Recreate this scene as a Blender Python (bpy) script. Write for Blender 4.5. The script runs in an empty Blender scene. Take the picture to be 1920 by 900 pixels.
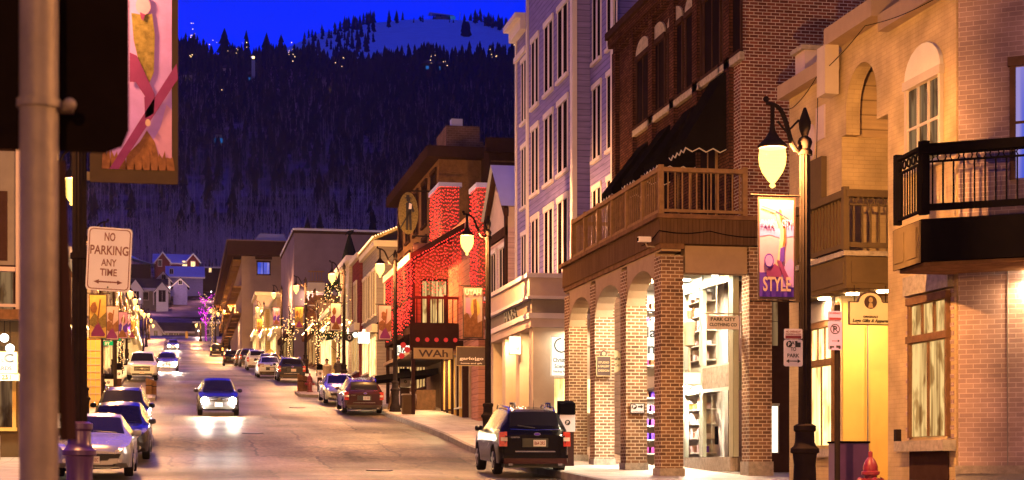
import bpy, math, random
from mathutils import Vector, Matrix
random.seed(7)
R = math.radians
SC = bpy.context.scene
COL = SC.collection
# ------------------------------------------------------------------ camera
FPX, YH = 3200.0, 875.0            # focal length in photo pixels, eye-level row of the photo
ANG = math.atan(0.195); CA, SA = math.cos(ANG), math.sin(ANG)
cam_d = bpy.data.cameras.new('camera'); cam = bpy.data.objects.new('camera', cam_d); COL.objects.link(cam)
cam.location = (0, 0, 0); cam.rotation_euler = (R(90), 0, -ANG)
cam_d.sensor_width = 36; cam_d.lens = FPX/1920*36
cam_d.shift_y = (YH-450)/1920
cam_d.clip_start = .5; cam_d.clip_end = 9000
cam_d.dof.use_dof = True; cam_d.dof.focus_distance = 60; cam_d.dof.aperture_fstop = 5.0
SC.camera = cam
# ------------------------------------------------------------------ sky: deep blue dusk ahead, purple town glow behind
w = bpy.data.worlds.new('World'); SC.world = w; w.use_nodes = True
nt = w.node_tree; nt.nodes.clear()
out = nt.nodes.new('ShaderNodeOutputWorld'); bg = nt.nodes.new('ShaderNodeBackground')
tc = nt.nodes.new('ShaderNodeTexCoord'); sep = nt.nodes.new('ShaderNodeSeparateXYZ')
nt.links.new(tc.outputs['Generated'], sep.inputs[0])
r1 = nt.nodes.new('ShaderNodeValToRGB'); r1.color_ramp.interpolation = 'EASE'
e = r1.color_ramp.elements
e[0].position = 0.0; e[0].color = (.085, .026, .11, 1)
e[1].position = 1.0; e[1].color = (.000, .012, .86, 1)
m = e.new(.50); m.color = (.006, .010, .15, 1)
m = e.new(.82); m.color = (.004, .014, .50, 1)
mr = nt.nodes.new('ShaderNodeMapRange'); mr.inputs[1].default_value = -1; mr.inputs[2].default_value = 1
nt.links.new(sep.outputs[1], mr.inputs[0]); nt.links.new(mr.outputs[0], r1.inputs[0])
r2 = nt.nodes.new('ShaderNodeValToRGB'); e2 = r2.color_ramp.elements; e2[0].color = (1, 3.4, 1.25, 1); e2[1].color = (.15, 1.7, 2.1, 1); e2[1].position = .8
for q_, c_ in ((.14, (1, 3.0, 1.25, 1)), (.22, (1, 1.7, 1.12, 1)), (.38, (.9, 1.2, 1.0, 1))): e2.new(q_).color = c_
nt.links.new(sep.outputs[2], r2.inputs[0])
mx = nt.nodes.new('ShaderNodeMix'); mx.data_type = 'RGBA'; mx.blend_type = 'MULTIPLY'; mx.inputs[0].default_value = 1
nt.links.new(r1.outputs[0], mx.inputs[6]); nt.links.new(r2.outputs[0], mx.inputs[7])
nt.links.new(mx.outputs[2], bg.inputs[0]); bg.inputs[1].default_value = 1.0
nt.links.new(bg.outputs[0], out.inputs[0])
SC.view_settings.view_transform = 'Standard'; SC.view_settings.look = 'None'
SC.view_settings.exposure = 0.28; SC.view_settings.gamma = 1
cy = SC.cycles
cy.use_denoising = True
try: cy.denoiser = 'OPENIMAGEDENOISE'
except Exception: pass
cy.max_bounces = 5; cy.diffuse_bounces = 2; cy.glossy_bounces = 3; cy.transmission_bounces = 3; cy.volume_bounces = 0
cy.sample_clamp_indirect = 4; cy.sample_clamp_direct = 0; cy.use_light_tree = True
cy.caustics_reflective = False; cy.caustics_refractive = False
LAMP_W = 5600.0                   # power of one street lamp bulb
# ------------------------------------------------------------------ geometry of the street
def W(px, Yc):                     # photo column + distance -> street coordinates
    X = (px-960)/FPX*Yc
    return (X*CA+Yc*SA, -X*SA+Yc*CA)
def s_at(px, u):
    k = (px-960)/FPX
    return u*(CA-k*SA)/(SA+k*CA)
def u_at(px, s):
    k = (px-960)/FPX
    return s*(SA+k*CA)/(CA-k*SA)
def zz(py, u, s): return (YH-py)*(u*SA+s*CA)/FPX
GT = [(-60,-3.2),(0,-1.65),(22,-1.0),(30,-.72),(41,-.25),(48,.02),(55,.58),(60,1.05),(77,2.32),(95,3.95),(110,5.4),(128,6.8),(156,9.0),(187,10.9),(216,13.0),(250,16.2),(300,21.9),(330,25),(380,33),(450,47)]
def lerp(T, x):
    if x <= T[0][0]: return T[0][1]
    for (a, b), (c, d) in zip(T, T[1:]):
        if x <= c: return b+(d-b)*(x-a)/(c-a)
    return T[-1][1]
def g(s): return lerp(GT, s)
def slope(s): return (g(s+2)-g(s-2))/4
def hz(x, y):                      # hill surface beyond the town
    Yc = x*SA+y*CA
    if Yc < 380: return g(y) if Yc < 350 else g(y)
    px = 960+FPX*(x*CA-y*SA)/Yc
    ridge = lerp([(-800,250),(0,150),(340,106),(480,112),(560,116),(620,122),(700,128),(960,118),(1200,60),(1700,-150),(2500,-300)], px)
    ridge += 5*math.sin(px*.031)+3*math.sin(px*.083)
    yy = lerp([(380,600),(450,535),(600,455),(900,285),(1300,0)], Yc)
    if Yc > 900: yy = 285+(ridge-285)*min(1, (Yc-900)/400)
    if Yc > 1300: yy = ridge+(Yc-1300)*.02
    return (YH-yy)*Yc/FPX + 3*math.sin(x*.02)*math.sin(y*.013)*min(1, (Yc-380)/300)
# ------------------------------------------------------------------ materials
MATS = {}
def newmat(name):
    m = bpy.data.materials.new(name); m.use_nodes = True; MATS[name] = m
    return m, m.node_tree, m.node_tree.nodes['Principled BSDF']
def N(nt, t, **k):
    n = nt.nodes.new(t)
    for a, b in k.items(): setattr(n, a, b)
    return n
def rgba(c): return (c[0], c[1], c[2], 1)
def mat(name, c, rough=.6, metal=0, var=.25, scale=3, bump=.15, coat=0, det=6, spec=.5):
    m, nt, p = newmat(name)
    tc = N(nt, 'ShaderNodeTexCoord')
    no = N(nt, 'ShaderNodeTexNoise'); no.inputs['Scale'].default_value = scale; no.inputs['Detail'].default_value = det; no.inputs['Roughness'].default_value = .65
    nt.links.new(tc.outputs['Object'], no.inputs['Vector'])
    rp = N(nt, 'ShaderNodeValToRGB'); rp.color_ramp.elements[0].position = .3; rp.color_ramp.elements[1].position = .7
    rp.color_ramp.elements[0].color = rgba([x*(1-var) for x in c]); rp.color_ramp.elements[1].color = rgba([min(1, x*(1+var)) for x in c])
    nt.links.new(no.outputs[0], rp.inputs[0]); nt.links.new(rp.outputs[0], p.inputs['Base Color'])
    p.inputs['Roughness'].default_value = rough; p.inputs['Metallic'].default_value = metal; p.inputs['Coat Weight'].default_value = coat
    p.inputs['Specular IOR Level'].default_value = 0.0 if rough > .5 else spec
    if bump:
        n2 = N(nt, 'ShaderNodeTexNoise'); n2.inputs['Scale'].default_value = scale*6; n2.inputs['Detail'].default_value = 4
        nt.links.new(tc.outputs['Object'], n2.inputs['Vector'])
        b = N(nt, 'ShaderNodeBump'); b.inputs['Strength'].default_value = bump; b.inputs['Distance'].default_value = .03
        nt.links.new(n2.outputs[0], b.inputs['Height']); nt.links.new(b.outputs[0], p.inputs['Normal'])
    return m
def brick(name, c1, c2, mortar, bw=.22, bh=.075, ms=.008, rough=.85, bump=.5):
    m, nt, p = newmat(name)
    tc = N(nt, 'ShaderNodeTexCoord'); b = N(nt, 'ShaderNodeTexBrick')
    b.inputs['Color1'].default_value = rgba(c1); b.inputs['Color2'].default_value = rgba(c2); b.inputs['Mortar'].default_value = rgba(mortar)
    b.inputs['Scale'].default_value = 1; b.inputs['Mortar Size'].default_value = ms; b.inputs['Brick Width'].default_value = bw; b.inputs['Row Height'].default_value = bh
    b.inputs['Mortar Smooth'].default_value = .2; b.inputs['Bias'].default_value = -.1
    nt.links.new(tc.outputs['UV'], b.inputs['Vector'])
    no = N(nt, 'ShaderNodeTexNoise'); no.inputs['Scale'].default_value = 1.3; no.inputs['Detail'].default_value = 8
    nt.links.new(tc.outputs['UV'], no.inputs['Vector'])
    mr = N(nt, 'ShaderNodeMapRange'); mr.inputs[1].default_value = .3; mr.inputs[2].default_value = .7; mr.inputs[3].default_value = .7; mr.inputs[4].default_value = 1.2
    nt.links.new(no.outputs[0], mr.inputs[0])
    mu = N(nt, 'ShaderNodeMix', data_type='RGBA', blend_type='MULTIPLY'); mu.inputs[0].default_value = 1
    nt.links.new(b.outputs['Color'], mu.inputs[6]); nt.links.new(mr.outputs[0], mu.inputs[7]); nt.links.new(mu.outputs[2], p.inputs['Base Color'])
    bp = N(nt, 'ShaderNodeBump'); bp.invert = True; bp.inputs['Strength'].default_value = bump; bp.inputs['Distance'].default_value = .02
    nt.links.new(b.outputs['Fac'], bp.inputs['Height']); nt.links.new(bp.outputs[0], p.inputs['Normal'])
    p.inputs['Roughness'].default_value = rough; p.inputs['Specular IOR Level'].default_value = 0.0
    return m
def siding(name, c, h=.16, line=.25, vertical=False, rough=.6):
    m, nt, p = newmat(name)
    tc = N(nt, 'ShaderNodeTexCoord'); sp = N(nt, 'ShaderNodeSeparateXYZ'); nt.links.new(tc.outputs['UV'], sp.inputs[0])
    dv = N(nt, 'ShaderNodeMath', operation='DIVIDE'); dv.inputs[1].default_value = h
    nt.links.new(sp.outputs[0 if vertical else 1], dv.inputs[0])
    fr = N(nt, 'ShaderNodeMath', operation='FRACT'); nt.links.new(dv.outputs[0], fr.inputs[0])
    rp = N(nt, 'ShaderNodeValToRGB'); rp.color_ramp.elements[0].position = 0; rp.color_ramp.elements[1].position = .14
    rp.color_ramp.elements[0].color = rgba([x*line for x in c]); rp.color_ramp.elements[1].color = rgba(c)
    nt.links.new(fr.outputs[0], rp.inputs[0])
    no = N(nt, 'ShaderNodeTexNoise'); no.inputs['Scale'].default_value = 2; no.inputs['Detail'].default_value = 6
    mp = N(nt, 'ShaderNodeMapping'); mp.inputs['Scale'].default_value = (.6, 5, 1) if not vertical else (5, .6, 1)
    nt.links.new(tc.outputs['UV'], mp.inputs[0]); nt.links.new(mp.outputs[0], no.inputs['Vector'])
    mr = N(nt, 'ShaderNodeMapRange'); mr.inputs[1].default_value = .3; mr.inputs[2].default_value = .7; mr.inputs[3].default_value = .8; mr.inputs[4].default_value = 1.15
    nt.links.new(no.outputs[0], mr.inputs[0])
    mu = N(nt, 'ShaderNodeMix', data_type='RGBA', blend_type='MULTIPLY'); mu.inputs[0].default_value = 1
    nt.links.new(rp.outputs[0], mu.inputs[6]); nt.links.new(mr.outputs[0], mu.inputs[7]); nt.links.new(mu.outputs[2], p.inputs['Base Color'])
    bp = N(nt, 'ShaderNodeBump'); bp.inputs['Strength'].default_value = .6; bp.inputs['Distance'].default_value = .03
    iv = N(nt, 'ShaderNodeMath', operation='SUBTRACT'); iv.inputs[0].default_value = 1; nt.links.new(fr.outputs[0], iv.inputs[1])
    nt.links.new(iv.outputs[0], bp.inputs['Height']); nt.links.new(bp.outputs[0], p.inputs['Normal'])
    p.inputs['Roughness'].default_value = rough; p.inputs['Specular IOR Level'].default_value = 0.0
    return m
def emit(name, c, s, pattern=0, c2=None, scale=2.0):
    m, nt, p = newmat(name); nt.nodes.remove(p)
    o = nt.nodes['Material Output']; em = N(nt, 'ShaderNodeEmission'); em.inputs[0].default_value = rgba(c); em.inputs[1].default_value = s
    if pattern:
        # curtains and goods seen through the pane: streaks, clutter and a few bright spots
        tc = N(nt, 'ShaderNodeTexCoord')
        def nz(sc, det, dist=0):
            mp = N(nt, 'ShaderNodeMapping'); mp.inputs['Scale'].default_value = sc; nt.links.new(tc.outputs['UV'], mp.inputs[0])
            n = N(nt, 'ShaderNodeTexNoise'); n.inputs['Scale'].default_value = scale; n.inputs['Detail'].default_value = det; n.inputs['Distortion'].default_value = dist; nt.links.new(mp.outputs[0], n.inputs['Vector']); return n
        a_, b_ = nz((4.2, .22, 1), 2), nz((2.2, .9, 1), 3, 0)
        r_1 = N(nt, 'ShaderNodeValToRGB'); r_1.color_ramp.elements[0].position = .36; r_1.color_ramp.elements[1].position = .58
        r_1.color_ramp.elements[0].color = rgba(c2 or [x*.35 for x in c]); r_1.color_ramp.elements[1].color = rgba(c); nt.links.new(a_.outputs[0], r_1.inputs[0])
        r_2 = N(nt, 'ShaderNodeValToRGB'); r_2.color_ramp.elements[0].position = .40; r_2.color_ramp.elements[1].position = .50
        r_2.color_ramp.elements[0].color = (.40, .30, .22, 1); r_2.color_ramp.elements[1].color = (1, 1, 1, 1); nt.links.new(b_.outputs[0], r_2.inputs[0])
        mu = N(nt, 'ShaderNodeMix', data_type='RGBA', blend_type='MULTIPLY'); mu.inputs[0].default_value = pattern
        nt.links.new(r_1.outputs[0], mu.inputs[6]); nt.links.new(r_2.outputs[0], mu.inputs[7]); nt.links.new(mu.outputs[2], em.inputs[0])
    nt.links.new(em.outputs[0], o.inputs[0])
    return m
def paint(name, c, rough=.22, metal=.3):
    m = mat(name, c, rough, metal, .08, 2, 0, .22); return m

mat('concrete', (.30, .27, .24), .8, 0, .2, 1.5, .3)
mat('kerb_stone', (.26, .23, .21), .8, 0, .25, 3, .4)
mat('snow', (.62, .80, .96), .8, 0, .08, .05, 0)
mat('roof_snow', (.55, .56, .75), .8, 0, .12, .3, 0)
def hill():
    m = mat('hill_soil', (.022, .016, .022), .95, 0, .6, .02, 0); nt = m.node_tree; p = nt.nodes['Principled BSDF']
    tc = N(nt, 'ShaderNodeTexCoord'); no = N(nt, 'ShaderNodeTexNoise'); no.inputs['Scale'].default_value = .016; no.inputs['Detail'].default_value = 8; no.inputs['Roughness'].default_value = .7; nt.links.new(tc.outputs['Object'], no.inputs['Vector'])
    rp = N(nt, 'ShaderNodeValToRGB'); rp.color_ramp.elements[0].position = .48; rp.color_ramp.elements[1].position = .62; rp.color_ramp.elements[0].color = (.024, .016, .022, 1); rp.color_ramp.elements[1].color = (.34, .19, .25, 1)  # snow and dead-grass patches, reddened to stand for town glow
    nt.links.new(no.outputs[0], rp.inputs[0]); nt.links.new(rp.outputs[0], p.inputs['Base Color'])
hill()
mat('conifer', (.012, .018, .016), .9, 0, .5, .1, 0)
mat('aspen_bark_townlit', (.55, .40, .46), .9, 0, .4, .1, 0)  # bark lightened to stand for town glow on the lowest trees
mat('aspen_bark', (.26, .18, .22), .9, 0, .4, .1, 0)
mat('bark', (.08, .06, .05), .9, 0, .3, 8, .3)
brick('brick_red', (.19, .062, .042), (.10, .035, .028), (.50, .42, .36), .215, .078, .009)
brick('brick_shaded', (.10, .040, .028), (.05, .020, .016), (.018, .012, .011), .215, .078, .010, bump=.8)  # same red brick, darkened to paint in the shade of the street face
brick('brick_tan', (.33, .235, .16), (.20, .125, .085), (.58, .50, .40), .215, .085, .010)
brick('brick_column', (.25, .135, .075), (.12, .065, .040), (.58, .46, .33), .215, .085, .010)
brick('painted_brick_cream', (.50, .36, .19), (.47, .335, .175), (.42, .30, .155), .24, .085, .006, bump=.6)
brick('painted_brick_pink', (.36, .24, .22), (.29, .19, .185), (.54, .40, .36), .24, .085, .007, bump=.6)
brick('chimney_brick', (.20, .11, .085), (.13, .075, .06), (.25, .17, .14), .3, .12, .014)
siding('lavender_siding', (.24, .20, .46), .19, .22)
siding('grey_siding', (.22, .19, .19), .2, .5)
siding('pink_siding', (.55, .38, .42), .2, .5)
siding('cream_siding', (.50, .42, .32), .18, .5)
siding('restaurant_siding', (.34, .15, .11), .25, .4)
siding('brown_siding', (.10, .055, .04), .35, .3)
siding('wood_deck_fascia', (.11, .06, .032), .09, .35, True)
siding('pine_boards', (.50, .34, .18), .30, .35)
siding('yellow_siding', (.50, .38, .17), .2, .5)
siding('red_house_siding', (.16, .035, .04), .3, .5)
mat('yellow_plaster', (.62, .40, .12), .7, 0, .08, 1, .05)
mat('cream_trim', (.62, .55, .45), .6, 0, .08, 2, .05)
mat('white_trim', (.66, .58, .60), .6, 0, .06, 2, .05)
mat('pink_plaster', (.50, .38, .36), .7, 0, .1, 1, .05)
mat('grey_plaster', (.20, .17, .165), .7, 0, .15, 1, .05)
mat('taupe_plaster', (.27, .20, .185), .75, 0, .12, .5, .05)
mat('dusk_plaster', (.17, .13, .20), .8, 0, .15, .4, .05)
mat('pale_plaster', (.48, .38, .30), .7, 0, .1, 1, .05)
mat('tan_stucco', (.34, .235, .155), .8, 0, .1, 2, .15)
mat('brown_wood', (.16, .085, .045), .55, 0, .3, 4, .1)
mat('deck_wood', (.25, .145, .07), .6, 0, .25, 5, .12)
mat('bronze_paint', (.11, .074, .04), .6, 0, .1, 3, .05)
mat('dark_brown', (.045, .022, .018), .6, 0, .2, 3, .05)
mat('dark_metal', (.022, .015, .014), .55, .05, .2, 5, .04)
mat('black_paint', (.004, .003, .004), .65, 0, .2, 4, 0, spec=.15)
mat('black_canvas', (.005, .004, .004), .9, 0, .3, 3, .2)
mat('sage_frame', (.42, .44, .34), .4, 0, .05, 2, 0)
mat('stone_sill', (.34, .28, .22), .85, 0, .3, 8, .6)
mat('dark_shingle', (.05, .035, .04), .8, 0, .3, .8, .2)
mat('galvanised_post', (.30, .235, .18), .55, .35, .25, 4, .15)
mat('sign_back', (.010, .006, .005), .6, .2, .3, 3, .05)
mat('chrome', (.6, .6, .6), .15, 1, .05, 3, 0)
mat('rubber', (.018, .016, .016), .8, 0, .2, 10, .1)
mat('rim_metal', (.45, .43, .42), .3, .8, .1, 4, 0)
mat('car_trim', (.012, .011, .012), .45, 0, .2, 4, 0)
mat('car_glass', (.010, .008, .012), .25, 0, .2, 1, 0, 0, spec=.08)
mat('dark_glass', (.010, .006, .008), .6, 0, .4, .6, 0, spec=.02)
mat('blue_glass', (.02, .05, .30), .1, 0, .3, .6, 0)
mat('headlamp_glass', (.55, .52, .50), .1, .3, .1, 9, 0, 1)
mat('tail_red', (.45, .03, .02), .15, 0, .3, 12, 0, 1)
mat('tail_clear', (.5, .35, .28), .15, 0, .1, 12, 0, 1)
mat('plate', (.62, .55, .52), .4, 0, .06, 5, 0)
mat('plate_ink', (.22, .06, .06), .5, 0, .1, 5, 0)
mat('sign_white', (.78, .70, .72), .4, 0, .04, 3, 0)
mat('sign_lilac', (.40, .28, .62), .4, 0, .06, 3, 0)
mat('sign_red', (.20, .02, .03), .5, 0, .1, 3, 0)
mat('sign_black', (.012, .010, .012), .5, 0, .1, 3, 0)
mat('sign_cream', (.72, .64, .42), .5, 0, .04, 3, 0)
mat('sign_brown', (.055, .025, .02), .5, 0, .2, 3, 0)
mat('sign_gold', (.45, .33, .16), .5, 0, .1, 3, 0)
mat('plum_paint', (.075, .03, .11), .35, .2, .2, 3, .03)
mat('hydrant_red', (.22, .018, .03), .4, 0, .15, 6, .05)
mat('skin', (.45, .26, .19), .6, 0, .05, 8, 0)
mat('coat_cream', (.45, .36, .25), .8, 0, .15, 8, .1)
mat('coat_dark', (.05, .04, .045), .8, 0, .2, 8, .1)
mat('leaf_garland', (.03, .05, .025), .8, 0, .5, 6, .2)
mat('art_purple', (.10, .04, .42), .6, 0, .15, 4, 0)
mat('art_lilac', (.40, .22, .66), .6, 0, .12, 3, 0)
mat('art_pink', (.50, .25, .46), .6, 0, .10, 3, 0)
mat('art_plum', (.20, .04, .16), .6, 0, .15, 4, 0)
mat('art_sand', (.50, .34, .32), .6, 0, .12, 4, 0)
mat('art_brown', (.22, .10, .05), .6, 0, .35, 9, 0)
mat('art_olive', (.20, .15, .06), .6, 0, .45, 12, 0)
mat('art_yellow', (.62, .42, .12), .6, 0, .2, 4, 0)
mat('art_white', (.72, .68, .66), .6, 0, .06, 4, 0)
paint('paint_silver', (.42, .40, .42), .25, .6); paint('paint_black', (.004, .003, .0035), .16, .0); MATS['paint_black'].node_tree.nodes['Principled BSDF'].inputs['Specular IOR Level'].default_value = .18; MATS['paint_black'].node_tree.nodes['Principled BSDF'].inputs['Coat Weight'].default_value = .1; paint('paint_maroon', (.055, .014, .014), .15, .3)
paint('paint_white', (.62, .60, .60), .2, .1); paint('paint_charcoal', (.035, .032, .038), .18, .4); paint('paint_brown', (.09, .06, .045), .2, .4); paint('paint_pewter', (.22, .19, .17), .22, .5)
def globe_mat():
    m, nt, p = newmat('globe_glow'); nt.nodes.remove(p); o = nt.nodes['Material Output']
    em = N(nt, 'ShaderNodeEmission'); em.inputs[0].default_value = (1, .62, .13, 1); em.inputs[1].default_value = 4.8
    tr = N(nt, 'ShaderNodeBsdfTransparent'); tr.inputs[0].default_value = (1, .82, .6, 1); mx = N(nt, 'ShaderNodeMixShader'); mx.inputs[0].default_value = .45
    nt.links.new(tr.outputs[0], mx.inputs[1]); nt.links.new(em.outputs[0], mx.inputs[2]); nt.links.new(mx.outputs[0], o.inputs[0])
globe_mat()
emit('lamp_core', (1, .80, .45), 14)
emit('headlight_glow', (1, .84, .62), 900)
emit('headlight_dim', (1, .84, .62), 60)
emit('taillight_glow', (1, .35, .05), 6)
emit('bulb_warm', (1, .52, .18), 4)
emit('bulb_added', (1, .66, .22), 22)
emit('bulb_magenta', (1, .02, .9), 3)
emit('bulb_red', (1, .045, .03), 2.2)
emit('lantern_red', (1, .05, .035), .55)
emit('downlight', (1, .74, .42), 60)
emit('downlight_white', (1, .88, .70), 60)
emit('lit_white', (1, .93, .80), 1.7, .85, (.42, .38, .36), 1.6)
emit('lit_white_plain', (1, .90, .72), 2.0, .25, (.8, .7, .5), .7)
emit('lit_warm', (1, .62, .22), .9, .9, (.35, .17, .05), 1.5)
emit('lit_warm_bright', (1, .70, .26), 2.8, .7, (.6, .36, .12), 1.3)
emit('lit_dim', (.75, .42, .18), .30, .9, (.2, .1, .05), 1.3)
emit('lit_blue', (.05, .12, 1), .55, .3, (.5, .4, .9), .8)
emit('lit_sign', (1, .88, .66), 1.6)
emit('lit_sign_strong', (1, .93, .78), 6)
emit('green_sign', (.01, .55, .12), .7)
emit('hill_light', (1, .62, .25), 3.0)
emit('window_cyan', (.03, .22, .75), .35)
# asphalt: worn, patched and a little glossy
def asphalt():
    m, nt, p = newmat('asphalt')
    tc = N(nt, 'ShaderNodeTexCoord')
    def noise(scale, det, vec=None, sc=None):
        n = N(nt, 'ShaderNodeTexNoise'); n.inputs['Scale'].default_value = scale; n.inputs['Detail'].default_value = det
        mp = N(nt, 'ShaderNodeMapping'); mp.inputs['Scale'].default_value = sc or (1, 1, 1)
        nt.links.new(tc.outputs['Object'], mp.inputs[0]); nt.links.new(mp.outputs[0], n.inputs['Vector']); return n
    big = noise(.6, 7, sc=(1.5, .16, 1)); fine = noise(9, 8, sc=(1, .45, 1))
    rp = N(nt, 'ShaderNodeValToRGB'); rp.color_ramp.elements[0].position = .32; rp.color_ramp.elements[1].position = .68
    rp.color_ramp.elements[0].color = (.032, .022, .014, 1); rp.color_ramp.elements[1].color = (.15, .098, .062, 1)
    nt.links.new(big.outputs[0], rp.inputs[0])
    mr = N(nt, 'ShaderNodeMapRange'); mr.inputs[1].default_value = .3; mr.inputs[2].default_value = .7; mr.inputs[3].default_value = .5; mr.inputs[4].default_value = 1.4; nt.links.new(fine.outputs[0], mr.inputs[0])
    mu = N(nt, 'ShaderNodeMix', data_type='RGBA', blend_type='MULTIPLY'); mu.inputs[0].default_value = 1
    nt.links.new(rp.outputs[0], mu.inputs[6]); nt.links.new(mr.outputs[0], mu.inputs[7])
    # cracks
    vo = N(nt, 'ShaderNodeTexVoronoi', feature='DISTANCE_TO_EDGE'); vo.inputs['Scale'].default_value = .16
    wob = noise(.9, 5); ad = N(nt, 'ShaderNodeMix', data_type='VECTOR'); ad.inputs[0].default_value = .06
    mp = N(nt, 'ShaderNodeMapping'); mp.inputs['Scale'].default_value = (1, .75, 1)
    nt.links.new(tc.outputs['Object'], mp.inputs[0]); va = N(nt, 'ShaderNodeVectorMath', operation='ADD'); sc2 = N(nt, 'ShaderNodeVectorMath', operation='SCALE'); sc2.inputs[3].default_value = 1.6
    nt.links.new(wob.outputs['Color'], sc2.inputs[0]); nt.links.new(mp.outputs[0], va.inputs[0]); nt.links.new(sc2.outputs[0], va.inputs[1]); nt.links.new(va.outputs[0], vo.inputs['Vector'])
    wv = N(nt, 'ShaderNodeVectorMath', operation='SCALE'); wv.inputs[3].default_value = .5; nt.links.new(wob.outputs['Color'], wv.inputs[0]); vb = N(nt, 'ShaderNodeVectorMath', operation='ADD'); nt.links.new(tc.outputs['Object'], vb.inputs[0]); nt.links.new(wv.outputs[0], vb.inputs[1])
    sm = N(nt, 'ShaderNodeTexBrick'); sm.inputs['Scale'].default_value = 1; sm.inputs['Brick Width'].default_value = 4.3; sm.inputs['Row Height'].default_value = 6.5; sm.inputs['Mortar Size'].default_value = .045; sm.offset = .4
    sm.inputs['Color1'].default_value = (1,1,1,1); sm.inputs['Color2'].default_value = (.48,.48,.48,1); sm.inputs['Mortar'].default_value = (.2,.2,.2,1); nt.links.new(vb.outputs[0], sm.inputs['Vector'])
    m3 = N(nt, 'ShaderNodeMix', data_type='RGBA', blend_type='MULTIPLY'); m3.inputs[0].default_value = 1; nt.links.new(mu.outputs[2], m3.inputs[6]); nt.links.new(sm.outputs['Color'], m3.inputs[7]); mu = m3
    cr = N(nt, 'ShaderNodeValToRGB'); cr.color_ramp.elements[0].position = .004; cr.color_ramp.elements[1].position = .016
    cr.color_ramp.elements[0].color = (.22, .22, .22, 1); cr.color_ramp.elements[1].color = (1, 1, 1, 1)
    nt.links.new(vo.outputs['Distance'], cr.inputs[0])
    m2 = N(nt, 'ShaderNodeMix', data_type='RGBA', blend_type='MULTIPLY'); m2.inputs[0].default_value = .9
    nt.links.new(mu.outputs[2], m2.inputs[6]); nt.links.new(cr.outputs[0], m2.inputs[7]); nt.links.new(m2.outputs[2], p.inputs['Base Color'])
    rr = N(nt, 'ShaderNodeMapRange'); rr.inputs[1].default_value = .35; rr.inputs[2].default_value = .7; rr.inputs[3].default_value = .36; rr.inputs[4].default_value = .75; p.inputs['Specular IOR Level'].default_value = .16
    wet = noise(.22, 5, sc=(.6, .5, 1)); nt.links.new(wet.outputs[0], rr.inputs[0]); nt.links.new(rr.outputs[0], p.inputs['Roughness'])
    b = N(nt, 'ShaderNodeBump'); b.inputs['Strength'].default_value = .6; b.inputs['Distance'].default_value = .03
    hn = noise(6, 8, sc=(1, .35, 1)); nt.links.new(hn.outputs[0], b.inputs['Height']); nt.links.new(b.outputs[0], p.inputs['Normal'])
asphalt()
def paver():
    m = brick('sidewalk_paving', (.42, .34, .28), (.36, .29, .235), (.22, .18, .15), 1.5, 1.5, .012, .6, .3); MATS['sidewalk_paving'].node_tree.nodes['Brick Texture'].offset = 0; MATS['sidewalk_paving'].node_tree.nodes['Principled BSDF'].inputs['Specular IOR Level'].default_value = .2
paver()
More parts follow.
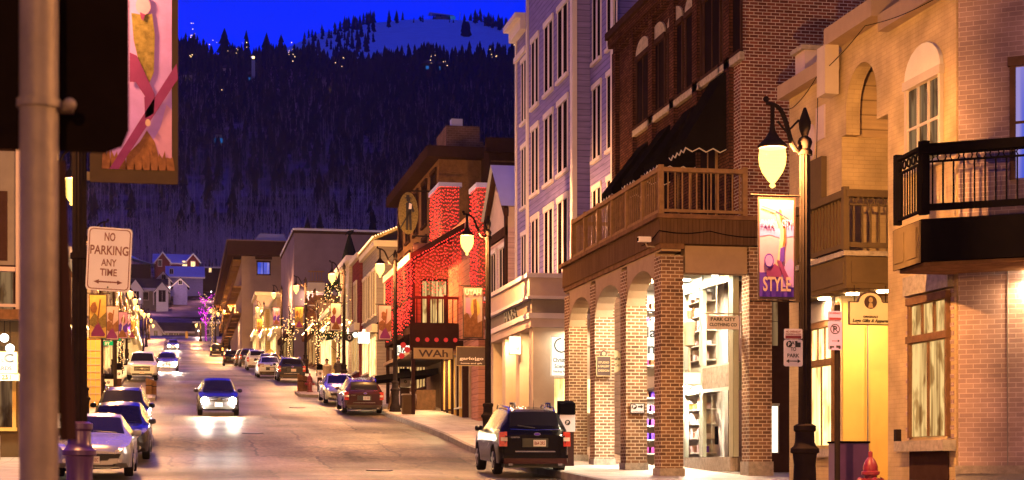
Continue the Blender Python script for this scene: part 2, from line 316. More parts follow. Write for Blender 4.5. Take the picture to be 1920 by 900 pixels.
# ------------------------------------------------------------------ mesh builder
class F:                           # a vertical plane: a along, z up, o outwards
    def __init__(s, p, d, n=None):
        L = math.hypot(*d); s.p = p; s.d = (d[0]/L, d[1]/L); s.n = n if n else (s.d[1], -s.d[0])
    def __call__(s, a, z, o=0): return (s.p[0]+s.d[0]*a+s.n[0]*o, s.p[1]+s.d[1]*a+s.n[1]*o, z)
def FS(u, s): return F((u, s), (0, 1), (-1, 0))     # right-hand street front: a runs up the street
def FC(u, s): return F((u, s), (1, 0), (0, -1))     # wall facing down the street to the camera
def FL(u, s): return F((u, s), (0, 1), (1, 0))      # left-hand street front
class MB:
    def __init__(s): s.v = []; s.f = []; s.m = []; s.keys = []; s.sm = []
    def k(s, key):
        if key not in s.keys: s.keys.append(key)
        return s.keys.index(key)
    def add(s, vs, fs, key, smooth=False):
        b = len(s.v); s.v += [tuple(v) for v in vs]; ki = s.k(key)
        for f in fs: s.f.append([b+i for i in f]); s.m.append(ki); s.sm.append(smooth)
    def hexa(s, P, key): s.add(P, [(0,3,2,1),(4,5,6,7),(0,1,5,4),(1,2,6,5),(2,3,7,6),(3,0,4,7)], key)
    def box(s, x0, x1, y0, y1, z0, z1, key): s.hexa([(x0,y0,z0),(x1,y0,z0),(x1,y1,z0),(x0,y1,z0),(x0,y0,z1),(x1,y0,z1),(x1,y1,z1),(x0,y1,z1)], key)
    def fb(s, Fm, a0, a1, z0, z1, o0, o1, key): s.hexa([Fm(a0,z0,o1),Fm(a1,z0,o1),Fm(a1,z0,o0),Fm(a0,z0,o0),Fm(a0,z1,o1),Fm(a1,z1,o1),Fm(a1,z1,o0),Fm(a0,z1,o0)], key)
    def prism(s, poly, z0, z1, key):
        n = len(poly); vs = [(x,y,z0) for x,y in poly]+[(x,y,z1) for x,y in poly]
        s.add(vs, [tuple(range(n))[::-1], tuple(range(n, 2*n))]+[(i,(i+1)%n,n+(i+1)%n,n+i) for i in range(n)], key)
    def plate(s, Fm, poly, o0, o1, key):            # polygon (a,z) extruded outwards
        n = len(poly); vs = [Fm(a,z,o0) for a,z in poly]+[Fm(a,z,o1) for a,z in poly]
        s.add(vs, [tuple(range(n)), tuple(range(n, 2*n))[::-1]]+[(i,n+i,n+(i+1)%n,(i+1)%n) for i in range(n)], key)
    def tube(s, pts, r, key, n=8, cap=True):
        pts = [Vector(p) for p in pts]; rs = r if isinstance(r, (list, tuple)) else [r]*len(pts); vs = []; up = Vector((0,0,1))
        for i, p in enumerate(pts):
            d = (pts[min(i+1,len(pts)-1)]-pts[max(i-1,0)]).normalized()
            q = up if abs(d.z) < .95 else Vector((1,0,0)); a = d.cross(q).normalized(); b = a.cross(d)
            for j in range(n): t = 2*math.pi*j/n; vs.append(p+(a*math.cos(t)+b*math.sin(t))*rs[i])
        fs = [(i*n+j,i*n+(j+1)%n,(i+1)*n+(j+1)%n,(i+1)*n+j) for i in range(len(pts)-1) for j in range(n)]
        if cap: fs += [tuple(range(n)), tuple(range((len(pts)-1)*n, len(pts)*n))[::-1]]
        s.add(vs, fs, key, n > 5)
    def lathe(s, c, prof, key, n=16, smooth=True, flute=0):   # prof: (radius, z)
        vs = []
        for r, z in prof:
            for j in range(n):
                t = 2*math.pi*j/n; q = r*(1-flute*(j % 2)); vs.append((c[0]+q*math.cos(t), c[1]+q*math.sin(t), c[2]+z))
        k = len(prof)
        fs = [(i*n+j,i*n+(j+1)%n,(i+1)*n+(j+1)%n,(i+1)*n+j) for i in range(k-1) for j in range(n)]+[tuple(range(n))[::-1], tuple(range((k-1)*n,k*n))]
        s.add(vs, fs, key, smooth)
    def ball(s, c, r, key, n=8, m=5, sz=1):
        s.lathe(c, [(max(.001, r*math.sin(math.pi*i/m)), -r*sz*math.cos(math.pi*i/m)) for i in range(m+1)], key, n)
    def dot(s, c, r, key):                              # tiny octahedral bulb
        x, y, z = c
        s.add([(x+r,y,z),(x,y+r,z),(x-r,y,z),(x,y-r,z),(x,y,z+r),(x,y,z-r)], [(0,1,4),(1,2,4),(2,3,4),(3,0,4),(1,0,5),(2,1,5),(3,2,5),(0,3,5)], key)
    def disc(s, Fm, a, z, r, o0, o1, key, n=20, ra=None):
        ra = ra or r
        s.plate(Fm, [(a+ra*math.cos(2*math.pi*i/n), z+r*math.sin(2*math.pi*i/n)) for i in range(n)], o0, o1, key)
    def text(s, Fm, txt, a, z, h, o, key, width=None, depth=.01, shear=0, italic=0, rot=0, flip=False):
        cu = bpy.data.curves.new('t', 'FONT'); cu.body = txt; cu.size = 1; cu.align_x = 'CENTER'; cu.extrude = .5; cu.offset = .022; cu.shear = italic; cu.resolution_u = 3
        ob = bpy.data.objects.new('t', cu); COL.objects.link(ob)
        dg = bpy.context.evaluated_depsgraph_get(); dg.update()
        me = bpy.data.meshes.new_from_object(ob.evaluated_get(dg))
        vs = [v.co.copy() for v in me.vertices]
        if vs:
            x0 = min(v.x for v in vs); x1 = max(v.x for v in vs); y0 = min(v.y for v in vs); y1 = max(v.y for v in vs)
            sy = h/(y1-y0); sx = width/(x1-x0) if width else sy; sx2 = -sx if flip else sx
            c, n_ = math.cos(rot), math.sin(rot); P = []
            for v in vs:
                X = (v.x-(x0+x1)/2)*sx2; Y = (v.y-(y0+y1)/2)*sy+shear*X
                P.append(Fm(a+X*c-Y*n_, z+X*n_+Y*c, o+(v.z+.5)*depth))
            s.add(P, [tuple(p.vertices) for p in me.polygons], key)
        bpy.data.objects.remove(ob); bpy.data.curves.remove(cu); bpy.data.meshes.remove(me)
    def build(s, name, parent=None, sharp=35, label=None, raw=False):
        me = bpy.data.meshes.new(name)
        off = Vector(root_loc(parent)) if parent is not None and not raw else Vector((0,0,0))
        me.from_pydata([Vector(v)-off for v in s.v], [], s.f)
        for k in s.keys: me.materials.append(MATS[k])
        me.polygons.foreach_set('material_index', s.m); me.polygons.foreach_set('use_smooth', s.sm)
        uv = me.uv_layers.new(name='UVMap'); me.update(); D = uv.data; V = me.vertices
        for p in me.polygons:
            nx, ny, nz = p.normal
            flat = abs(nz) > .75; L = math.hypot(nx, ny) or 1; tx, ty = -ny/L, nx/L
            if not flat and abs(nx) > abs(ny): tx, ty = 0, 1   # keep running direction simple for axis-aligned walls
            elif not flat and abs(nx) < .05: tx, ty = 1, 0
            for li, vi in zip(p.loop_indices, p.vertices):
                c = V[vi].co+off
                D[li].uv = (c.x, c.y) if flat else (c.x*tx+c.y*ty, c.z)
        if any(s.sm) and sharp: me.set_sharp_from_angle(angle=R(sharp))
        ob = bpy.data.objects.new(name, me); COL.objects.link(ob)
        if parent is not None: ob.parent = parent
        if label: ob['label'] = label
        return ob
ROOTS = {}
def root_loc(o):
    while o.parent is not None: o = o.parent
    return ROOTS.get(o.name, (0,0,0))
def thing(name, label, cat, loc, group=None, rot=None):
    o = bpy.data.objects.new(name, None); COL.objects.link(o); o.location = loc
    if rot: o.rotation_euler = rot
    else: ROOTS[o.name] = tuple(loc)
    o['label'] = label; o['category'] = cat
    if group: o['group'] = group
    return o
def tag(o, label, cat, group=None):
    o['label'] = label; o['category'] = cat
    if group: o['group'] = group
    return o
def struct(o): o['kind'] = 'structure'; return o
def copy_tree(o, parent=None):
    c = o.copy(); COL.objects.link(c); c.parent = parent
    for ch in list(o.children): copy_tree(ch, c)
    return c
def window(par, Fm, a0, a1, z0, z1, frame='white_trim', glass='dark_glass', nx=2, nz=1, fw=.10, out=.045, sill=True, arch=0, archkey=None, name='window', bars=None):
    m = MB()
    if glass: m.fb(Fm, a0, a1, z0, z1, .004, .02, glass)
    m.fb(Fm, a0-fw, a0, z0-.02, z1+.02, .004, out, frame); m.fb(Fm, a1, a1+fw, z0-.02, z1+.02, .004, out, frame)
    m.fb(Fm, a0-fw*1.3, a1+fw*1.3, z1+.02, z1+.02+fw*1.6, .004, out+.03, frame)
    if sill: m.fb(Fm, a0-fw*1.3, a1+fw*1.3, z0-.02-fw, z0-.02, .004, out+.07, frame)
    w = bars or fw*.45
    for i in range(1, nx): a = a0+(a1-a0)*i/nx; m.fb(Fm, a-w/2, a+w/2, z0, z1, .02, out*.8, frame)
    for i in range(1, nz): z = z0+(z1-z0)*i/nz; m.fb(Fm, a0, a1, z-w/2, z+w/2, .021, out*.75, frame)
    if arch:
        n = 10; c = (a0+a1)/2; r = (a1-a0)/2+fw
        m.plate(Fm, [(c+r*math.cos(math.pi*i/n), z1+.02+fw*1.6+arch*math.sin(math.pi*i/n)) for i in range(n+1)], .004, out, archkey or frame)
    return m.build(name, par)
# ================================================================== GROUND, ROAD, PAVEMENTS, HILL
def grid(xs, ys, fz, key, name, smooth=True):
    m = MB(); nx = len(xs); vs = [(x, y, fz(x, y)) for y in ys for x in xs]
    m.add(vs, [(j*nx+i, j*nx+i+1, (j+1)*nx+i+1, (j+1)*nx+i) for j in range(len(ys)-1) for i in range(nx-1)], key, smooth)
    return m.build(name, sharp=0)
def frange(a, b, st):
    r = []; x = a
    while x < b: r.append(x); x += st
    return r+[b]
xs = [-3000,-2400,-1900]+frange(-1500,-300,60)+frange(-280,280,20)+frange(300,1500,60)+[1900,2400,3000]
ys = frange(-60,400,10)+frange(420,1900,25)+[2100,2600,3400]
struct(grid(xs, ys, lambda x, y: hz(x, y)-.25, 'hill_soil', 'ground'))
RC = [(9.2,-30),(9.2,92),(6.4,93.5),(6.4,97),(8.6,99),(8.2,112),(7.6,180),(6.4,250),(6.2,304)]
LC = [(-1.1,-30),(-1.1,30),(-2.9,33),(-2.9,87),(-1.2,88.5),(-1.2,91.5),(-3.4,93),(-3.4,112),(-3.2,180),(-2.3,250),(-2.2,304)]
def cu(T, s):
    for (a, b), (c, d) in zip(T, T[1:]):
        if s <= d: return a+(c-a)*max(0, (s-b)/(d-b))
    return T[-1][0]
ss = sorted(set(frange(-30,120,1.5)+frange(120,304,4)+[30,33,87,88.5,91.5,93,92,93.5,97,99]))
def side(T, outer, name):
    m = MB(); vs = []; f = []; fk = []
    for s in ss:
        c = cu(T, s); d = .16 if outer > 0 else -.16
        vs += [(outer, s, g(s)+.14), (c+d, s, g(s)+.14), (c, s, g(s)+.135), (c, s, g(s)-.1)]
    n = len(ss)
    m.add(vs, [(i*4, i*4+4, i*4+5, i*4+1) for i in range(n-1)], 'sidewalk_paving')
    b = MB(); b.add(vs, [(i*4+1+k, i*4+5+k, i*4+6+k, i*4+2+k) for i in range(n-1) for k in (0,1)], 'kerb_stone')
    struct(m.build(name)); struct(b.build('kerb'))
side(RC, 26, 'sidewalk'); side(LC, -22, 'sidewalk')
mr_ = MB(); vs = []
rs = frange(-40,120,2)+frange(124,312,4)
for s in rs:
    for u in (-16,-8,-3,0,3,6,9,14): vs.append((u, s, g(s)+.05*math.cos((u-3)/6.2*1.4)-.05))
mr_.add(vs, [(j*8+i, j*8+i+1, (j+1)*8+i+1, (j+1)*8+i) for j in range(len(rs)-1) for i in range(7)], 'asphalt', True)
struct(mr_.build('road', sharp=0))
# cross street beyond the crest
mc = MB(); mc.box(-60, 60, 304, 322, 0, 0.01, 'asphalt'); ob = None
mc.v = [(x, y, g(y)+.02+z) for x, y, z in mc.v]; struct(mc.build('cross_street'))
# ski hill behind the wooded ridge
def ski(px, Yc):
    top = lerp([(400,150),(600,62),(650,55),(690,44),(760,37),(830,36),(900,40),(960,58),(1100,90),(1300,160)], px)
    base = 175; t = min(1, max(0, (Yc-1500)/700)); t = t**.75
    yy = base+(top-base)*t
    if Yc > 2200: yy = top+(Yc-2200)*.15
    return (YH-yy)*Yc/FPX
m = MB(); pxs = frange(330,1400,15); Ys = [1480,1550,1650,1750,1850,1950,2050,2130,2200,2300,2500]; vs = []
for Y in Ys:
    for p in pxs: x, y = W(p, Y); vs.append((x, y, ski(p, Y)))
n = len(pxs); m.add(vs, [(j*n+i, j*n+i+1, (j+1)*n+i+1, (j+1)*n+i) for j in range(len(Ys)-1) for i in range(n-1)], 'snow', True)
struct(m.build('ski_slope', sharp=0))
def conifer(m, x, y, z, h, r, key='conifer', tiers=4, n=6):
    for t in range(tiers):
        z0 = z+h*(.10+.22*t); z1 = z+h*min(1, .10+.22*t+.42); rr = r*(1-.2*t); o = random.random()*6
        vs = [(x+rr*random.uniform(.6,1.15)*math.cos(o+6.283*i/n), y+rr*random.uniform(.6,1.15)*math.sin(o+6.283*i/n), z0+random.uniform(-.03,.03)*h) for i in range(n)]+[(x, y, z1)]
        m.add(vs, [(i, (i+1)%n, n) for i in range(n)], key)
    m.add([(x-.02*h,y,z-1),(x+.02*h,y,z-1),(x,y,z+h)], [(0,1,2)], key)
def aspen(m, x, y, z, h, key='aspen_bark'):
    lx, ly = random.uniform(-.04,.04)*h, 0; w = .012*h+.05
    m.add([(x-w,y,z-1),(x+w,y,z-1),(x+lx,y+ly,z+h)], [(0,1,2)], key)
    for i in range(9):
        t = random.uniform(.25,.9); L = h*random.uniform(.12,.32)*(1.2-t*.6); a = random.uniform(0,6.28); bx, bz = x+lx*t, z+h*t
        ex, ey, ez = bx+math.cos(a)*L*.45, y+math.sin(a)*L*.45, bz+L*.9; q = w*.45
        m.add([(bx,y,bz-q*2),(bx,y,bz+q*2),(ex,ey,ez)], [(0,1,2)], key)
mcn = MB(); mas = MB()
for _ in range(6500):
    p = random.uniform(-100,1350); Y = 560+760*math.sqrt(random.random())
    if p < 560 and Y > 900 and random.random() < .25: continue
    x, y = W(p, Y); low = max(0, min(1, (1000-Y)/350))
    if random.random() < low*.8: continue
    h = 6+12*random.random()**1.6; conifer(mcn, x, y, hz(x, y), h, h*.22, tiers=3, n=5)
for _ in range(520):      # denser fringe along the ridge
    p = random.uniform(150,1300); Y = random.uniform(1270,1330); x, y = W(p, Y); h = random.uniform(8,17); conifer(mcn, x, y, hz(x, y), h, h*.2, tiers=4, n=5)
for _ in range(6500):
    p = random.uniform(-100,1350); Y = 540+640*random.random()**.9
    x, y = W(p, Y); h = random.uniform(7,13); aspen(mas, x, y, hz(x, y), h, 'aspen_bark_townlit' if Y < 760 and random.random() < .55 else 'aspen_bark')
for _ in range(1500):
    p = random.uniform(100,900); Y = random.uniform(480,600); x, y = W(p, Y); aspen(mas, x, y, hz(x, y), random.uniform(5,11), 'aspen_bark_townlit')
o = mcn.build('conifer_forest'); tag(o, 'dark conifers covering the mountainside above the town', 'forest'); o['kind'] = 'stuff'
o = mas.build('aspen_forest'); tag(o, 'bare pale aspens thick on the lower mountainside, lowest ones lightened as if townlit', 'forest'); o['kind'] = 'stuff'
msk = MB()
for _ in range(520):      # woods round the open piste
    p = random.uniform(560,1100); Y = random.uniform(1600,2230); yy = YH-ski(p, Y)*FPX/Y
    l = lerp([(36,770),(60,715),(100,690),(180,660)], yy); r = lerp([(36,905),(60,950),(100,990)], yy)
    inside = l < p < r
    patch = (640 < p < 700 and yy < 80) or (870 < p < 885 and yy < 60)
    if inside and not patch: continue
    if p < 640 and 60 < yy < 100 and random.random() < .6: continue
    x, y = W(p, Y); h = random.uniform(10,20); conifer(msk, x, y, ski(p, Y), h, h*.2, tiers=3, n=5)
for _ in range(120):
    p = random.choice([random.uniform(645,705), random.uniform(905,985), random.uniform(868,880), random.uniform(760,905)]); Y = random.uniform(2150,2230) if not 868 < p < 880 else 2000
    x, y = W(p, Y); h = random.uniform(9,20) if not 760 < p < 868 else random.uniform(4,9); conifer(msk, x, y, ski(p, Y), h, h*.2, tiers=3, n=5)
o = msk.build('piste_woods'); tag(o, 'dark woods round the snowy piste on the far hill', 'forest'); o['kind'] = 'stuff'
# conifers that stand out on the ridge
k = 0
for px, py, Y, lab in [(421,52,1290,'pointed conifer on the left ridge, left of the chimney house'),(462,56,1290,'ragged conifer on the ridge beside the lit chimney house'),(365,60,1290,'tall conifer at the left end of the wooded ridge'),
        (500,60,1292,'broad conifer on the ridge right of the chimney house'),(527,64,1292,'rightmost broad conifer on the left ridge'),(790,80,1250,'pointed conifer standing against the foot of the snowy piste'),
        (880,75,1250,'conifer against the right part of the snowy piste'),(700,392,520,'dark conifer on the slope above the small snowy street roof'),(577,405,470,'dark young conifer behind the big blank wall'),(600,395,470,'taller dark conifer behind the big blank wall, with a thin top')]:
    x, y = W(px, Y); zb = hz(x, y); top = zz(py, x, y); h = min(34, max(8, top-zb)); mt = MB(); conifer(mt, x, y, top-h, h, h*(.26 if k in (0,3,4) else .17), tiers=4, n=9)
    t = thing('conifer_tree', lab, 'tree', (x, y, top-h)); c = mt.build('crown', t); b = MB(); b.tube([(x,y,top-h-1),(x,y,top-h*.4)], h*.02, 'bark', 5); b.build('trunk', t); k += 1
# ================================================================== BUILDERS
def rail(m, Fm, a0, a1, z0, z1, o, key, sp=.13, bw=.03, rw=.08, posts=(), band=False, ow=.03):
    m.fb(Fm, a0, a1, z1-rw, z1, o-rw*.8, o+rw*.8, key); m.fb(Fm, a0, a1, z0+.06, z0+.06+rw*.7, o-ow, o+ow, key)
    top = z1-rw
    if band:
        m.fb(Fm, a0, a1, z1-.30, z1-.27, o-ow, o+ow, key); top = z1-.30
        n = max(2, int((a1-a0)/.2)); st = (a1-a0)/n
        for i in range(n):
            c = a0+st*(i+.5); zc = z1-.27+(.27-rw)/2; r = .085
            for q in range(8):
                t0, t1 = q*math.pi/4, (q+1)*math.pi/4
                m.plate(Fm, [(c+r*math.cos(t0), zc+r*math.sin(t0)), (c+r*math.cos(t1), zc+r*math.sin(t1)), (c+(r-.02)*math.cos(t1), zc+(r-.02)*math.sin(t1)), (c+(r-.02)*math.cos(t0), zc+(r-.02)*math.sin(t0))], o-.015, o+.015, key)
    n = max(1, int((a1-a0)/sp))
    for i in range(1, n): a = a0+(a1-a0)*i/n; m.fb(Fm, a-bw/2, a+bw/2, z0+.06, top, o-bw/2, o+bw/2, key)
    for a in posts: m.fb(Fm, a-.06, a+.06, z0, z1+.06, o-.06, o+.06, key)
def light_area(name, loc, size, power, color, rot=(0,0,0), spread=None):
    l = bpy.data.lights.new(name, 'AREA'); l.shape = 'DISK'; l.size = size; l.energy = power; l.color = color
    if spread: l.spread = R(spread)
    o = bpy.data.objects.new(name, l); COL.objects.link(o); o.location = loc; o.rotation_euler = rot; return o
WARM = (1, .62, .28)
# ================================================================== RIGHT: ARCADE BRICK BUILDING
def arcade_building():
    u0, s0 = 11.05, 38.5
    t = thing('brick_building', 'red brick building with wooden deck over a lit brick column arcade', 'building', (13.1, 39, g(39)))
    cs = [38.5, 41.65, 44.95, 48.1]
    for i, s in enumerate(cs):
        m = MB(); m.box(u0, u0+.55, s, s+.55, g(s)+.1, 4.95, 'brick_column'); m.box(u0-.03, u0+.58, s-.03, s+.58, g(s)+.1, g(s)+.32, 'stone_sill'); m.build('column', t)
    m = MB(); m.box(13.22, 13.78, 38.5, 39.05, g(38)+.1, 5.19, 'brick_column'); m.box(13.19, 13.81, 38.47, 39.08, g(38)+.1, g(38)+.5, 'stone_sill'); m.build('column', t)
    # street side arch beams
    A = FS(u0+.5, 0); m = MB()
    for s, s2 in zip(cs, cs[1:]):
        a0, a1 = s+.55, s2; c = (a0+a1)/2; r = (a1-a0)/2; n = 12
        pl = [(a0, 5.05), (a0, 4.05)]+[(c-r*math.cos(math.pi*i/n), 4.05+.72*math.sin(math.pi*i/n)) for i in range(1, n)]+[(a1, 4.05), (a1, 5.05)]
        # split the arch into quads so the concave shape stays clean
        for i in range(n):
            x0, x1 = c-r*math.cos(math.pi*i/n), c-r*math.cos(math.pi*(i+1)/n); y0, y1 = 4.05+.72*math.sin(math.pi*i/n), 4.05+.72*math.sin(math.pi*(i+1)/n)
            m.plate(A, [(x0, y0), (x1, y1), (x1, 5.05), (x0, 5.05)], 0, .48, 'tan_stucco')
    m.box(u0+.03, u0+.5, 38.53, 48.72, 5.05, 5.10, 'tan_stucco'); m.build('arch_beam', t)
    m = MB(); m.box(u0+.62, 13.20, 38.6, 38.95, 4.56, 5.20, 'tan_stucco'); m.box(13.78, 15.0, 38.62, 38.97, 4.56, 5.2, 'tan_stucco'); m.build('stucco_beam', t)
    m = MB(); m.box(u0-.05, 13.9, 38.42, 48.72, 5.22, 5.80, 'wood_deck_fascia'); m.box(u0-.02, u0+.56, 38.45, 48.68, 5.10, 5.22, 'brown_wood'); m.box(u0-.14, 13.95, 38.33, 48.8, 5.80, 5.90, 'brown_wood'); m.build('deck', t)
    m = MB(); m.box(u0+.5, 13.1, 38.95, 48.72, 4.98, 5.02, 'cream_trim'); m.build('ceiling', t)
    m = MB()
    rail(m, FC(u0, 38.5), 0, 2.1, 5.9, 7.0, 0, 'deck_wood', .17, .03, .10, (0, 2.05))
    rail(m, FS(u0, 38.5), 0, 9.0, 5.9, 7.0, 0, 'deck_wood', .17, .03, .10, (1.5,3.0,4.5,6.0,7.5,9.0)); m.fb(FC(u0, 47.5), 0, 2.0, 6.9, 7.0, -.05, .05, 'deck_wood'); m.build('railing', t)
    # main walls
    m = MB(); m.box(13.1, 13.6, 39.3, 50.6, 5.9, 13.1, 'brick_shaded')
    for a in (39.3, 41.9, 44.0, 46.1, 48.2, 50.2):
        m.box(12.98, 13.1, a, a+.42, 5.9, 12.6, 'brick_shaded')
    for a in frange(39.3, 50.2, .3): m.box(12.94, 13.1, a, a+.15, 12.55, 12.75, 'brick_shaded')
    m.box(12.85, 13.6, 39.2, 50.6, 12.75, 13.0, 'brick_shaded'); m.box(12.75, 13.6, 39.2, 50.6, 13.0, 13.2, 'dark_brown')
    m.build('street_wall', t)
    m = MB(); m.box(13.1, 19, 38.8, 39.3, 5.2, 15.5, 'brick_red'); m.build('side_wall', t)
    m = MB(); m.box(13.1, 13.3, 44.6, 49.2, g(45), 4.98, 'grey_siding')
    for a, b in ((45.6,46.8),(47.8,48.8)): m.box(13.04, 13.1, a-.12, b+.12, g(46), 3.4, 'cream_trim'); m.box(13.02, 13.04, a, b, g(46), 3.2, 'lit_warm')
    m.build('arcade_wall', t)
    P = FS(13.1, 0)
    for px in (1375,1337,1302,1268,1236,1207):
        c = s_at(px, 13.1); window(t, P, c-.62, c+.62, 9.9, 11.75, 'dark_brown', 'dark_glass', 2, 1, .09, .05, True, .42, 'stone_sill')
        m = MB(); m.fb(P, c-.85, c+.85, 9.62, 9.80, .01, .12, 'stone_sill'); m.build('window_sill', t)
    # glazed door wall behind the deck
    for c in (41.6, 44.9, 48.0): window(t, P, c-1.0, c+1.0, 5.95, 8.2, 'deck_wood', 'dark_glass', 3, 1, .08, .05, False)
    # awnings over the deck
    for a, b, zt in ((39.5, 40.9, 9.6), (42.0, 43.2, 9.3), (44.3, 45.5, 9.25), (46.6, 47.8, 9.2)):
        m = MB(); q = 1.05; zb = 7.85
        vs = [(13.0,a,zt),(13.0,b,zt),(13.0-q,b,zb),(13.0-q,a,zb),(13.0,a,zb),(13.0,b,zb)]
        m.add(vs, [(0,3,2,1),(0,4,3),(1,2,5)], 'black_canvas')
        n = 10                                            # scalloped valance
        for (p0, p1) in (((13-q,a),(13-q,b)), ((13.0,a),(13-q,a))):
            Fv = F(p0, (p1[0]-p0[0], p1[1]-p0[1])); L = math.dist(p0, p1); nn = max(3, int(L/.28))
            for i in range(nn):
                x0, x1 = L*i/nn, L*(i+1)/nn; xm = (x0+x1)/2
                m.plate(Fv, [(x0,zb),(x1,zb),(x1,zb-.16),(xm,zb-.25),(x0,zb-.16)], 0, .012, 'black_canvas')
                m.plate(Fv, [(x0,zb-.16),(xm,zb-.25),(x1,zb-.16),(x1,zb-.185),(xm,zb-.275),(x0,zb-.185)], -.004, .02, 'cream_trim')
        m.build('awning', t)
    m = MB()
    for s in (40.3, 43.5, 46.8): m.lathe((12.2, s, 4.93), [(.16,0),(.16,.04)], 'downlight', 14)
    m.build('downlight', t)
    for s in (40.3, 43.5, 46.8): light_area('arcade_downlight', (12.2, s, 4.9), .3, 210, (1,.74,.42))
    # corner shop under the deck
    A_, B_, C_, D_ = W(1283,45.2), W(1316,43.6), W(1376,41.3), W(1405,41.9); zg = g(42)
    m = MB(); zb = zg+.1
    for p, q in ((A_,B_),(B_,C_),(C_,D_)):
        Fm = F(p, (q[0]-p[0], q[1]-p[1])); L = math.dist(p, q)
        m.fb(Fm, 0, L, zb, zb+.35, -.1, .03, 'stone_sill'); m.fb(Fm, 0, L, 1.9, 2.55, -.1, .0, 'sage_frame'); m.fb(Fm, 0, L, 4.55, 4.97, -.1, .0, 'sage_frame')
        for a in (0, L): m.fb(Fm, a-.07, a+.07, zb+.35, 4.97, -.1, .02, 'sage_frame')
    m.build('shop_front', t)
    for p, q, n in ((A_,B_,1),(B_,C_,2),(C_,D_,1)):
        Fm = F(p, (q[0]-p[0], q[1]-p[1])); L = math.dist(p, q)
        window(t, Fm, .14, L-.14, 2.62, 4.5, 'sage_frame', None, n, 1, .05, .03, False)
        window(t, Fm, .14, L-.14, zb+.4, 1.85, 'sage_frame', None, n+(n == 2), 1, .05, .03, False)
    m = MB(); Fm = F(B_, (C_[0]-B_[0], C_[1]-B_[1])); L = math.dist(B_, C_); m.fb(Fm, .1, L-.1, 1.95, 2.5, .005, .02, 'stone_sill'); m.fb(Fm, L*.52, L*.56, .55, 1.0, .03, .09, 'black_paint'); m.build('door_handle', t)
    m = MB(); rx = random.Random(3)
    m.box(12.1, 14.6, 45.6, 45.7, zb, 4.9, 'cream_trim'); m.box(13.62, 13.72, 41.6, 45.6, zb, 4.9, 'cream_trim'); m.box(12.3, 13.7, 41.9, 45.6, 2.1, 2.4, 'cream_trim'); m.box(12.3, 13.7, 41.9, 45.6, 4.86, 4.9, 'cream_trim'); m.build('interior_wall', t)
    m = MB()
    for zf_ in (zb+.1, 2.4):
        for i in range(5):
            zz_ = zf_+.35+i*.38
            if zz_ > zf_+2: continue
            m.box(13.25, 13.6, 42.2, 45.4, zz_, zz_+.03, 'cream_trim'); m.box(12.5, 13.2, 45.1, 45.5, zz_, zz_+.03, 'cream_trim')
            for k_ in range(14):
                if rx.random() < .4: continue
                y_ = 42.3+k_*.21; h_ = rx.uniform(.1,.28); m.box(13.28, 13.5, y_, y_+rx.uniform(.08,.16), zz_+.03, zz_+.03+h_, rx.choice(['art_brown','art_white','art_white','art_sand','art_sand','art_purple','art_yellow']))
            for k_ in range(4):
                x_ = 12.52+k_*.17; m.box(x_, x_+.1, 45.15, 45.4, zz_+.03, zz_+.2, rx.choice(['art_brown','art_white','art_purple','art_plum']))
    m.build('shelf', t)
    for x_, y_, zf_, k_ in ((12.75,43.3,2.4,'coat_dark'),(13.0,42.6,2.4,'coat_cream'),(12.85,43.0,zb+.1,'coat_cream')):
        m = MB(); m.lathe((x_,y_,zf_), [(.14,0),(.03,.05),(.03,.7),(.15,.75),(.13,1.0),(.19,1.28),(.17,1.36),(.06,1.42),(.05,1.46),(.09,1.55),(.08,1.66),(.02,1.72)], k_, 12); m.build('mannequin', t)
    m = MB()
    for x_, y_ in ((12.9,42.6),(13.1,43.7),(12.9,44.6)):
        for z_ in (2.07, 4.83): m.lathe((x_,y_,z_), [(.11,0),(.11,.03)], 'downlight_white', 12)
    m.build('ceiling_light', t)
    for x_, y_ in ((12.9,42.6),(13.1,43.7),(12.9,44.6)):
        for z_, p_ in ((2.03, 150), (4.80, 200)): light_area('shop_ceiling_light', (x_, y_, z_), .25, p_, (1,.90,.74))
    m = MB(); m.box(13.8, 13.95, 39.3, 44, g(40), 4.9, 'dark_brown'); m.box(13.9, 15.2, 40.3, 40.5, g(40), 4.9, 'dark_brown'); m.build('shop_wall', t)
    window(t, FC(13.95, 40.3), .08, .62, .35, 1.5, 'sage_frame', 'lit_white_plain', 1, 1, .03, .02, False)
    window(t, FC(13.95, 40.3), .08, .62, 3.0, 4.2, 'dark_brown', 'lit_dim', 1, 2, .03, .02, False)
    light_area('shop_front_lamp', (12.75, 39.9, 4.6), .5, 380, (1,.86,.66))
    # wall lamp under the beam and the hanging board
    h = thing('hanging_sign', 'small white lettered board hanging in front of the bright corner shop', 'sign', (12.5, 39.3, 4.0))
    m = MB(); F0 = FC(12.0, 39.3); m.fb(F0, .42, 1.22, 3.3, 3.62, 0, .04, 'sign_white'); m.build('board', h)
    m = MB(); m.text(F0, 'PARK CITY', .82, 3.54, .09, .045, 'sign_black', .62); m.text(F0, 'CLOTHING CO', .82, 3.41, .08, .045, 'sign_black', .68); m.build('lettering', h)
    m = MB(); m.fb(F0, .36, 1.3, 3.66, 3.69, 0, .03, 'galvanised_post'); m.fb(F0, .45, .47, 3.62, 3.68, 0, .02, 'galvanised_post'); m.fb(F0, 1.17, 1.19, 3.62, 3.68, 0, .02, 'galvanised_post'); m.fb(F0,1.27,1.31,3.1,3.72,0,.03,'galvanised_post'); m.build('bracket', h)
    l = thing('wall_lantern', 'white glowing lantern hanging from the stucco beam above the shop corner', 'lamp', (12.6, 39.0, 5.2))
    m = MB(); m.tube([(12.6,39.2,4.98),(12.6,39.2,4.75)], .012, 'dark_metal', 6); m.lathe((12.6,39.2,4.66), [(.10,0),(.05,.08),(.02,.12)], 'dark_metal', 10); m.build('hanger', l)
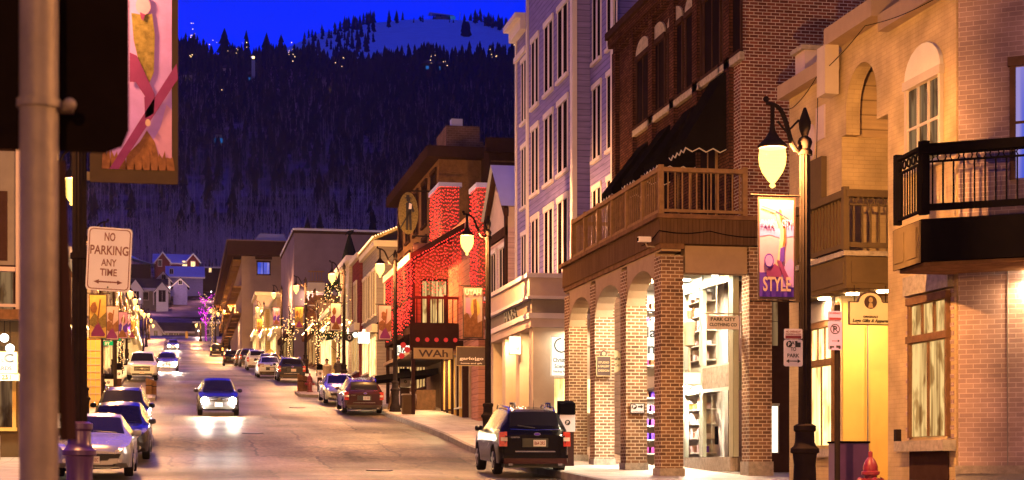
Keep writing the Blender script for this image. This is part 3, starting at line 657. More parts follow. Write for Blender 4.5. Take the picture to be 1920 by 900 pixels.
    m = MB(); m.ball((12.6,39.2,4.60), .09, 'lit_sign_strong', 10, 6); m.build('globe', l)
    c = thing('security_camera', 'white security camera on the deck corner above the arcade', 'camera', (11.0, 38.9, 5.3))
    m = MB(); m.box(10.62, 10.92, 38.85, 38.98, 5.30, 5.42, 'sign_white'); m.build('housing', c); m = MB(); m.tube([(10.8,38.95,5.3),(10.85,38.95,5.2),(11.05,38.95,5.2)], .02, 'galvanised_post', 6); m.build('bracket', c)
    m = MB(); m.box(10.60, 10.62, 38.87, 38.96, 5.32, 5.40, 'black_paint'); m.build('lens', c)
arcade_building()
# signs around the arcade
def plaque(name, label, Fm, a, z, w_, h_, board, lines, ink, ellipse=False, t=.03, cat='sign', border=None, o=0, group=None):
    p = Fm(a, z); h = thing(name, label, cat, (p[0], p[1], z), group)
    m = MB()
    if ellipse: m.disc(Fm, a, z, h_/2, o, o+t, board, 24, w_/2)
    else: m.fb(Fm, a-w_/2, a+w_/2, z-h_/2, z+h_/2, o, o+t, board)
    m.build('board', h)
    if border:
        m = MB(); b = .02*max(1, h_)
        for x0, x1, y0, y1 in ((-w_/2,w_/2,h_/2-b,h_/2),(-w_/2,w_/2,-h_/2,-h_/2+b),(-w_/2,-w_/2+b,-h_/2,h_/2),(w_/2-b,w_/2,-h_/2,h_/2)): m.fb(Fm, a+x0, a+x1, z+y0, z+y1, o+t, o+t+.008, border)
        m.build('border', h)
    if lines:
        m = MB()
        for tx, dz, hh, ww in lines: m.text(Fm, tx, a, z+dz, hh, o+t+.002, ink, ww, .006)
        m.build('lettering', h)
    return h
Q = plaque('parking_sign', 'small black and white parking sign on the second brick column from the corner', FC(0, 41.62), 11.33, 1.47, .37, .26, 'sign_white', [], 'sign_black', border='sign_black')
m = MB(); Fm = FC(0, 41.62); m.disc(Fm, 11.25, 1.51, .065, .03, .036, 'sign_black', 16); m.text(Fm, 'P', 11.25, 1.51, .09, .037, 'sign_white', None, .003); m.plate(Fm, [(11.34,1.49),(11.42,1.49),(11.42,1.46),(11.48,1.51),(11.42,1.56),(11.42,1.53),(11.34,1.53)], .03, .036, 'sign_black'); m.text(Fm, 'TOWN LIFT', 11.33, 1.385, .035, .031, 'sign_black', .28, .003); m.build('parking_symbol', Q)
h = plaque('shop_plaque', 'dark brown carved plaque on the third brick column', FC(0, 44.9), 11.28, 2.72, .42, .55, 'sign_brown', [('STUDIO', .10, .06, .3), ('& GALLERY', 0, .06, .32), ('DESIGN', -.12, .06, .3)], 'sign_gold', border='sign_gold')
m = MB(); m.disc(FC(0,44.9), 11.28, 3.06, .09, 0, .03, 'sign_brown'); m.disc(FC(0,44.9), 11.28, 3.06, .05, .03, .04, 'sign_gold'); m.build('crest', h)
h = plaque('lit_shop_sign', 'glowing white shop sign reading an, hanging behind the second arcade column', FC(0, 43.2), 12.02, 3.3, .62, 1.0, 'lit_sign', [('Ma', .22, .28, .5), ('an', -.24, .2, .44)], 'sign_black', border='sign_white')
h = plaque('oval_sign', 'pale oval shop sign hanging behind the third arcade column', FC(0, 46.4), 11.98, 2.95, .48, .62, 'sign_cream', [('Cafe', .08, .1, .3), ('& Co', -.1, .08, .25)], 'sign_brown', True)
# ================================================================== RIGHT: LAVENDER BUILDING
def lavender():
    t = thing('lavender_building', 'tall lavender clapboard building with white corner boards and paired windows', 'building', (12.56, 53, g(53)))
    sA, sB, sC, sD = 49.3, s_at(1106,13.1), s_at(990,12.56), s_at(968,12.56)
    m = MB(); m.box(13.15, 14, 49.25, 53.85, g(49)-.2, 5.85, 'grey_siding'); m.box(13.1, 14, sA+1.35, sB, 5.9, 17.8, 'lavender_siding'); m.box(12.56, 14, sB, sC, 6.0, 17.8, 'lavender_siding'); m.box(12.56, 14, sC, sD, 6.0, 16.1, 'lavender_siding'); m.build('wall', t)
    m = MB()
    m.box(12.50, 12.56, sB-.02, sB+.30, 6.2, 17.8, 'white_trim'); m.box(12.50, 12.66, sB-.06, sB-.02, 6.2, 17.8, 'white_trim')
    m.box(13.02, 13.1, sA+1.34, sA+1.66, 5.9, 17.8, 'white_trim'); m.box(12.5, 12.56, sC-.15, sC+.15, 6.2, 17.8, 'white_trim'); m.box(12.5, 12.56, sD-.2, sD, 6.2, 16.1, 'white_trim')
    m.box(12.46, 14, sC+.15, sD+.1, 15.3, 15.5, 'white_trim'); m.box(12.3, 14, sC+.15, sD+.2, 16.1, 16.5, 'white_trim'); m.box(12.1, 14, sC+.15, sD+.3, 16.5, 16.7, 'white_trim'); m.build('trim', t)
    P = FS(12.56, 0)
    for z0, z1 in ((13.0,15.3),(9.85,12.1),(6.45,8.85)):
        for a, b in ((1046,1066),(1021,1038),(997,1011)):
            s0, s1 = s_at(b,12.56), s_at(a,12.56); window(t, P, s0+.12, s1-.12, z0, z1, 'white_trim', 'dark_glass', 2, 1, .12, .03, bars=.26)
        s0, s1 = s_at(988,12.56), s_at(978,12.56); window(t, P, s0+.1, s1-.1, z0-.2, z1-.3, 'white_trim', 'dark_glass', 2, 1, .10, .03, bars=.2)
    P = FS(13.1, 0)
    for z0, z1 in ((13.0,15.6),(9.85,12.1),(6.6,8.85)):
        for a, b in ((1112,1128),(1139,1158)):
            s0, s1 = s_at(b,13.1), s_at(a,13.1); window(t, P, s0+.08, s1-.08, z0, z1, 'white_trim', 'dark_glass', 2, 1, .10, .03, bars=.22)
    # projecting shop storey
    u1, s1, s2 = 11.2, 53.9, 61.6
    m = MB(); m.box(u1-.15, 14, s1-.15, s2, 5.45, 6.2, 'pink_plaster'); m.box(u1-.25, 14, s1-.25, s2, 6.08, 6.22, 'white_trim'); m.box(u1-.05, 14, s1-.05, s2, 4.95, 5.45, 'grey_plaster'); m.box(u1-.22, 14, s1-.22, s2, 5.40, 5.50, 'white_trim')
    m.box(u1-.18, 14, s1-.18, s2, 4.78, 4.95, 'white_trim'); m.box(u1-.1, 14, s1-.1, s2, 4.5, 4.78, 'pink_plaster'); m.build('parapet', t)
    m = MB(); zg = g(54)
    for a in (53.9, 56.1, 58.6, 61.0): m.box(u1, u1+.5, a, a+.65, zg, 4.5, 'pale_plaster')
    m.box(u1+.5, u1+.7, 53.9, 61.6, zg, 4.5, 'pale_plaster'); m.box(u1+.51, 13.4, 53.93, 53.99, 3.95, 4.49, 'pale_plaster'); m.box(u1+.5, 13.4, 54.0, 54.15, zg, 4.5, 'pale_plaster'); m.build('shop_wall', t)
    P = FS(u1+.5, 0)
    for a, b, gl in ((54.75,56.0,'lit_dim'),(56.95,58.4,'dark_glass'),(59.4,60.8,'lit_warm')): window(t, P, a, b, 1.4, 4.3, 'cream_trim', gl, 2, 1, .07, .05)
    window(t, FC(0, 54.0), 11.85, 13.2, 1.75, 2.85, 'cream_trim', 'lit_warm_bright', 3, 1, .06, .05)
    m = MB(); Fp = FS(u1-.05, 0); m.text(Fp, 'HARA', 57.3, 5.18, .36, .01, 'sign_black', 2.2, .03, flip=True); m.build('lettering', t)
    for a in (55.2, 58.2): light_area('shop_downlight', (11.0, a, 4.45), .3, 110, WARM)
    light_area('shop_downlight', (12.5, 53.5, 4.4), .3, 70, (1,.8,.5))
    h = plaque('reading_room_sign', 'tall white sign for the reading room with a black ring emblem', FC(0, 53.6), 12.06, 3.55, .68, 1.28, 'lit_sign', [('Christian', -.12, .15, .55), ('Science', -.32, .14, .45), ('Reading Room', -.50, .10, .52)], 'sign_black', border='sign_white')
    m = MB(); Fm = FC(0, 53.6)
    for i in range(16):
        t0, t1 = i*math.pi/8, (i+1)*math.pi/8
        if i in (3,): continue
        m.plate(Fm, [(12.06+r_*math.cos(q), 3.9+r_*math.sin(q)) for r_, q in ((.24,t0),(.24,t1),(.20,t1),(.20,t0))], .032, .042, 'sign_black')
    m.build('emblem', h)
    plaque('shop_sign', 'small framed grey sign hung beside the reading room corner', FC(0, 55.9), 11.0, 4.05, .42, .62, 'sign_white', [('GALLERY', .1, .07, .3), ('LODGE', -.1, .1, .28)], 'sign_black', border='sign_black')
lavender()
# ================================================================== RIGHT: PINK GABLED HOUSE
def pink_house():
    t = thing('gabled_building', 'pink clapboard building with dark trim and blue snowy gable roof', 'building', (12.4, 66, g(66)))
    u, a, b = 12.4, 64.4, 68.6
    m = MB(); m.box(u, 15, a, b, g(64), 9.2, 'pink_siding')
    m.plate(FS(u+.3, 0), [(a,9.2),(b,9.2),(b,9.9),(66.5,11.7),(a,10.0)], 0, .3, 'pink_plaster'); m.build('wall', t)
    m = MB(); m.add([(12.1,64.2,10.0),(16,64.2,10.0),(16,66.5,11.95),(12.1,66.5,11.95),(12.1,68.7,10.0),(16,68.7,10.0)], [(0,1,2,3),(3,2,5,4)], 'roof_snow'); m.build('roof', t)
    m = MB(); m.box(u-.12, u, a, b, 8.9, 9.25, 'dark_brown'); m.box(u-.1, u, a, a+.3, g(64), 10, 'dark_brown'); m.box(u-.1, u, b-.3, b, g(64), 10, 'dark_brown')
    P = FS(u, 0)
    for (a0,z0),(a1,z1) in (((64.2,9.9),(66.5,11.85)),((66.5,11.85),(68.7,9.9))): m.plate(P, [(a0,z0-.3),(a1,z1-.3),(a1,z1),(a0,z0)], .02, .2, 'dark_brown')
    m.box(u-.15, u, a, b, 5.2, 5.6, 'white_trim'); m.build('trim', t)
    for c in (65.4, 67.3): window(t, P, c-.55, c+.55, 6.3, 8.5, 'white_trim', 'dark_glass', 2, 1, .1, .06)
    for c in (65.6, 67.5): window(t, P, c-.8, c+.8, 2.2, 4.6, 'cream_trim', 'lit_warm', 2, 1, .1, .06)
    light_area('shop_downlight', (12.0, 67, 5.0), .3, 90, WARM)
pink_house()
# ================================================================== RIGHT: RESTAURANT WITH RED LIGHT CURTAINS
def red_restaurant():
    t = thing('restaurant', 'restaurant hung with curtains of red fairy lights above a balcony', 'building', (12, 75, g(75)))
    m = MB(); m.box(12.4, 15.5, 69, 86, g(72), 11.0, 'restaurant_siding'); m.box(12.2, 12.4, 72, 86, 5.6, 9.6, 'restaurant_siding'); m.build('wall', t)
    # tower fronts that carry the lights
    m = MB(); m.box(12.0, 12.9, 79.0, 82.2, 10.5, 13.1, 'restaurant_siding'); m.box(11.9, 13.0, 78.9, 82.3, 13.1, 13.3, 'roof_snow'); m.build('tower', t); m = MB(); m.box(12.1, 12.9, 69.3, 71.0, g(70), 11.5, 'restaurant_siding'); m.box(12.0, 13.0, 69.2, 71.1, 11.5, 11.7, 'roof_snow'); m.build('tower', t)
    # mono-pitch roof falling towards the street
    s0, s1 = 74.6, 84.5
    m = MB(); m.hexa([(10.0,s0,9.15),(13.0,s0,10.9),(13.0,s1,10.9),(10.0,s1,9.15),(10.0,s0,9.4),(13.0,s0,11.15),(13.0,s1,11.15),(10.0,s1,9.4)], 'dark_brown')
    m.box(9.93, 10.0, s0-.05, s1, 9.1, 9.42, 'sign_gold'); m.build('roof', t)
    zf = 5.95
    m = MB(); m.box(10.1, 12.4, 75, 85, zf, zf+.35, 'dark_brown'); m.box(10.0, 12.4, 74.9, 75.0, zf-.75, zf+.4, 'dark_brown'); m.box(10.0, 12.4, 75.0, 85, 5.0, 5.15, 'tan_stucco'); m.build('balcony', t)
    m = MB(); rail(m, FC(10.1, 75), 0, 2.3, zf+.3, zf+1.6, 0, 'dark_brown', .22, .04, .1, (0,.75,1.5,2.3)); rail(m, FS(10.1, 75), 0, 9.5, zf+.3, zf+1.6, 0, 'dark_brown', .25, .04, .1, (2.4,4.8,7.2,9.5)); m.build('railing', t)
    m = MB(); m.box(10.1, 10.25, 75.0, 75.15, g(75), 9.2, 'dark_brown'); m.box(12.2, 12.35, 75.0, 75.15, g(75), 5.6, 'dark_brown'); m.box(10.1, 10.25, 84.3, 84.5, g(85), 9.2, 'dark_brown'); m.build('post', t)
    P = FC(0, 74.95)
    window(t, FC(0, 78.0), 11.0, 12.1, zf+.4, zf+2.6, 'dark_brown', 'lit_warm', 3, 1, .06, .04)
    m = MB(); m.box(10.6, 12.4, 78.0, 78.2, zf+.3, 10.3, 'restaurant_siding'); m.box(12.4, 13.4, 76.0, 76.2, zf+.3, 10.8, 'restaurant_siding'); m.build('balcony_wall', t)
    m = MB()
    for i in range(5):
        x = 10.35+i*.42; m.ball((x, 74.85, zf-.33), .10, 'lantern_red', 10, 6)
    l = m.build('lantern', t)
    # entrance below
    m = MB(); m.box(12.2, 12.4, 72, 85, g(74), 5.0, 'tan_stucco')
    for i in range(9): s = 72.3+i*.75; m.box(11.95, 12.2, s, s+.22, g(74), 5.0, 'yellow_plaster' if i % 2 else 'dark_brown')
    m.build('entrance_wall', t)
    window(t, FS(12.2, 0), 72.6, 74.2, 2.6, 4.8, 'cream_trim', 'lit_warm', 3, 1, .06, .26); window(t, FS(12.2, 0), 75.6, 77.2, 2.6, 4.8, 'dark_brown', 'lit_warm_bright', 2, 1, .06, .26)
    m = MB(); m.hexa([(8.9,79,4.0),(11.9,79,4.35),(11.9,84,4.35),(8.9,84,4.0),(8.9,79,4.22),(11.9,79,4.62),(11.9,84,4.62),(8.9,84,4.22)], 'black_canvas'); m.box(8.86,8.9,79,84,3.95,4.24,'cream_trim'); m.build('entrance_canopy', t)
    m = MB(); m.tube([(9.6,79.4,g(80)),(9.9,79.4,4.1)], .07, 'brown_wood', 8); m.tube([(10.9,79.4,g(80)),(10.7,79.4,4.2)], .07, 'brown_wood', 8); m.box(10.9,11.8,79.2,79.3,g(79),3.6,'brown_wood'); m.build('canopy_support', t)
    light_area('porch_downlight', (11.2, 76.5, 4.95), .3, 260, WARM)
    m = MB(); m.lathe((11.2, 76.2, 4.93), [(.14,0),(.14,.05)], 'downlight', 12); m.build('porch_lamp', t)
    # the light curtains: hung strings of bulbs
    m = MB(); wr = MB()
    def string(x, y, zt, zb):
        z = zt
        while z > zb: m.dot((x+random.uniform(-.03,.03), y+random.uniform(-.03,.03), z), .032, 'bulb_red'); z -= random.uniform(.12,.22)
        wr.tube([(x,y,zt),(x,y,zb)], .006, 'dark_brown', 3, False)
    for i in range(58):
        s = s0+.1+i*.165; string(10.05, s, 9.1, 6.0+random.uniform(0,1.0) if i > 12 else 6.6+random.uniform(0,.6))
    for i in range(34): u = 10.05+i*.087; string(u, s0-.02-random.uniform(0,.3), 9.1+(u-10)*.58, 7.75+random.uniform(-.4,.5))
    for i in range(12): u = 12.0+i*.075; string(u, 78.95, 13.1, 10.6)
    for i in range(19): string(11.95, 79.1+i*.165, 13.1, 10.6)
    for i in range(16): string(12.05, 69.3+i*.11, 11.5, 6.2)
    for i in range(10): u = 12.1+i*.085; string(u, 69.25, 11.5, 6.6)
    for i in range(14): string(10.06, 75.2+i*.32, 7.3, 6.3)
    h = thing('light_curtain', 'curtains of hanging red fairy lights draped over the restaurant balcony', 'fairy lights', (10, 75, 9))
    o = m.build('bulbs', h); o['kind'] = 'stuff'; o = wr.build('wires', h); o['kind'] = 'stuff'
    l = bpy.data.lights.new('curtain_glow', 'AREA'); l.shape = 'RECTANGLE'; l.size = 9; l.size_y = 2.2; l.energy = 120; l.color = (1,.03,.02)
    o = bpy.data.objects.new('curtain_glow', l); COL.objects.link(o); o.location = (10.25, 79.6, 8.2); o.rotation_euler = (R(90), 0, R(-90))
    l = bpy.data.lights.new('curtain_glow_front', 'AREA'); l.shape = 'RECTANGLE'; l.size = 2.4; l.size_y = 2.2; l.energy = 120; l.color = (1,.03,.02)
    o = bpy.data.objects.new('curtain_glow_front', l); COL.objects.link(o); o.location = (11.2, 74.5, 8.4); o.rotation_euler = (R(90), 0, 0)
    # signs at the entrance
    plaque('restaurant_sign', 'long gold sign reading WAh over the restaurant entrance', FC(0, 73.6), 10.85, 4.93, 1.75, .5, 'sign_gold', [('WAh', .0, .32, 1.3)], 'sign_brown', border='sign_brown')
    plaque('live_sign', 'small white sign reading LIVE left of the restaurant entrance', FC(0, 78.0), 10.1, 5.35, .6, .45, 'lit_sign', [('LIVE', 0, .3, .5)], 'sign_black')
    plaque('shop_sign', 'dark hanging board with grey lettering behind the second lamp post', FC(0, 62.5), 10.65, 4.1, 1.15, .72, 'sign_brown', [('garlo|go', -.1, .14, .9), ('home and gift', -.27, .06, .8)], 'sign_white', border='sign_gold')
    c = thing('lantern_cluster', 'three red paper lanterns hanging at the left of the gold sign', 'lantern', (10.1, 74.2, 5.2)); m = MB()
    for x, z in ((9.55,4.85),(9.8,5.12),(9.62,5.32)): m.ball((x, 74.2, z), .13, 'lantern_red', 10, 6); m.tube([(x,74.2,z+.15),(x,74.2,z+.45)], .01, 'dark_metal', 4)
    m.build('paper_shade', c)
red_restaurant()
def generic(name, label, side, u, s0, s1, zt, wall, trim='cream_trim', depth=4, ends=True, floors=(), shop=None, zb=None, par=.3, cam_windows=(), roof=None, cornice=.25, cat='building', light=0):
    sg = 1 if side > 0 else -1; zb = g(s0)-.2 if zb is None else zb
    t = thing(name, label, cat, (u, s0, zb)); x0, x1 = (u, u+depth) if sg > 0 else (u-depth, u)
    m = MB(); m.box(x0, x1, s0, s1, zb, zt, wall); m.build('wall', t)
    m = MB()
    if cornice: m.box(x0-(cornice if sg > 0 else 0), x1+(cornice if sg < 0 else 0), s0-cornice, s1+.02, zt-par, zt+.06, trim)
    if roof: m.box(x0-.1, x1+.1, s0-.1, s1, zt+.06, zt+.25, roof)
    if m.v: m.build('cornice', t)
    Fm = FS(u, 0) if sg > 0 else FL(u, 0); m = MB(); m.fb(Fm, s0, s1, zb+3.6, zb+4.1, .0, .35, trim); m.build('shop_fascia', t)
    for z0, z1, n, gl in floors:
        for i in range(n):
            c = s0+(s1-s0)*(i+.5)/n; hw = min(.8, (s1-s0)/n*.3); window(t, Fm, c-hw, c+hw, z0, z1, trim, gl, 2, 1, .12, .07)
    if shop:
        n = max(1, int((s1-s0)/4))
        for i in range(n):
            a = s0+(s1-s0)*(i+.08)/n; b = s0+(s1-s0)*(i+.92)/n; zq = g((a+b)/2); window(t, Fm, a, b, zq+.6, zb+3.4, trim, shop, 3, 1, .12, .08)
    for a0, a1, z0, z1, gl, nx in cam_windows: window(t, FC(0, s0), a0, a1, z0, z1, trim, gl, nx, 1, .1, .06)
    if light >= 230:  # invented bulb rows that thicken the glow of the far shops
        m = MB(); xe = u-sg*(cornice+.05); k_ = int((s1-s0)/.7)
        for i in range(k_): m.ball((xe, s0+.3+i*.7, zb+4.15), .06, 'bulb_added', 6, 4)
        for i in range(8): m.ball((u+sg*.4*i, s0-.1, zb+4.15), .06, 'bulb_added', 6, 4)
        m.build('bulb_row', t)
    if light:
        for i in range(max(1, int((s1-s0)/9))): light_area('shop_downlight', (u-sg*.5, s0+4.5+i*9, zb+3.9+slope(s0)*(4.5+i*9)*.5), .4, light, WARM)
    return t
# ================================================================== RIGHT: BUILDINGS FARTHER UP
def Z(py, Yc): return (YH-py)*Yc/FPX
def S_(Yc, u): return (Yc-u*SA)/CA
def far_right():
    t = generic('timber_building', 'dark brown building with projecting cornice and tall narrow windows', 1, 13.0, 86.2, 103, 16.2, 'brown_wood', 'dark_brown', 3, floors=((13.0,15.2,5,'dark_glass'),(9.5,12.2,5,'dark_glass')), shop='lit_warm', cornice=.7, par=.5, light=90)
    t = thing('chimney_building', 'brick building with a stepped chimney wall beside a dark timber upper storey', 'building', (13.8, 88, g(88)))
    m = MB(); m.box(13.9, 15.9, 89.5, 96, g(89), 17.3, 'chimney_brick'); m.box(13.9, 15.7, 89.5, 93, 17.3, 18.1, 'chimney_brick'); m.box(14.2, 14.8, 89.6, 90.2, 18.1, 18.5, 'roof_snow')
    m.box(15.9, 22, 90, 96, g(89), 17.2, 'chimney_brick'); m.build('wall', t)
    m = MB(); m.box(15.2, 22, 84, 89.5, 11, 16.0, 'dark_brown'); m.box(15.0, 22, 83.6, 84, 15.7, 16.4, 'dark_brown')
    for i in range(8): m.box(15.3, 22, 83.93, 84, 11.4+i*.55, 11.47+i*.55, 'brown_wood')
    m.build('upper_storey', t)
    m = MB(); m.box(14.6, 22, 84, 89.5, g(84), 11, 'chimney_brick'); m.build('side_wall', t)
    # oval figure sign
    Fm = FC(0, 84.4); u = u_at(765, 84.4); h = thing('oval_sign', 'large oval sign with a silhouetted standing miner above the red lights', 'sign', (u, 84.4, 12))
    zc = Z(400, S_(0,0)+84.4*CA+u*SA); m = MB(); m.disc(Fm, u, zc, 1.05, 0, .08, 'art_olive', 28, .5); m.build('board', h)
    m = MB(); b = u+.02
    for pl in ([(b-.13,zc-.02),(b+.13,zc-.02),(b+.16,zc+.5),(b+.05,zc+.58),(b-.14,zc+.5)],[(b-.13,zc),(b,zc),(b-.02,zc-.85),(b-.14,zc-.85)],[(b,zc),(b+.13,zc),(b+.16,zc-.85),(b+.04,zc-.85)],[(b-.2,zc+.72),(b+.14,zc+.72),(b+.14,zc+.77),(b+.05,zc+.78),(b+.03,zc+.9),(b-.11,zc+.9),(b-.13,zc+.77),(b-.2,zc+.77)],[(b+.14,zc+.48),(b+.3,zc+.1),(b+.2,zc+.02),(b+.1,zc+.3)],[(b-.45,zc-.75),(b-.4,zc-.8),(b+.12,zc+.1),(b+.06,zc+.14)]): m.plate(Fm, pl, .08, .12, 'sign_black')
    m.disc(Fm, b-.02, zc+.66, .1, .08, .12, 'sign_black', 12); m.plate(Fm, [(b+.0,zc+.2),(b+.14,zc+.2),(b+.16,zc+.45),(b+.02,zc+.5)], .12, .13, 'sign_white'); m.build('figure', h)
    m = MB(); m.box(u+.2, 13.2, 84.4, 84.46, zc-1.15, zc-1.08, 'dark_metal'); m.box(u+.2, 13.2, 84.4, 84.46, zc+1.1, zc+1.16, 'dark_metal'); m.build('bracket', h)
    # grey clapboard with yellow lit side
    t = generic('clapboard_building', 'grey clapboard building with a yellow lit street front and bulbs along the roof', 1, 12.0, 105, 113.5, 13.9, 'grey_siding', 'cream_trim', 5, floors=((9.5,12.2,3,'lit_dim'),), shop='lit_warm_bright', cam_windows=((12.5,13.3,9.2,11.6,'dark_glass',2),), light=220)
    m = MB(); m.hexa([(11.7,104.8,13.95),(14.8,104.8,15.3),(14.8,113.6,15.3),(11.7,113.6,13.95),(11.7,104.8,14.1),(14.8,104.8,15.5),(14.8,113.6,15.5),(11.7,113.6,14.1)], 'yellow_siding'); m.build('roof', t)
    m = MB()
    for i in range(26): m.ball((11.68, 104.9+i*.34, 14.15), .045, 'bulb_warm', 6, 4)
    for i in range(20): m.ball((11.7+i*.16, 104.7, 14.15+i*.07), .045, 'bulb_warm', 6, 4)
    m.build('bulb_row', t)
    t = generic('clapboard_building', 'narrow dark red fronted building between yellow and grey neighbours', 1, 11.8, 113.6, 118.5, 14.2, 'red_house_siding', 'cream_trim', 5, floors=((9.8,12.4,1,'lit_dim'),), shop='lit_warm', light=160)
    t = generic('clapboard_building', 'pale building with stepped parapet and lit windows above the round shop signs', 1, 11.6, 118.6, 128, 14.6, 'cream_siding', 'white_trim', 5, floors=((10.2,12.6,3,'lit_warm'),), shop='lit_warm_bright', light=240)
    # lit shops below the blank wall
    generic('shop_building', 'low yellow lit shop with garlands over its porch roof', 1, 11.3, 128.2, 139, g(128)+5.2, 'yellow_siding', 'cream_trim', 5, shop='lit_warm_bright', light=300)
    generic('shop_building', 'low shop with a balcony and glowing windows below the blank wall', 1, 11.0, 139.2, 152, g(139)+6.2, 'tan_stucco', 'brown_wood', 5, floors=((13.0,14.4,3,'lit_warm'),), shop='lit_warm', light=300)
    t = generic('hall', 'big windowless hall with a blank purple wall facing down the street', 1, 10.0, 152.5, 172, Z(434,152), 'dusk_plaster', 'dark_brown', 9, shop='lit_warm', cornice=.05, par=.2, roof='roof_snow', light=260)
    P = FC(0, 152.5); u = u_at(592, 152); zb = Z(540, 152); m = MB(); m.fb(P, u-.75, u+.75, zb-.4, zb+.35, 0, 1.2, 'cream_trim'); rail(m, P, u-.7, u+.7, zb+.35, zb+1.4, 1.1, 'deck_wood', .2, .05, .1); m.build('balcony', t)
    light_area('wall_lamp', (u-.3, 151.4, zb-.6), .3, 160, WARM, (R(60),0,0))
    # mid row of shops
    u = 9.6
    for s0, s1, h, wl, lab in ((172.5,184,7.2,'pale_plaster','pale plaster shop with a curved parapet in the distant row'),(184.2,194,6.4,'yellow_siding','yellow distant shop with a railed balcony'),(194.2,204,8.2,'pink_plaster','pink distant shop below the hotel roof')):
        generic('shop_building', lab, 1, u, s0, s1, g(s0)+h, wl, 'cream_trim', 5, floors=((g(s0)+4.6,g(s0)+6,2,'lit_warm'),), shop='lit_warm_bright', cam_windows=((u+.5,u+2.6,g(s0)+4.4,g(s0)+5.9,'lit_warm_bright',4),), light=380); u -= .5
    # hotel
    zt = Z(470, 212); t = thing('hotel', 'large taupe hotel with a deep flat roof overhang at the far end', 'hotel', (7, 208, g(208)))
    m = MB(); m.box(7.3, 15, 206, 285, g(206), zt-1.4, 'taupe_plaster'); m.build('wall', t)
    m = MB(); m.box(5.6, 15.5, 204.6, 285, zt-1.7, zt, 'dark_brown'); m.box(5.5, 15.5, 204.5, 285, zt-.05, zt+.05, 'taupe_plaster'); m.build('roof', t)
    m = MB(); x0, x1 = 8.6, 13; m.add([(x0,208,zt),(x1,208,zt),(x1-.6,208,zt+1.3),(x0+.9,208,zt+1.3),(x0,214,zt),(x1,214,zt),(x1-.6,214,zt+1.3),(x0+.9,214,zt+1.3)], [(0,1,2,3),(4,7,6,5),(3,2,6,7),(0,3,7,4),(1,5,6,2)], 'roof_snow'); m.build('snowy_dormer', t)
    P = FC(0, 206); window(t, P, 9.2, 10.6, Z(524,210), Z(503,210), 'dark_brown', 'lit_blue', 2, 1, .12, .08)
    m = MB(); m.fb(P, 8.9, 10.9, Z(505,210)+.5, Z(492,210), 0, .15, 'dark_brown'); m.box(12.2, 15, 203, 206, zt-5, zt-4.6, 'pink_plaster'); m.box(12.4, 15, 203, 203.1, zt-6.8, zt-4.8, 'pink_plaster'); m.box(12.2,15,202.9,203,zt-4.4,zt-2.6,'brown_siding'); m.build('balcony', t)
    m = MB()
    for i in range(3):
        for q in range(12): s = 207+q*6; m.box(6.3, 7.3, s, s+5, zt-2.2-i*3.2, zt-2.0-i*3.2, 'deck_wood'); m.box(6.28, 6.36, s, s+5, zt-2.2-i*3.2, zt-1.2-i*3.2, 'brown_wood')
    m.build('street_balcony', t); light_area('shop_downlight', (6.2, 215, g(215)+5), .5, 600, WARM); light_area('shop_downlight', (6.2, 240, g(240)+5), .5, 600, WARM)
    # small square canopy roofs
far_right()
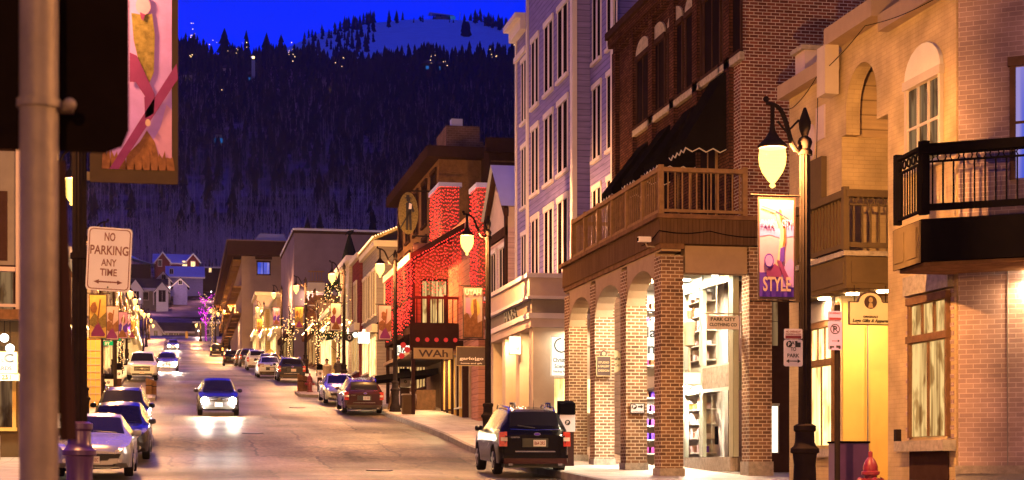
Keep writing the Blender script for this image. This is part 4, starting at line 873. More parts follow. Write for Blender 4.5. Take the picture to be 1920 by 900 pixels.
# ================================================================== RIGHT: CREAM PAINTED-BRICK CORNER BUILDING
def cream_building():
    U = 13.3; t = thing('corner_building', 'cream painted brick corner building with balconies and a tall arched recess', 'building', (13.3, 30, g(30)))
    zg = g(29)-.3; a1, a2, a3, a4 = 27.7, s_at(1665,U), s_at(1578,U), s_at(1480,U)
    P = FS(U, 0)
    p0 = (U, a1); p1 = W(2010, 28.9); Sd = F(p0, (p1[0]-p0[0], p1[1]-p0[1])); L = math.dist(p0, p1)+3
    m = MB(); m.box(U, U+1.2, a1+.02, a2, zg, 8.35, 'painted_brick_cream'); m.build('street_wall', t)
    m = MB(); m.fb(Sd, .02, L, zg, 9.5, -1.2, 0, 'painted_brick_pink'); m.build('side_wall', t)
    m = MB(); m.box(U, U+1.2, a3, a4, zg, 8.5, 'painted_brick_cream')           # far pier
    m.box(U+1.2, U+3, a3, a3+.3, zg, 8.5, 'painted_brick_cream'); m.box(U+1.7, U+2, a2, a3, zg, 8.6, 'yellow_plaster'); m.build('recess_wall', t)
    m = MB(); m.box(U+.02, U+1.7, a3-.03, a3-.001, -.9, 3.35, 'yellow_plaster'); m.build('lower_recess_panel', t)
    m = MB(); m.box(U+.05, U+1.7, a3-.03, a3-.001, 6.75, 8.3, 'pine_boards'); m.build('board_lining', t)
    # arch wall above the recess
    m = MB(); c = (a2+a3)/2+.15; r = .78; n = 12; zs = 6.75
    m.plate(P, [(a2,6.75),(c-r,6.75),(c-r,8.9),(a2,8.9)], -.3, 0, 'painted_brick_cream'); m.plate(P, [(c+r,6.75),(a3,6.75),(a3,8.9),(c+r,8.9)], -.3, 0, 'painted_brick_cream')
    for i in range(n):
        x0, x1 = c-r*math.cos(math.pi*i/n), c-r*math.cos(math.pi*(i+1)/n); y0, y1 = 7.25+r*math.sin(math.pi*i/n), 7.25+r*math.sin(math.pi*(i+1)/n)
        m.plate(P, [(x0,y0),(x1,y1),(x1,8.9),(x0,8.9)], -.3, 0, 'painted_brick_cream')
    m.build('arch_wall', t)
    m = MB(); m.box(U-.35, U+1.4, a2-.02, a3+.1, 8.6, 8.95, 'tan_stucco'); m.box(U-.22, U+1.4, a1-.3, a2-.02, 8.3, 8.62, 'tan_stucco'); m.box(U-.25, U+1.4, a3+.1, a4+.1, 8.15, 8.45, 'tan_stucco'); m.box(U-.4, U-.1, a3-.1, a3+.35, 7.6, 8.6, 'pale_plaster'); m.box(U+.1,U+1.1,a4-.7,a4-.1,8.5,9.1,'pink_plaster'); m.box(U,U+1.15,a4-.75,a4-.05,9.1,9.2,'stone_sill'); m.build('cornice', t)
    # windows
    s0, s1 = s_at(1765,U), s_at(1706,U)
    window(t, P, s0, s1, 5.5, 6.95, 'pale_plaster', 'lit_dim', 3, 2, .10, .07, True, .55, 'cream_trim')
    s0, s1 = s_at(1779,U), s_at(1712,U)
    window(t, P, s0, s1, .55, 2.25, 'brown_wood', 'lit_warm', 2, 1, .08, .08, False); window(t, P, s0, s1, 2.35, 2.95, 'brown_wood', 'lit_warm', 3, 1, .08, .08, False)
    m = MB(); m.fb(P, s0-.3, s1+.3, .28, .47, .004, .25, 'stone_sill'); m.fb(P, s0-.02, s1+.1, -.5, .28, .004, .03, 'dark_brown'); m.fb(P, s0-.2, s1+.2, 3.15, 3.5, .004, .12, 'stone_sill')
    for i in range(20):
        z = .5+i*.15
        for a in (s0-.22, s1+.12): m.fb(P, a, a+(.16 if i % 2 else .10), z, z+.075, .004, .018, 'painted_brick_pink')
    m.build('window_sill', t)
    s0, s1 = s_at(1563,U), s_at(1524,U)
    window(t, P, s0, s1, .45, 2.1, 'brown_wood', 'lit_warm_bright', 2, 1, .08, .06, False); window(t, P, s0, s1, 2.2, 2.9, 'brown_wood', 'lit_warm_bright', 3, 1, .08, .06, False)
    m = MB(); m.fb(P, s0-.2, s1+.2, .2, .37, .004, .2, 'stone_sill'); m.fb(P, s0-.1, s1+.1, 3.05, 3.6, .004, .1, 'grey_plaster'); m.build('window_sill', t)
    m = MB(); m.disc(P, s_at(1523,U), 6.95, .38, .0, .03, 'pink_plaster', 18, .22); m.fb(P, s_at(1548,U), s_at(1532,U), 6.9, 7.6, 0, .03, 'pink_plaster')
    m.fb(P, s_at(1550,U), s_at(1518,U), 4.6, 6.5, 0, .12, 'bronze_paint'); m.build('wall_panel', t)
    window(t, Sd, 1.0, 2.3, 4.95, 6.85, 'brown_wood', 'lit_blue', 1, 2, .1, .06, False)
    m = MB(); m.fb(Sd, 0, L, -.12, .02, .002, .16, 'stone_sill'); m.fb(Sd, 0, L, zg, -.12, .002, .13, 'kerb_stone'); m.fb(P, a1, a2, zg, -.25, .002, .12, 'kerb_stone'); m.build('plinth', t)
    m = MB(); m.fb(Sd, .85, .87, zg, 4.2, .0, .012, 'grey_plaster'); m.fb(P, a3-.2+.0, a3-.17, zg, 3, -.5, -.48, 'grey_plaster'); m.build('joint', t)
    # black corner balcony
    b = thing('balcony', 'black railed balcony wrapping the nearest corner, with ring pattern under its rail', 'balcony', (12.2, 27, 3.6))
    A, B, C, D = W(1677,29.7), W(1728,28.4), W(2030,27.4), W(2030,28.8)
    m = MB(); m.prism([A, B, C, D, (U-.01, 27.65), (U-.01, A[1])], 3.42, 4.12, 'black_paint')
    m.build('slab', b)
    Fa, Fb_ = F(B, (A[0]-B[0], A[1]-B[1])), F(B, (C[0]-B[0], C[1]-B[1])); Fa.n = (-Fa.n[0], -Fa.n[1])
    if Fa.n[0] > 0: Fa.n = (-Fa.n[0], -Fa.n[1])
    if Fb_.n[1] > 0: Fb_.n = (-Fb_.n[0], -Fb_.n[1])
    LA, LB = math.dist(A, B), math.dist(B, C)
    m = MB(); m.fb(Fa, .03, LA, 3.4, 4.1, .003, .03, 'bronze_paint')
    for q in range(2): m.fb(Fa, .12+q*LA*.48, .12+q*LA*.48+LA*.36, 3.5, 4.0, .03, .05, 'bronze_paint')
    m.build('side_panel', b)
    m = MB(); rail(m, Fa, 0, LA, 4.2, 5.36, -.06, 'black_paint', .11, .022, .06, (0, LA), True); rail(m, Fb_, 0, LB, 4.2, 5.36, -.06, 'black_paint', .16, .025, .16, (0,), True); m.build('railing', b)
    m = MB(); m.prism([(x+(.1 if i in (0,1) else 0), y+(.1 if i in (1,2) else 0)) for i, (x, y) in enumerate([A, B, C, D, (U-.01, 27.65), (U-.01, A[1])])], 3.36, 3.415, 'brown_wood'); m.build('soffit', b)
    # bronze balcony over the entrance
    b = thing('balcony', 'bronze painted balcony over the recessed entrance, with three downlights beneath', 'balcony', (12.8, 32.5, 3.5))
    u, sa_, sb_ = 12.8, 31.5, 34.3
    m = MB(); m.prism([(u,sa_),(U+1.68,sa_),(U+1.68,a3-.04),(U-.01,a3-.04),(U-.01,sb_+.4),(u,sb_)], 3.5, 4.12, 'bronze_paint'); m.prism([(u-.08,sa_-.08),(U+1.68,sa_-.08),(U+1.68,a3-.04),(U-.01,a3-.04),(U-.01,sb_+.4),(u-.08,sb_)], 4.125, 4.22, 'stone_sill'); m.build('slab', b)
    m = MB(); m.fb(FC(u, sa_), .1, 1.0, 3.6, 4.02, .0, .03, 'bronze_paint'); m.fb(FS(u,0), sa_+.1, sb_-.1, 3.6, 4.02, .0, .03, 'bronze_paint'); m.build('side_panel', b)
    m = MB(); rail(m, FC(u, sa_), .0, 2.1, 4.24, 5.42, -.05, 'bronze_paint', .17, .035, .14, (0,), True); rail(m, FS(u, sa_), .0, sb_-sa_, 4.24, 5.42, -.05, 'bronze_paint', .17, .035, .14, (sb_-sa_,), False)
    m.fb(FS(u,0), sa_+.1, sb_, 4.3, 5.25, -.10, -.085, 'brown_wood'); m.build('railing', b)
    m = MB()
    for x, y in ((13.7,31.8),(13.3,32.4),(13.1,33.4)): m.lathe((x,y,3.46), [(.13,0),(.13,.03)], 'downlight', 14)
    m.build('downlight', b)
    for x, y in ((13.7,31.8),(13.1,33.4)): light_area('entrance_downlight', (x,y,3.44), .25, 130, WARM)
    m = MB(); q = Sd(1.35, 3.25, .12); m.lathe((q[0],q[1],3.22), [(.10,0),(.10,.12)], 'downlight', 12); m.build('wall_downlight', t); light_area('wall_downlight', (q[0], q[1], 3.2), .25, 120, WARM)
    m = MB(); q = P(s_at(1690,U), -.05, .06); m.box(U-.1, U, s_at(1690,U), s_at(1690,U)+.12, .3, .7, 'dark_metal'); m.build('junction_box', t)
    # hanging shop sign
    Fm = FC(0, 31.0); c = u_at(1630, 31.0); Yc = c*SA+31*CA; z0, z1 = Z(610,Yc), Z(566,Yc); hw = .44
    h = thing('hanging_sign', 'cream hanging sign with arched top reading Logo Gifts & Apparel', 'sign', (c, 31, z0))
    def outline(d): return [(c-hw+d,z0+d),(c+hw-d,z0+d),(c+hw-d,z1-d),(c+.26,z1-d)]+[(c+(.25-d)*math.cos(math.pi*i/10), z1+.02-d+(.17)*math.sin(math.pi*i/10)) for i in range(11)]+[(c-.26,z1-d),(c-hw+d,z1-d)]
    m = MB(); m.plate(Fm, outline(0), 0, .05, 'sign_brown'); m.build('board', h)
    m = MB(); m.plate(Fm, outline(.022), .05, .058, 'sign_cream'); m.build('face', h)
    m = MB(); m.disc(Fm, c, z1-.01, .13, .058, .066, 'sign_brown', 20); m.disc(Fm, c, z1+.03, .055, .066, .072, 'sign_gold', 8, .045); m.plate(Fm, [(c-.05,z1-.12),(c+.05,z1-.12),(c+.03,z1-.03),(c-.03,z1-.03)], .066, .072, 'sign_gold'); m.build('emblem', h)
    m = MB(); m.text(Fm, 'ORIGINALS', c, z0+.16, .04, .06, 'sign_brown', .3); m.text(Fm, 'Logo Gifts & Apparel', c, z0+.075, .085, .06, 'sign_black', .74, italic=.3); m.build('lettering', h)
    m = MB()
    for x in (c-.3, c+.34): m.tube([(x,31.02,z1-.02),(x,31.02,3.5)], .008, 'dark_metal', 5)
    m.build('hanger', h)
cream_building()
# a white banner sign half behind the near lamp post
h = plaque('banner_sign', 'narrow white sign with black figures half hidden behind the nearest lamp post', FC(0, 33.5), u_at(1524, 33.5), Z(512, 34.6+.5), .2, .75, 'sign_white', [('&', .15, .2, .14), ('R', -.1, .18, .12)], 'sign_black', border='sign_black')
# ================================================================== LEFT ROW
def left_row():
    t = thing('corner_shop', 'near left shop with dark upper panels, small balcony and a glowing sign', 'building', (-6, 49, g(49)))
    uR = u_at(46, 49); P = FC(0, 49); zg = g(49); Yc = uR*SA+49*CA
    z = lambda py: Z(py, Yc)
    m = MB(); m.box(uR-8, uR, 49, 58, z(600), z(270), 'dark_brown'); m.box(uR-8, uR, 49.3, 58, zg, z(600), 'bronze_paint'); m.build('wall', t)
    m = MB(); m.fb(P, uR-6-0, uR-.05, z(498), z(285), .0, .05, 'grey_plaster'); m.fb(P, uR-5.9, uR-.45, z(490), z(360), .05, .08, 'dark_brown'); m.fb(P, uR-.22, uR, z(595), z(270), .05, .2, 'pink_plaster'); m.build('upper_panel', t)
    m = MB(); m.fb(P, uR-8, uR+.1, z(602), z(583), 0, .5, 'brown_wood'); rail(m, P, uR-4, uR-.2, z(583), z(505), .45, 'pink_plaster', .8, .12, .12); m.fb(P, uR-4, uR-.3, z(580), z(510), .0, .02, 'lit_dim'); m.build('balcony', t)
    window(t, FC(0, 49.3), uR-3, uR-.35, z(800), z(712), 'yellow_plaster', 'lit_dim', 2, 1, .1, .05)
    m = MB()
    for x, py in ((uR-.5,636),(uR-.35,655),(uR-.95,640)): m.ball((x, 48.6, z(py)), .12, 'lit_sign_strong', 10, 6); m.tube([(x,48.6,z(py)+.1),(x,48.6,z(605))], .012, 'dark_metal', 5)
    m.build('pendant_lamp', t); light_area('shop_downlight', (uR-.8, 48.4, z(660)), .4, 160, (1,.8,.5))
    plaque('shop_sign', 'glowing shop sign reading PAC at the left edge', FC(0, 48.8), uR-.62, z(681), .92, .62, 'lit_sign', [('PAC', .12, .24, .7), ('BOARDS', -.16, .11, .6)], 'sign_black', border='yellow_plaster')
    plaque('shop_sign', 'small pale number sign below the PAC sign', FC(0, 48.8), uR-.5, z(708), .8, .2, 'sign_cream', [('1251', 0, .12, .3)], 'sign_brown')
    m = MB(); m.box(uR-1.3, uR-.6, 48.0, 48.6, zg, zg+.75, 'stone_sill'); o = m.build('planter_box'); tag(o, 'pale stone planter box beneath the yellow shop window', 'planter')
    generic('shop_building', 'grey plaster building just behind the near post', -1, -4.6, 58.5, 70, Z(330, 58)*.0+8.2, 'grey_plaster', 'white_trim', 5, floors=((5.3,7.2,3,'dark_glass'),), shop='lit_warm', light=120)
    a = [(70.3,82,9.0,'brown_siding','brown shop with warm windows behind the first left banner'),(82.3,96,10.2,'pale_plaster','pale plaster shop behind the second left banner'),(96.3,110,11.2,'brick_tan','tan brick shop beyond the street name sign'),
         (110.3,126,12.2,'taupe_plaster','taupe shop in the left row beside the white parked pickup'),(126.3,142,13.2,'yellow_siding','yellow distant shop in the left row'),(142.3,160,14.4,'brown_siding','brown distant shop in the left row'),
         (160.3,182,16.0,'pale_plaster','pale far shop in the left row under the lamps'),(182.3,210,18.0,'grey_siding','grey farthest shop in the left row')]
    for s0, s1, zt, wl, lab in a: generic('shop_building', lab, -1, -4.7, s0, s1, zt, wl, 'cream_trim', 6, floors=((zt-2.2,zt-.8,max(2,int((s1-s0)/5)),'lit_warm'),), shop='lit_warm_bright', light=230)
    # glowing brick pier with lattice
    x, y = W(170, 64); m = MB(); m.box(x-.35, x+.4, y, y+.3, g(y), Z(640,64), 'lit_dim'); 
    o = thing('lattice_screen', 'orange lit lattice screen standing left of the first left banner', 'screen', (x, y, g(y)))
    m = MB(); m.box(x-.36, x+.36, y, y+.12, g(y)+.7, Z(632,64), 'yellow_plaster')
    for i in range(9): zz_ = g(y)+.7+i*.27; m.box(x-.37, x+.37, y-.02, y, zz_, zz_+.03, 'pale_plaster')
    for i in range(5): q = x-.36+i*.18; m.box(q-.012, q+.012, y-.018, y, g(y)+.7, Z(632,64), 'pale_plaster')
    m.box(x-.4, x-.36, y, y+.1, g(y), g(y)+.75, 'dark_brown'); m.box(x+.36, x+.42, y, y+.1, g(y), Z(630,64), 'dark_brown'); m.build('lattice', o)
left_row()
# ================================================================== HOUSES BEYOND THE CREST
def house(label, px, Y, wpx, py_base, py_eave, py_ridge, wall, roof, axis='x', depth=9, wins=(), name='house', porch=False):
    """axis x: ridge runs across the view; axis y: gable faces the camera"""
    x, y = W(px, Y); k = Y/FPX; hw = wpx*k/2; z0, z1, z2 = Z(py_base, Y), Z(py_eave, Y), Z(py_ridge, Y)
    t = thing(name, label, 'house', (x, y, z0-2))
    m = MB(); m.box(x-hw, x+hw, y, y+depth, z0-3, z1, wall)
    e = .5
    if axis == 'y':
        m.plate(FC(0, y), [(x-hw,z1),(x+hw,z1),(x,z2-.05)], -.2, 0, wall); m.build('wall', t)
        m = MB(); q = .25
        for sg in (-1, 1):
            d = (z2-z1)/hw; m.hexa([(x,y-.6,z2),(x+sg*(hw+e),y-.6,z1-e*d),(x+sg*(hw+e),y+depth,z1-e*d),(x,y+depth,z2),(x,y-.6,z2+q),(x+sg*(hw+e),y-.6,z1-e*d+q),(x+sg*(hw+e),y+depth,z1-e*d+q),(x,y+depth,z2+q)], roof)
        m.build('roof', t); m = MB(); Fm = FC(0, y)
        for sg in (-1, 1): d = (z2-z1)/hw; m.plate(Fm, [(x,z2+.02),(x+sg*(hw+e),z1-e*d+.02),(x+sg*(hw+e),z1-e*d-.3),(x,z2-.3)], .45, .62, 'white_trim')
        m.build('trim', t)
    else:
        m.build('wall', t); m = MB(); yc = y+depth/2
        m.hexa([(x-hw-e,y-.7,z1-.2),(x+hw+e,y-.7,z1-.2),(x+hw+e,yc,z2),(x-hw-e,yc,z2),(x-hw-e,y-.7,z1+.05),(x+hw+e,y-.7,z1+.05),(x+hw+e,yc,z2+.25),(x-hw-e,yc,z2+.25)], roof)
        m.hexa([(x-hw-e,yc,z2),(x+hw+e,yc,z2),(x+hw+e,y+depth+.7,z1-.2),(x-hw-e,y+depth+.7,z1-.2),(x-hw-e,yc,z2+.25),(x+hw+e,yc,z2+.25),(x+hw+e,y+depth+.7,z1+.05),(x-hw-e,y+depth+.7,z1+.05)], roof)
        m.build('roof', t); m = MB(); m.box(x-hw-e, x+hw+e, y-.78, y-.7, z1-.3, z1+.06, 'white_trim'); m.build('trim', t)
    for (dx, pa, pb, w_, gl) in wins:
        c = x+dx*k; window(t, FC(0, y), c-w_*k/2, c+w_*k/2, Z(pa, Y), Z(pb, Y), 'white_trim', gl, 2, 1, .12, .08)
    if porch:
        m = MB()
        for dx in (-.46,-.15,.15,.46): m.box(x+dx*2*hw-.12, x+dx*2*hw+.12, y-2.2, y-2, z0-2, z1-.6, 'white_trim')
        m.box(x-hw, x+hw, y-2.2, y, z1-.7, z1-.45, 'white_trim'); m.box(x-hw, x+hw, y-2.3, y, z0-2, z0-.2, 'grey_plaster'); m.build('porch', t)
    return t
house('dark red house with white trim high above the crest', 323, 462, 66, 518, 494, 474, 'red_house_siding', 'roof_snow', 'x', 10, ((-23,498,487,9,'dark_glass'),(-8,498,487,7,'dark_glass'),(24,498,489,10,'lit_warm_bright')))
house('red gable wing with lit window at the right of the dark red house', 362, 459, 22, 512, 489, 476, 'red_house_siding', 'roof_snow', 'y', 9, ((0,500,491,7,'lit_warm_bright'),))
house('red gable wing at the left of the dark red house', 305, 459, 26, 512, 490, 473, 'red_house_siding', 'roof_snow', 'y', 9, ((-5,499,488,6,'dark_glass'),))
house('lavender house with a big snowy roof below the red house', 347, 430, 66, 534, 520, 497, 'lavender_siding', 'roof_snow', 'x', 10, ((-25,514,505,6,'dark_glass'),))
house('small gabled house in front of the big snowy roof', 338, 412, 26, 548, 534, 522, 'lavender_siding', 'dark_shingle', 'y', 8, ((0,533,526,6,'dark_glass'),))
house('dark roofed house with an upper pale gable left of the lavender house', 306, 415, 26, 545, 524, 510, 'white_trim', 'dark_shingle', 'y', 9, ((1,524,515,7,'dark_glass'),))
house('wide dark roofed house with porch above the left lamps', 278, 404, 66, 572, 541, 520, 'grey_plaster', 'dark_shingle', 'x', 10, ((-10,562,548,20,'dark_glass'),), porch=True)
house('white gable with tall window at the left end of the porch house', 254, 399, 24, 568, 541, 525, 'white_trim', 'dark_shingle', 'y', 6, ((2,562,546,9,'dark_glass'),))
house('white gable with tall window at the right end of the porch house', 304, 399, 22, 572, 543, 530, 'white_trim', 'dark_shingle', 'y', 6, ((0,566,544,13,'dark_glass'),))
house('low barn like hall with white gable closing the street at the crest', 322, 326, 90, 642, 622, 603, 'grey_plaster', 'dark_shingle', 'x', 10, ((-12,640,624,10,'lit_dim'),(8,640,624,8,'lit_dim')), name='hall')
house('white end gable of the barn like hall at the crest', 290, 322, 26, 642, 618, 600, 'white_trim', 'dark_shingle', 'y', 9, ((2,640,620,7,'lit_dim'),), name='hall')
house('dark building block right of the barn like hall', 388, 324, 44, 643, 604, 600, 'grey_plaster', 'dark_shingle', 'x', 9, ((2,626,618,5,'dark_glass'),), name='hall')
house('house with one glowing window and a white eave line by the hotel', 392, 440, 50, 530, 501, 499, 'dark_brown', 'dark_shingle', 'x', 8, ((2,510,502,4,'lit_warm_bright'),))
x, y = W(265, 470); m = MB(); zt = Z(481, 470); m.hexa([(x-6,y,zt+.4),(x+3,y,zt-2),(x+3,y+6,zt-2),(x-6,y+6,zt+.4),(x-6,y,zt+1),(x+3,y,zt-1.9),(x+3,y+6,zt-1.9),(x-6,y+6,zt+2.6)], 'snow'); m.box(x-6, x+2.5, y+.4, y+5.5, zt-9, zt-2.1, 'dark_brown')
o = m.build('snowy_shed'); tag(o, 'shed with a bright blue snowy roof behind the parking sign', 'shed')
# houses and lamps on the wooded ridge
for lab, px, Y, py, wp, wl, gl in [('ridge house with white chimney and cyan windows', 475, 1180, 118, 30, 'dark_brown', 'window_cyan'),('pink lit ridge house at the left end of the wood', 352, 1150, 108, 16, 'pink_plaster', 'lit_warm'),('dim ridge house left of the chimney house', 424, 1200, 102, 16, 'pink_plaster', 'dark_glass'),
      ('small house alone in the wooded slope on the left', 410, 900, 193, 12, 'pink_plaster', 'window_cyan'),('ridge house with cyan windows below the piste', 812, 1240, 122, 40, 'dark_brown', 'window_cyan')]:
    x, y = W(px, Y); k = Y/FPX; hw = wp*k/2; z0 = min(Z(py, Y), hz(x, y)+5); t = thing('hill_house', lab, 'house', (x, y, z0-8)); m = MB(); m.box(x-hw, x+hw, y, y+8, max(z0-14, hz(x,y)-1), z0+5, wl); m.build('wall', t)
    m = MB(); m.add([(x-hw-.6,y-1,z0+5),(x+hw+.6,y-1,z0+5),(x+hw+.6,y+9,z0+5),(x-hw-.6,y+9,z0+5),(x-hw*.4,y+4,z0+8.5),(x+hw*.4,y+4,z0+8.5)], [(0,1,5,4),(3,4,5,2),(0,4,3),(1,2,5)], 'dark_shingle'); m.build('roof', t)
    for dx in (-.55, .55): m = MB(); m.box(x+dx*hw-1.1, x+dx*hw+1.1, y-.3, y-.05, z0+.6, z0+3.0, gl); m.build('window', t)
    if 'chimney' in lab and 'white' in lab: m = MB(); m.box(x-1.2, x+1.2, y-1, y+1, z0, z0+15, 'white_trim'); m.build('chimney', t); m = MB(); m.ball((x,y,z0+17), 1, 'hill_light', 8, 5); m.build('beacon', t)
t = thing('ski_lodge', 'lift station with slanting roof on top of the snowy piste', 'building', (*W(828, 2205), Z(38, 2205))); m = MB(); x, y = W(828, 2205); z0 = ski(828, 2205)
m.box(x-8, x+10, y, y+10, z0-2, z0+4, 'grey_plaster'); m.build('wall', t); m = MB(); m.hexa([(x-16,y-2,z0+7.5),(x+16,y-2,z0+5),(x+16,y+12,z0+5),(x-16,y+12,z0+7.5),(x-16,y-2,z0+8.5),(x+16,y-2,z0+6),(x+16,y+12,z0+6),(x-16,y+12,z0+8.5)], 'roof_snow'); m.build('roof', t)
m = MB(); m.tube([(x-14,y-2,z0-2),(x-14,y-2,z0+8)], .5, 'white_trim', 5); m.tube([(x+24,y,z0-2),(x+24,y,z0+11)], .5, 'white_trim', 5); m.box(x+10,x+18,y-1,y,z0+1,z0+5,'window_cyan'); m.build('mast', t)
m = MB()
for _ in range(60):
    p, q = random.choice([(360,60),(398,80),(435,95),(545,92),(549,104),(356,105),(475,110),(968,92),(700,118),(640,112),(838,118),(460,84),(412,178),(810,112),(925,100)])
    p += random.gauss(0,4); q += random.gauss(0,7); Y = 1120; x, y = W(p, Y); zt_ = max(Z(q, Y), hz(x, y)+6); m.ball((x, y, zt_), random.uniform(.12,.3), 'hill_light', 6, 4)
o = m.build('hillside_lights'); tag(o, 'scattered warm lights among the trees along the ridge', 'lights'); o['kind'] = 'stuff'
# lone orange-lit bare tree
x, y = W(614, 1150); zb = hz(x, y); t = thing('lit_tree', 'bare tree lit orange on the ridge left of the piste', 'tree', (x, y, zb)); m = MB(); m.tube([(x,y,zb),(x,y,zb+9)], .3, 'bark', 5); m.build('trunk', t); m = MB()
for i in range(150):
    a = random.uniform(0,6.28); r_ = random.uniform(1,7); m.add([(x,y,zb+5),(x+.3,y,zb+5.3),(x+math.cos(a)*r_, y+math.sin(a)*r_, zb+7+random.uniform(0,9)-r_*.3)], [(0,1,2)], 'aspen_bark')
m.build('crown', t); l = bpy.data.lights.new('tree_uplight', 'POINT'); l.energy = 60000; l.color = (1,.35,.08); l.shadow_soft_size = 1; o = bpy.data.objects.new('tree_uplight', l); COL.objects.link(o); o.location = (x, y-6, zb+3)
# ================================================================== FAIRY-LIT TREES BY THE KERB
def lit_tree(label, x, y, h, r, key, n=220, trunk_wrap=True):
    z = g(y)+.14; t = thing('street_tree', label, 'tree', (x, y, z)); m = MB(); m.tube([(x,y,z),(x+.05,y,z+h*.45),(x,y,z+h*.8)], [.1,.08,.03], 'bark', 6)
    tips = []
    for i in range(22):
        a = random.uniform(0,6.28); t0 = random.uniform(.25,.75); L = r*random.uniform(.6,1.1); b = (x,y,z+h*t0); e_ = (x+math.cos(a)*L, y+math.sin(a)*L, z+h*t0+L*random.uniform(.5,1.3)); m.tube([b, e_], [.03,.008], 'bark', 4, False); tips.append((b, e_))
    m.build('trunk', t); q = MB()
    for i in range(n):
        if trunk_wrap and i % 4 == 0:
            a = i*.7; zz_ = z+.2+(h*.5)*i/n; q.dot((x+.12*math.cos(a), y+.12*math.sin(a), zz_), .03, key)
        else:
            b, e_ = random.choice(tips); f = random.random(); q.dot(tuple(b[k]+(e_[k]-b[k])*f+random.uniform(-.08,.08) for k in range(3)), .04, key)
    o = q.build('fairy_lights', t); o['kind'] = 'stuff'; return t
x, y = W(398, 272); lit_tree('tall bare tree thick with white fairy lights at the far end', x, y, 9.5, 2.0, 'bulb_warm', 300)
x, y = W(386, 285); lit_tree('bare tree wrapped in magenta fairy lights at the far end', x, y, 9.5, 1.6, 'bulb_magenta', 420)
lit_tree('bare tree with fairy lights in front of the blank wall', 9.6, 121, 6.5, 1.3, 'bulb_warm', 150)
lit_tree('bare tree with fairy lights beside the farther lit shops', 9.0, 143, 6, 1.2, 'bulb_warm', 150)
lit_tree('small bare tree with a light wrapped trunk beside the yellow shop', 9.9, 108, 6.8, 1.1, 'bulb_warm', 130)
lit_tree('fairy lit tree on the left pavement beyond the banners', -3.9, 121, 5.5, 1.0, 'bulb_warm', 180)
x, y = W(655, 126); z = g(y); t = thing('conifer_tree', 'tall street conifer strung with lights before the blank wall', 'tree', (x, y, z)); m = MB(); conifer(m, x, y, z+2, Z(432,126)-z-2, 1.8, tiers=5, n=10); m.build('crown', t); m = MB(); m.tube([(x,y,z),(x,y,z+4)], .15, 'bark', 6); m.build('trunk', t)
m = MB()
for i in range(70):
    f = random.random(); a = random.uniform(0,6.28); r_ = 1.7*(1-f); m.dot((x+r_*math.cos(a), y+r_*math.sin(a), z+3+f*(Z(435,126)-z-3)), .05, 'bulb_warm')
o = m.build('fairy_lights', t); o['kind'] = 'stuff'
# ================================================================== STREET LAMPS AND BANNERS
def rotF(Fm, a0, z0, ang):
    c, s_ = math.cos(ang), math.sin(ang)
    return lambda a, z, o=0: Fm(a0+(a-a0)*c-(z-z0)*s_, z0+(a-a0)*s_+(z-z0)*c, o)
def ground_at(u, s):
    return g(s)+(.14 if (u > cu(RC, s) or u < cu(LC, s)) else 0)
def lamp(label, px, Yc, gpy, d, detail=True, group=None, arm=.72, base=None, name='street_lamp', lit=True):
    u, s = W(px, Yc); z0 = (g(s)+.1) if base is None else base; zg = Z(gpy, Yc); H = zg-z0
    t = thing(name, label, 'street lamp', (u, s, z0), group)
    m = MB(); n = 20 if detail else 8
    ps = 1.42
    m.lathe((u,s,z0), [(.27,0),(.27,.12),(.24,.14),(.255,.24),(.215,.34),(.185,.42),(.17,.8),(.19,.98),(.225,1.0),(.225,1.06),(.18,1.10),(.155,1.16),(.15,1.32),(.175,1.35),(.175,1.42),(.12,1.45)], 'plum_paint' if Yc < 24 else 'dark_metal', n)
    m.build('pedestal', t)
    m = MB(); m.lathe((u,s,z0), [(.105,1.44),(.10,2.2),(.085,H+.1),(.085,H+.36)], 'dark_metal', 24 if detail else 8, False, .14 if detail else 0)
    m.lathe((u,s,z0+H), [(.12,.2),(.12,.26),(.09,.3),(.12,.40),(.10,.46),(.05,.5),(.09,.62),(.10,.72),(.06,.84),(.02,.95)], 'dark_metal', 12 if detail else 6); m.build('pole', t)
    m = MB(); gx = u+d*arm; gy = s-arm*.30; pts = []
    for i in range(15):
        f = i/14; pts.append((u+d*arm*(.05+1.12*f), s-arm*.30*(.05+1.12*f), zg+.33-.10*math.sin(math.pi*min(1,f*2.2))*(f<.45)+.62*(1/(1+math.exp(-(f-.45)*11)))))
    m.tube(pts, [.045-.015*i/14 for i in range(15)], 'dark_metal', 8 if detail else 5)
    m.tube([(gx,gy,zg+.93),(gx,gy,zg+.62)], .035, 'dark_metal', 8 if detail else 5)
    if detail:
        m.ball((gx+d*.13,gy-.08,zg+1.0), .05, 'dark_metal'); m.tube([(u+d*.1,s,zg+.75),(u+d*.3,s,zg+.55),(u+d*.45,s,zg+.72)], .02, 'dark_metal', 6)
    m.build('arm', t)
    m = MB(); m.lathe((gx,gy,zg), [(.215,.26),(.235,.29),(.19,.34),(.11,.42),(.05,.52),(.03,.66)], 'dark_metal', n); m.build('cap', t)
    m = MB(); m.lathe((gx,gy,zg), [(.02,-.36),(.05,-.33),(.03,-.29),(.07,-.25),(.09,-.22),(.16,-.12),(.205,0),(.215,.12),(.20,.25)] if detail else [(.03,-.3),(.10,-.2),(.19,0),(.2,.24)], 'globe_glow', 16 if detail else 8); m.build('globe', t)
    l = bpy.data.lights.new('street_lamp_bulb', 'POINT'); l.energy = LAMP_W; l.color = (1, .56, .21); l.shadow_soft_size = .07
    o = bpy.data.objects.new('street_lamp_bulb', l); COL.objects.link(o); o.location = (gx, gy, zg+.14)
    return t, u, s, z0
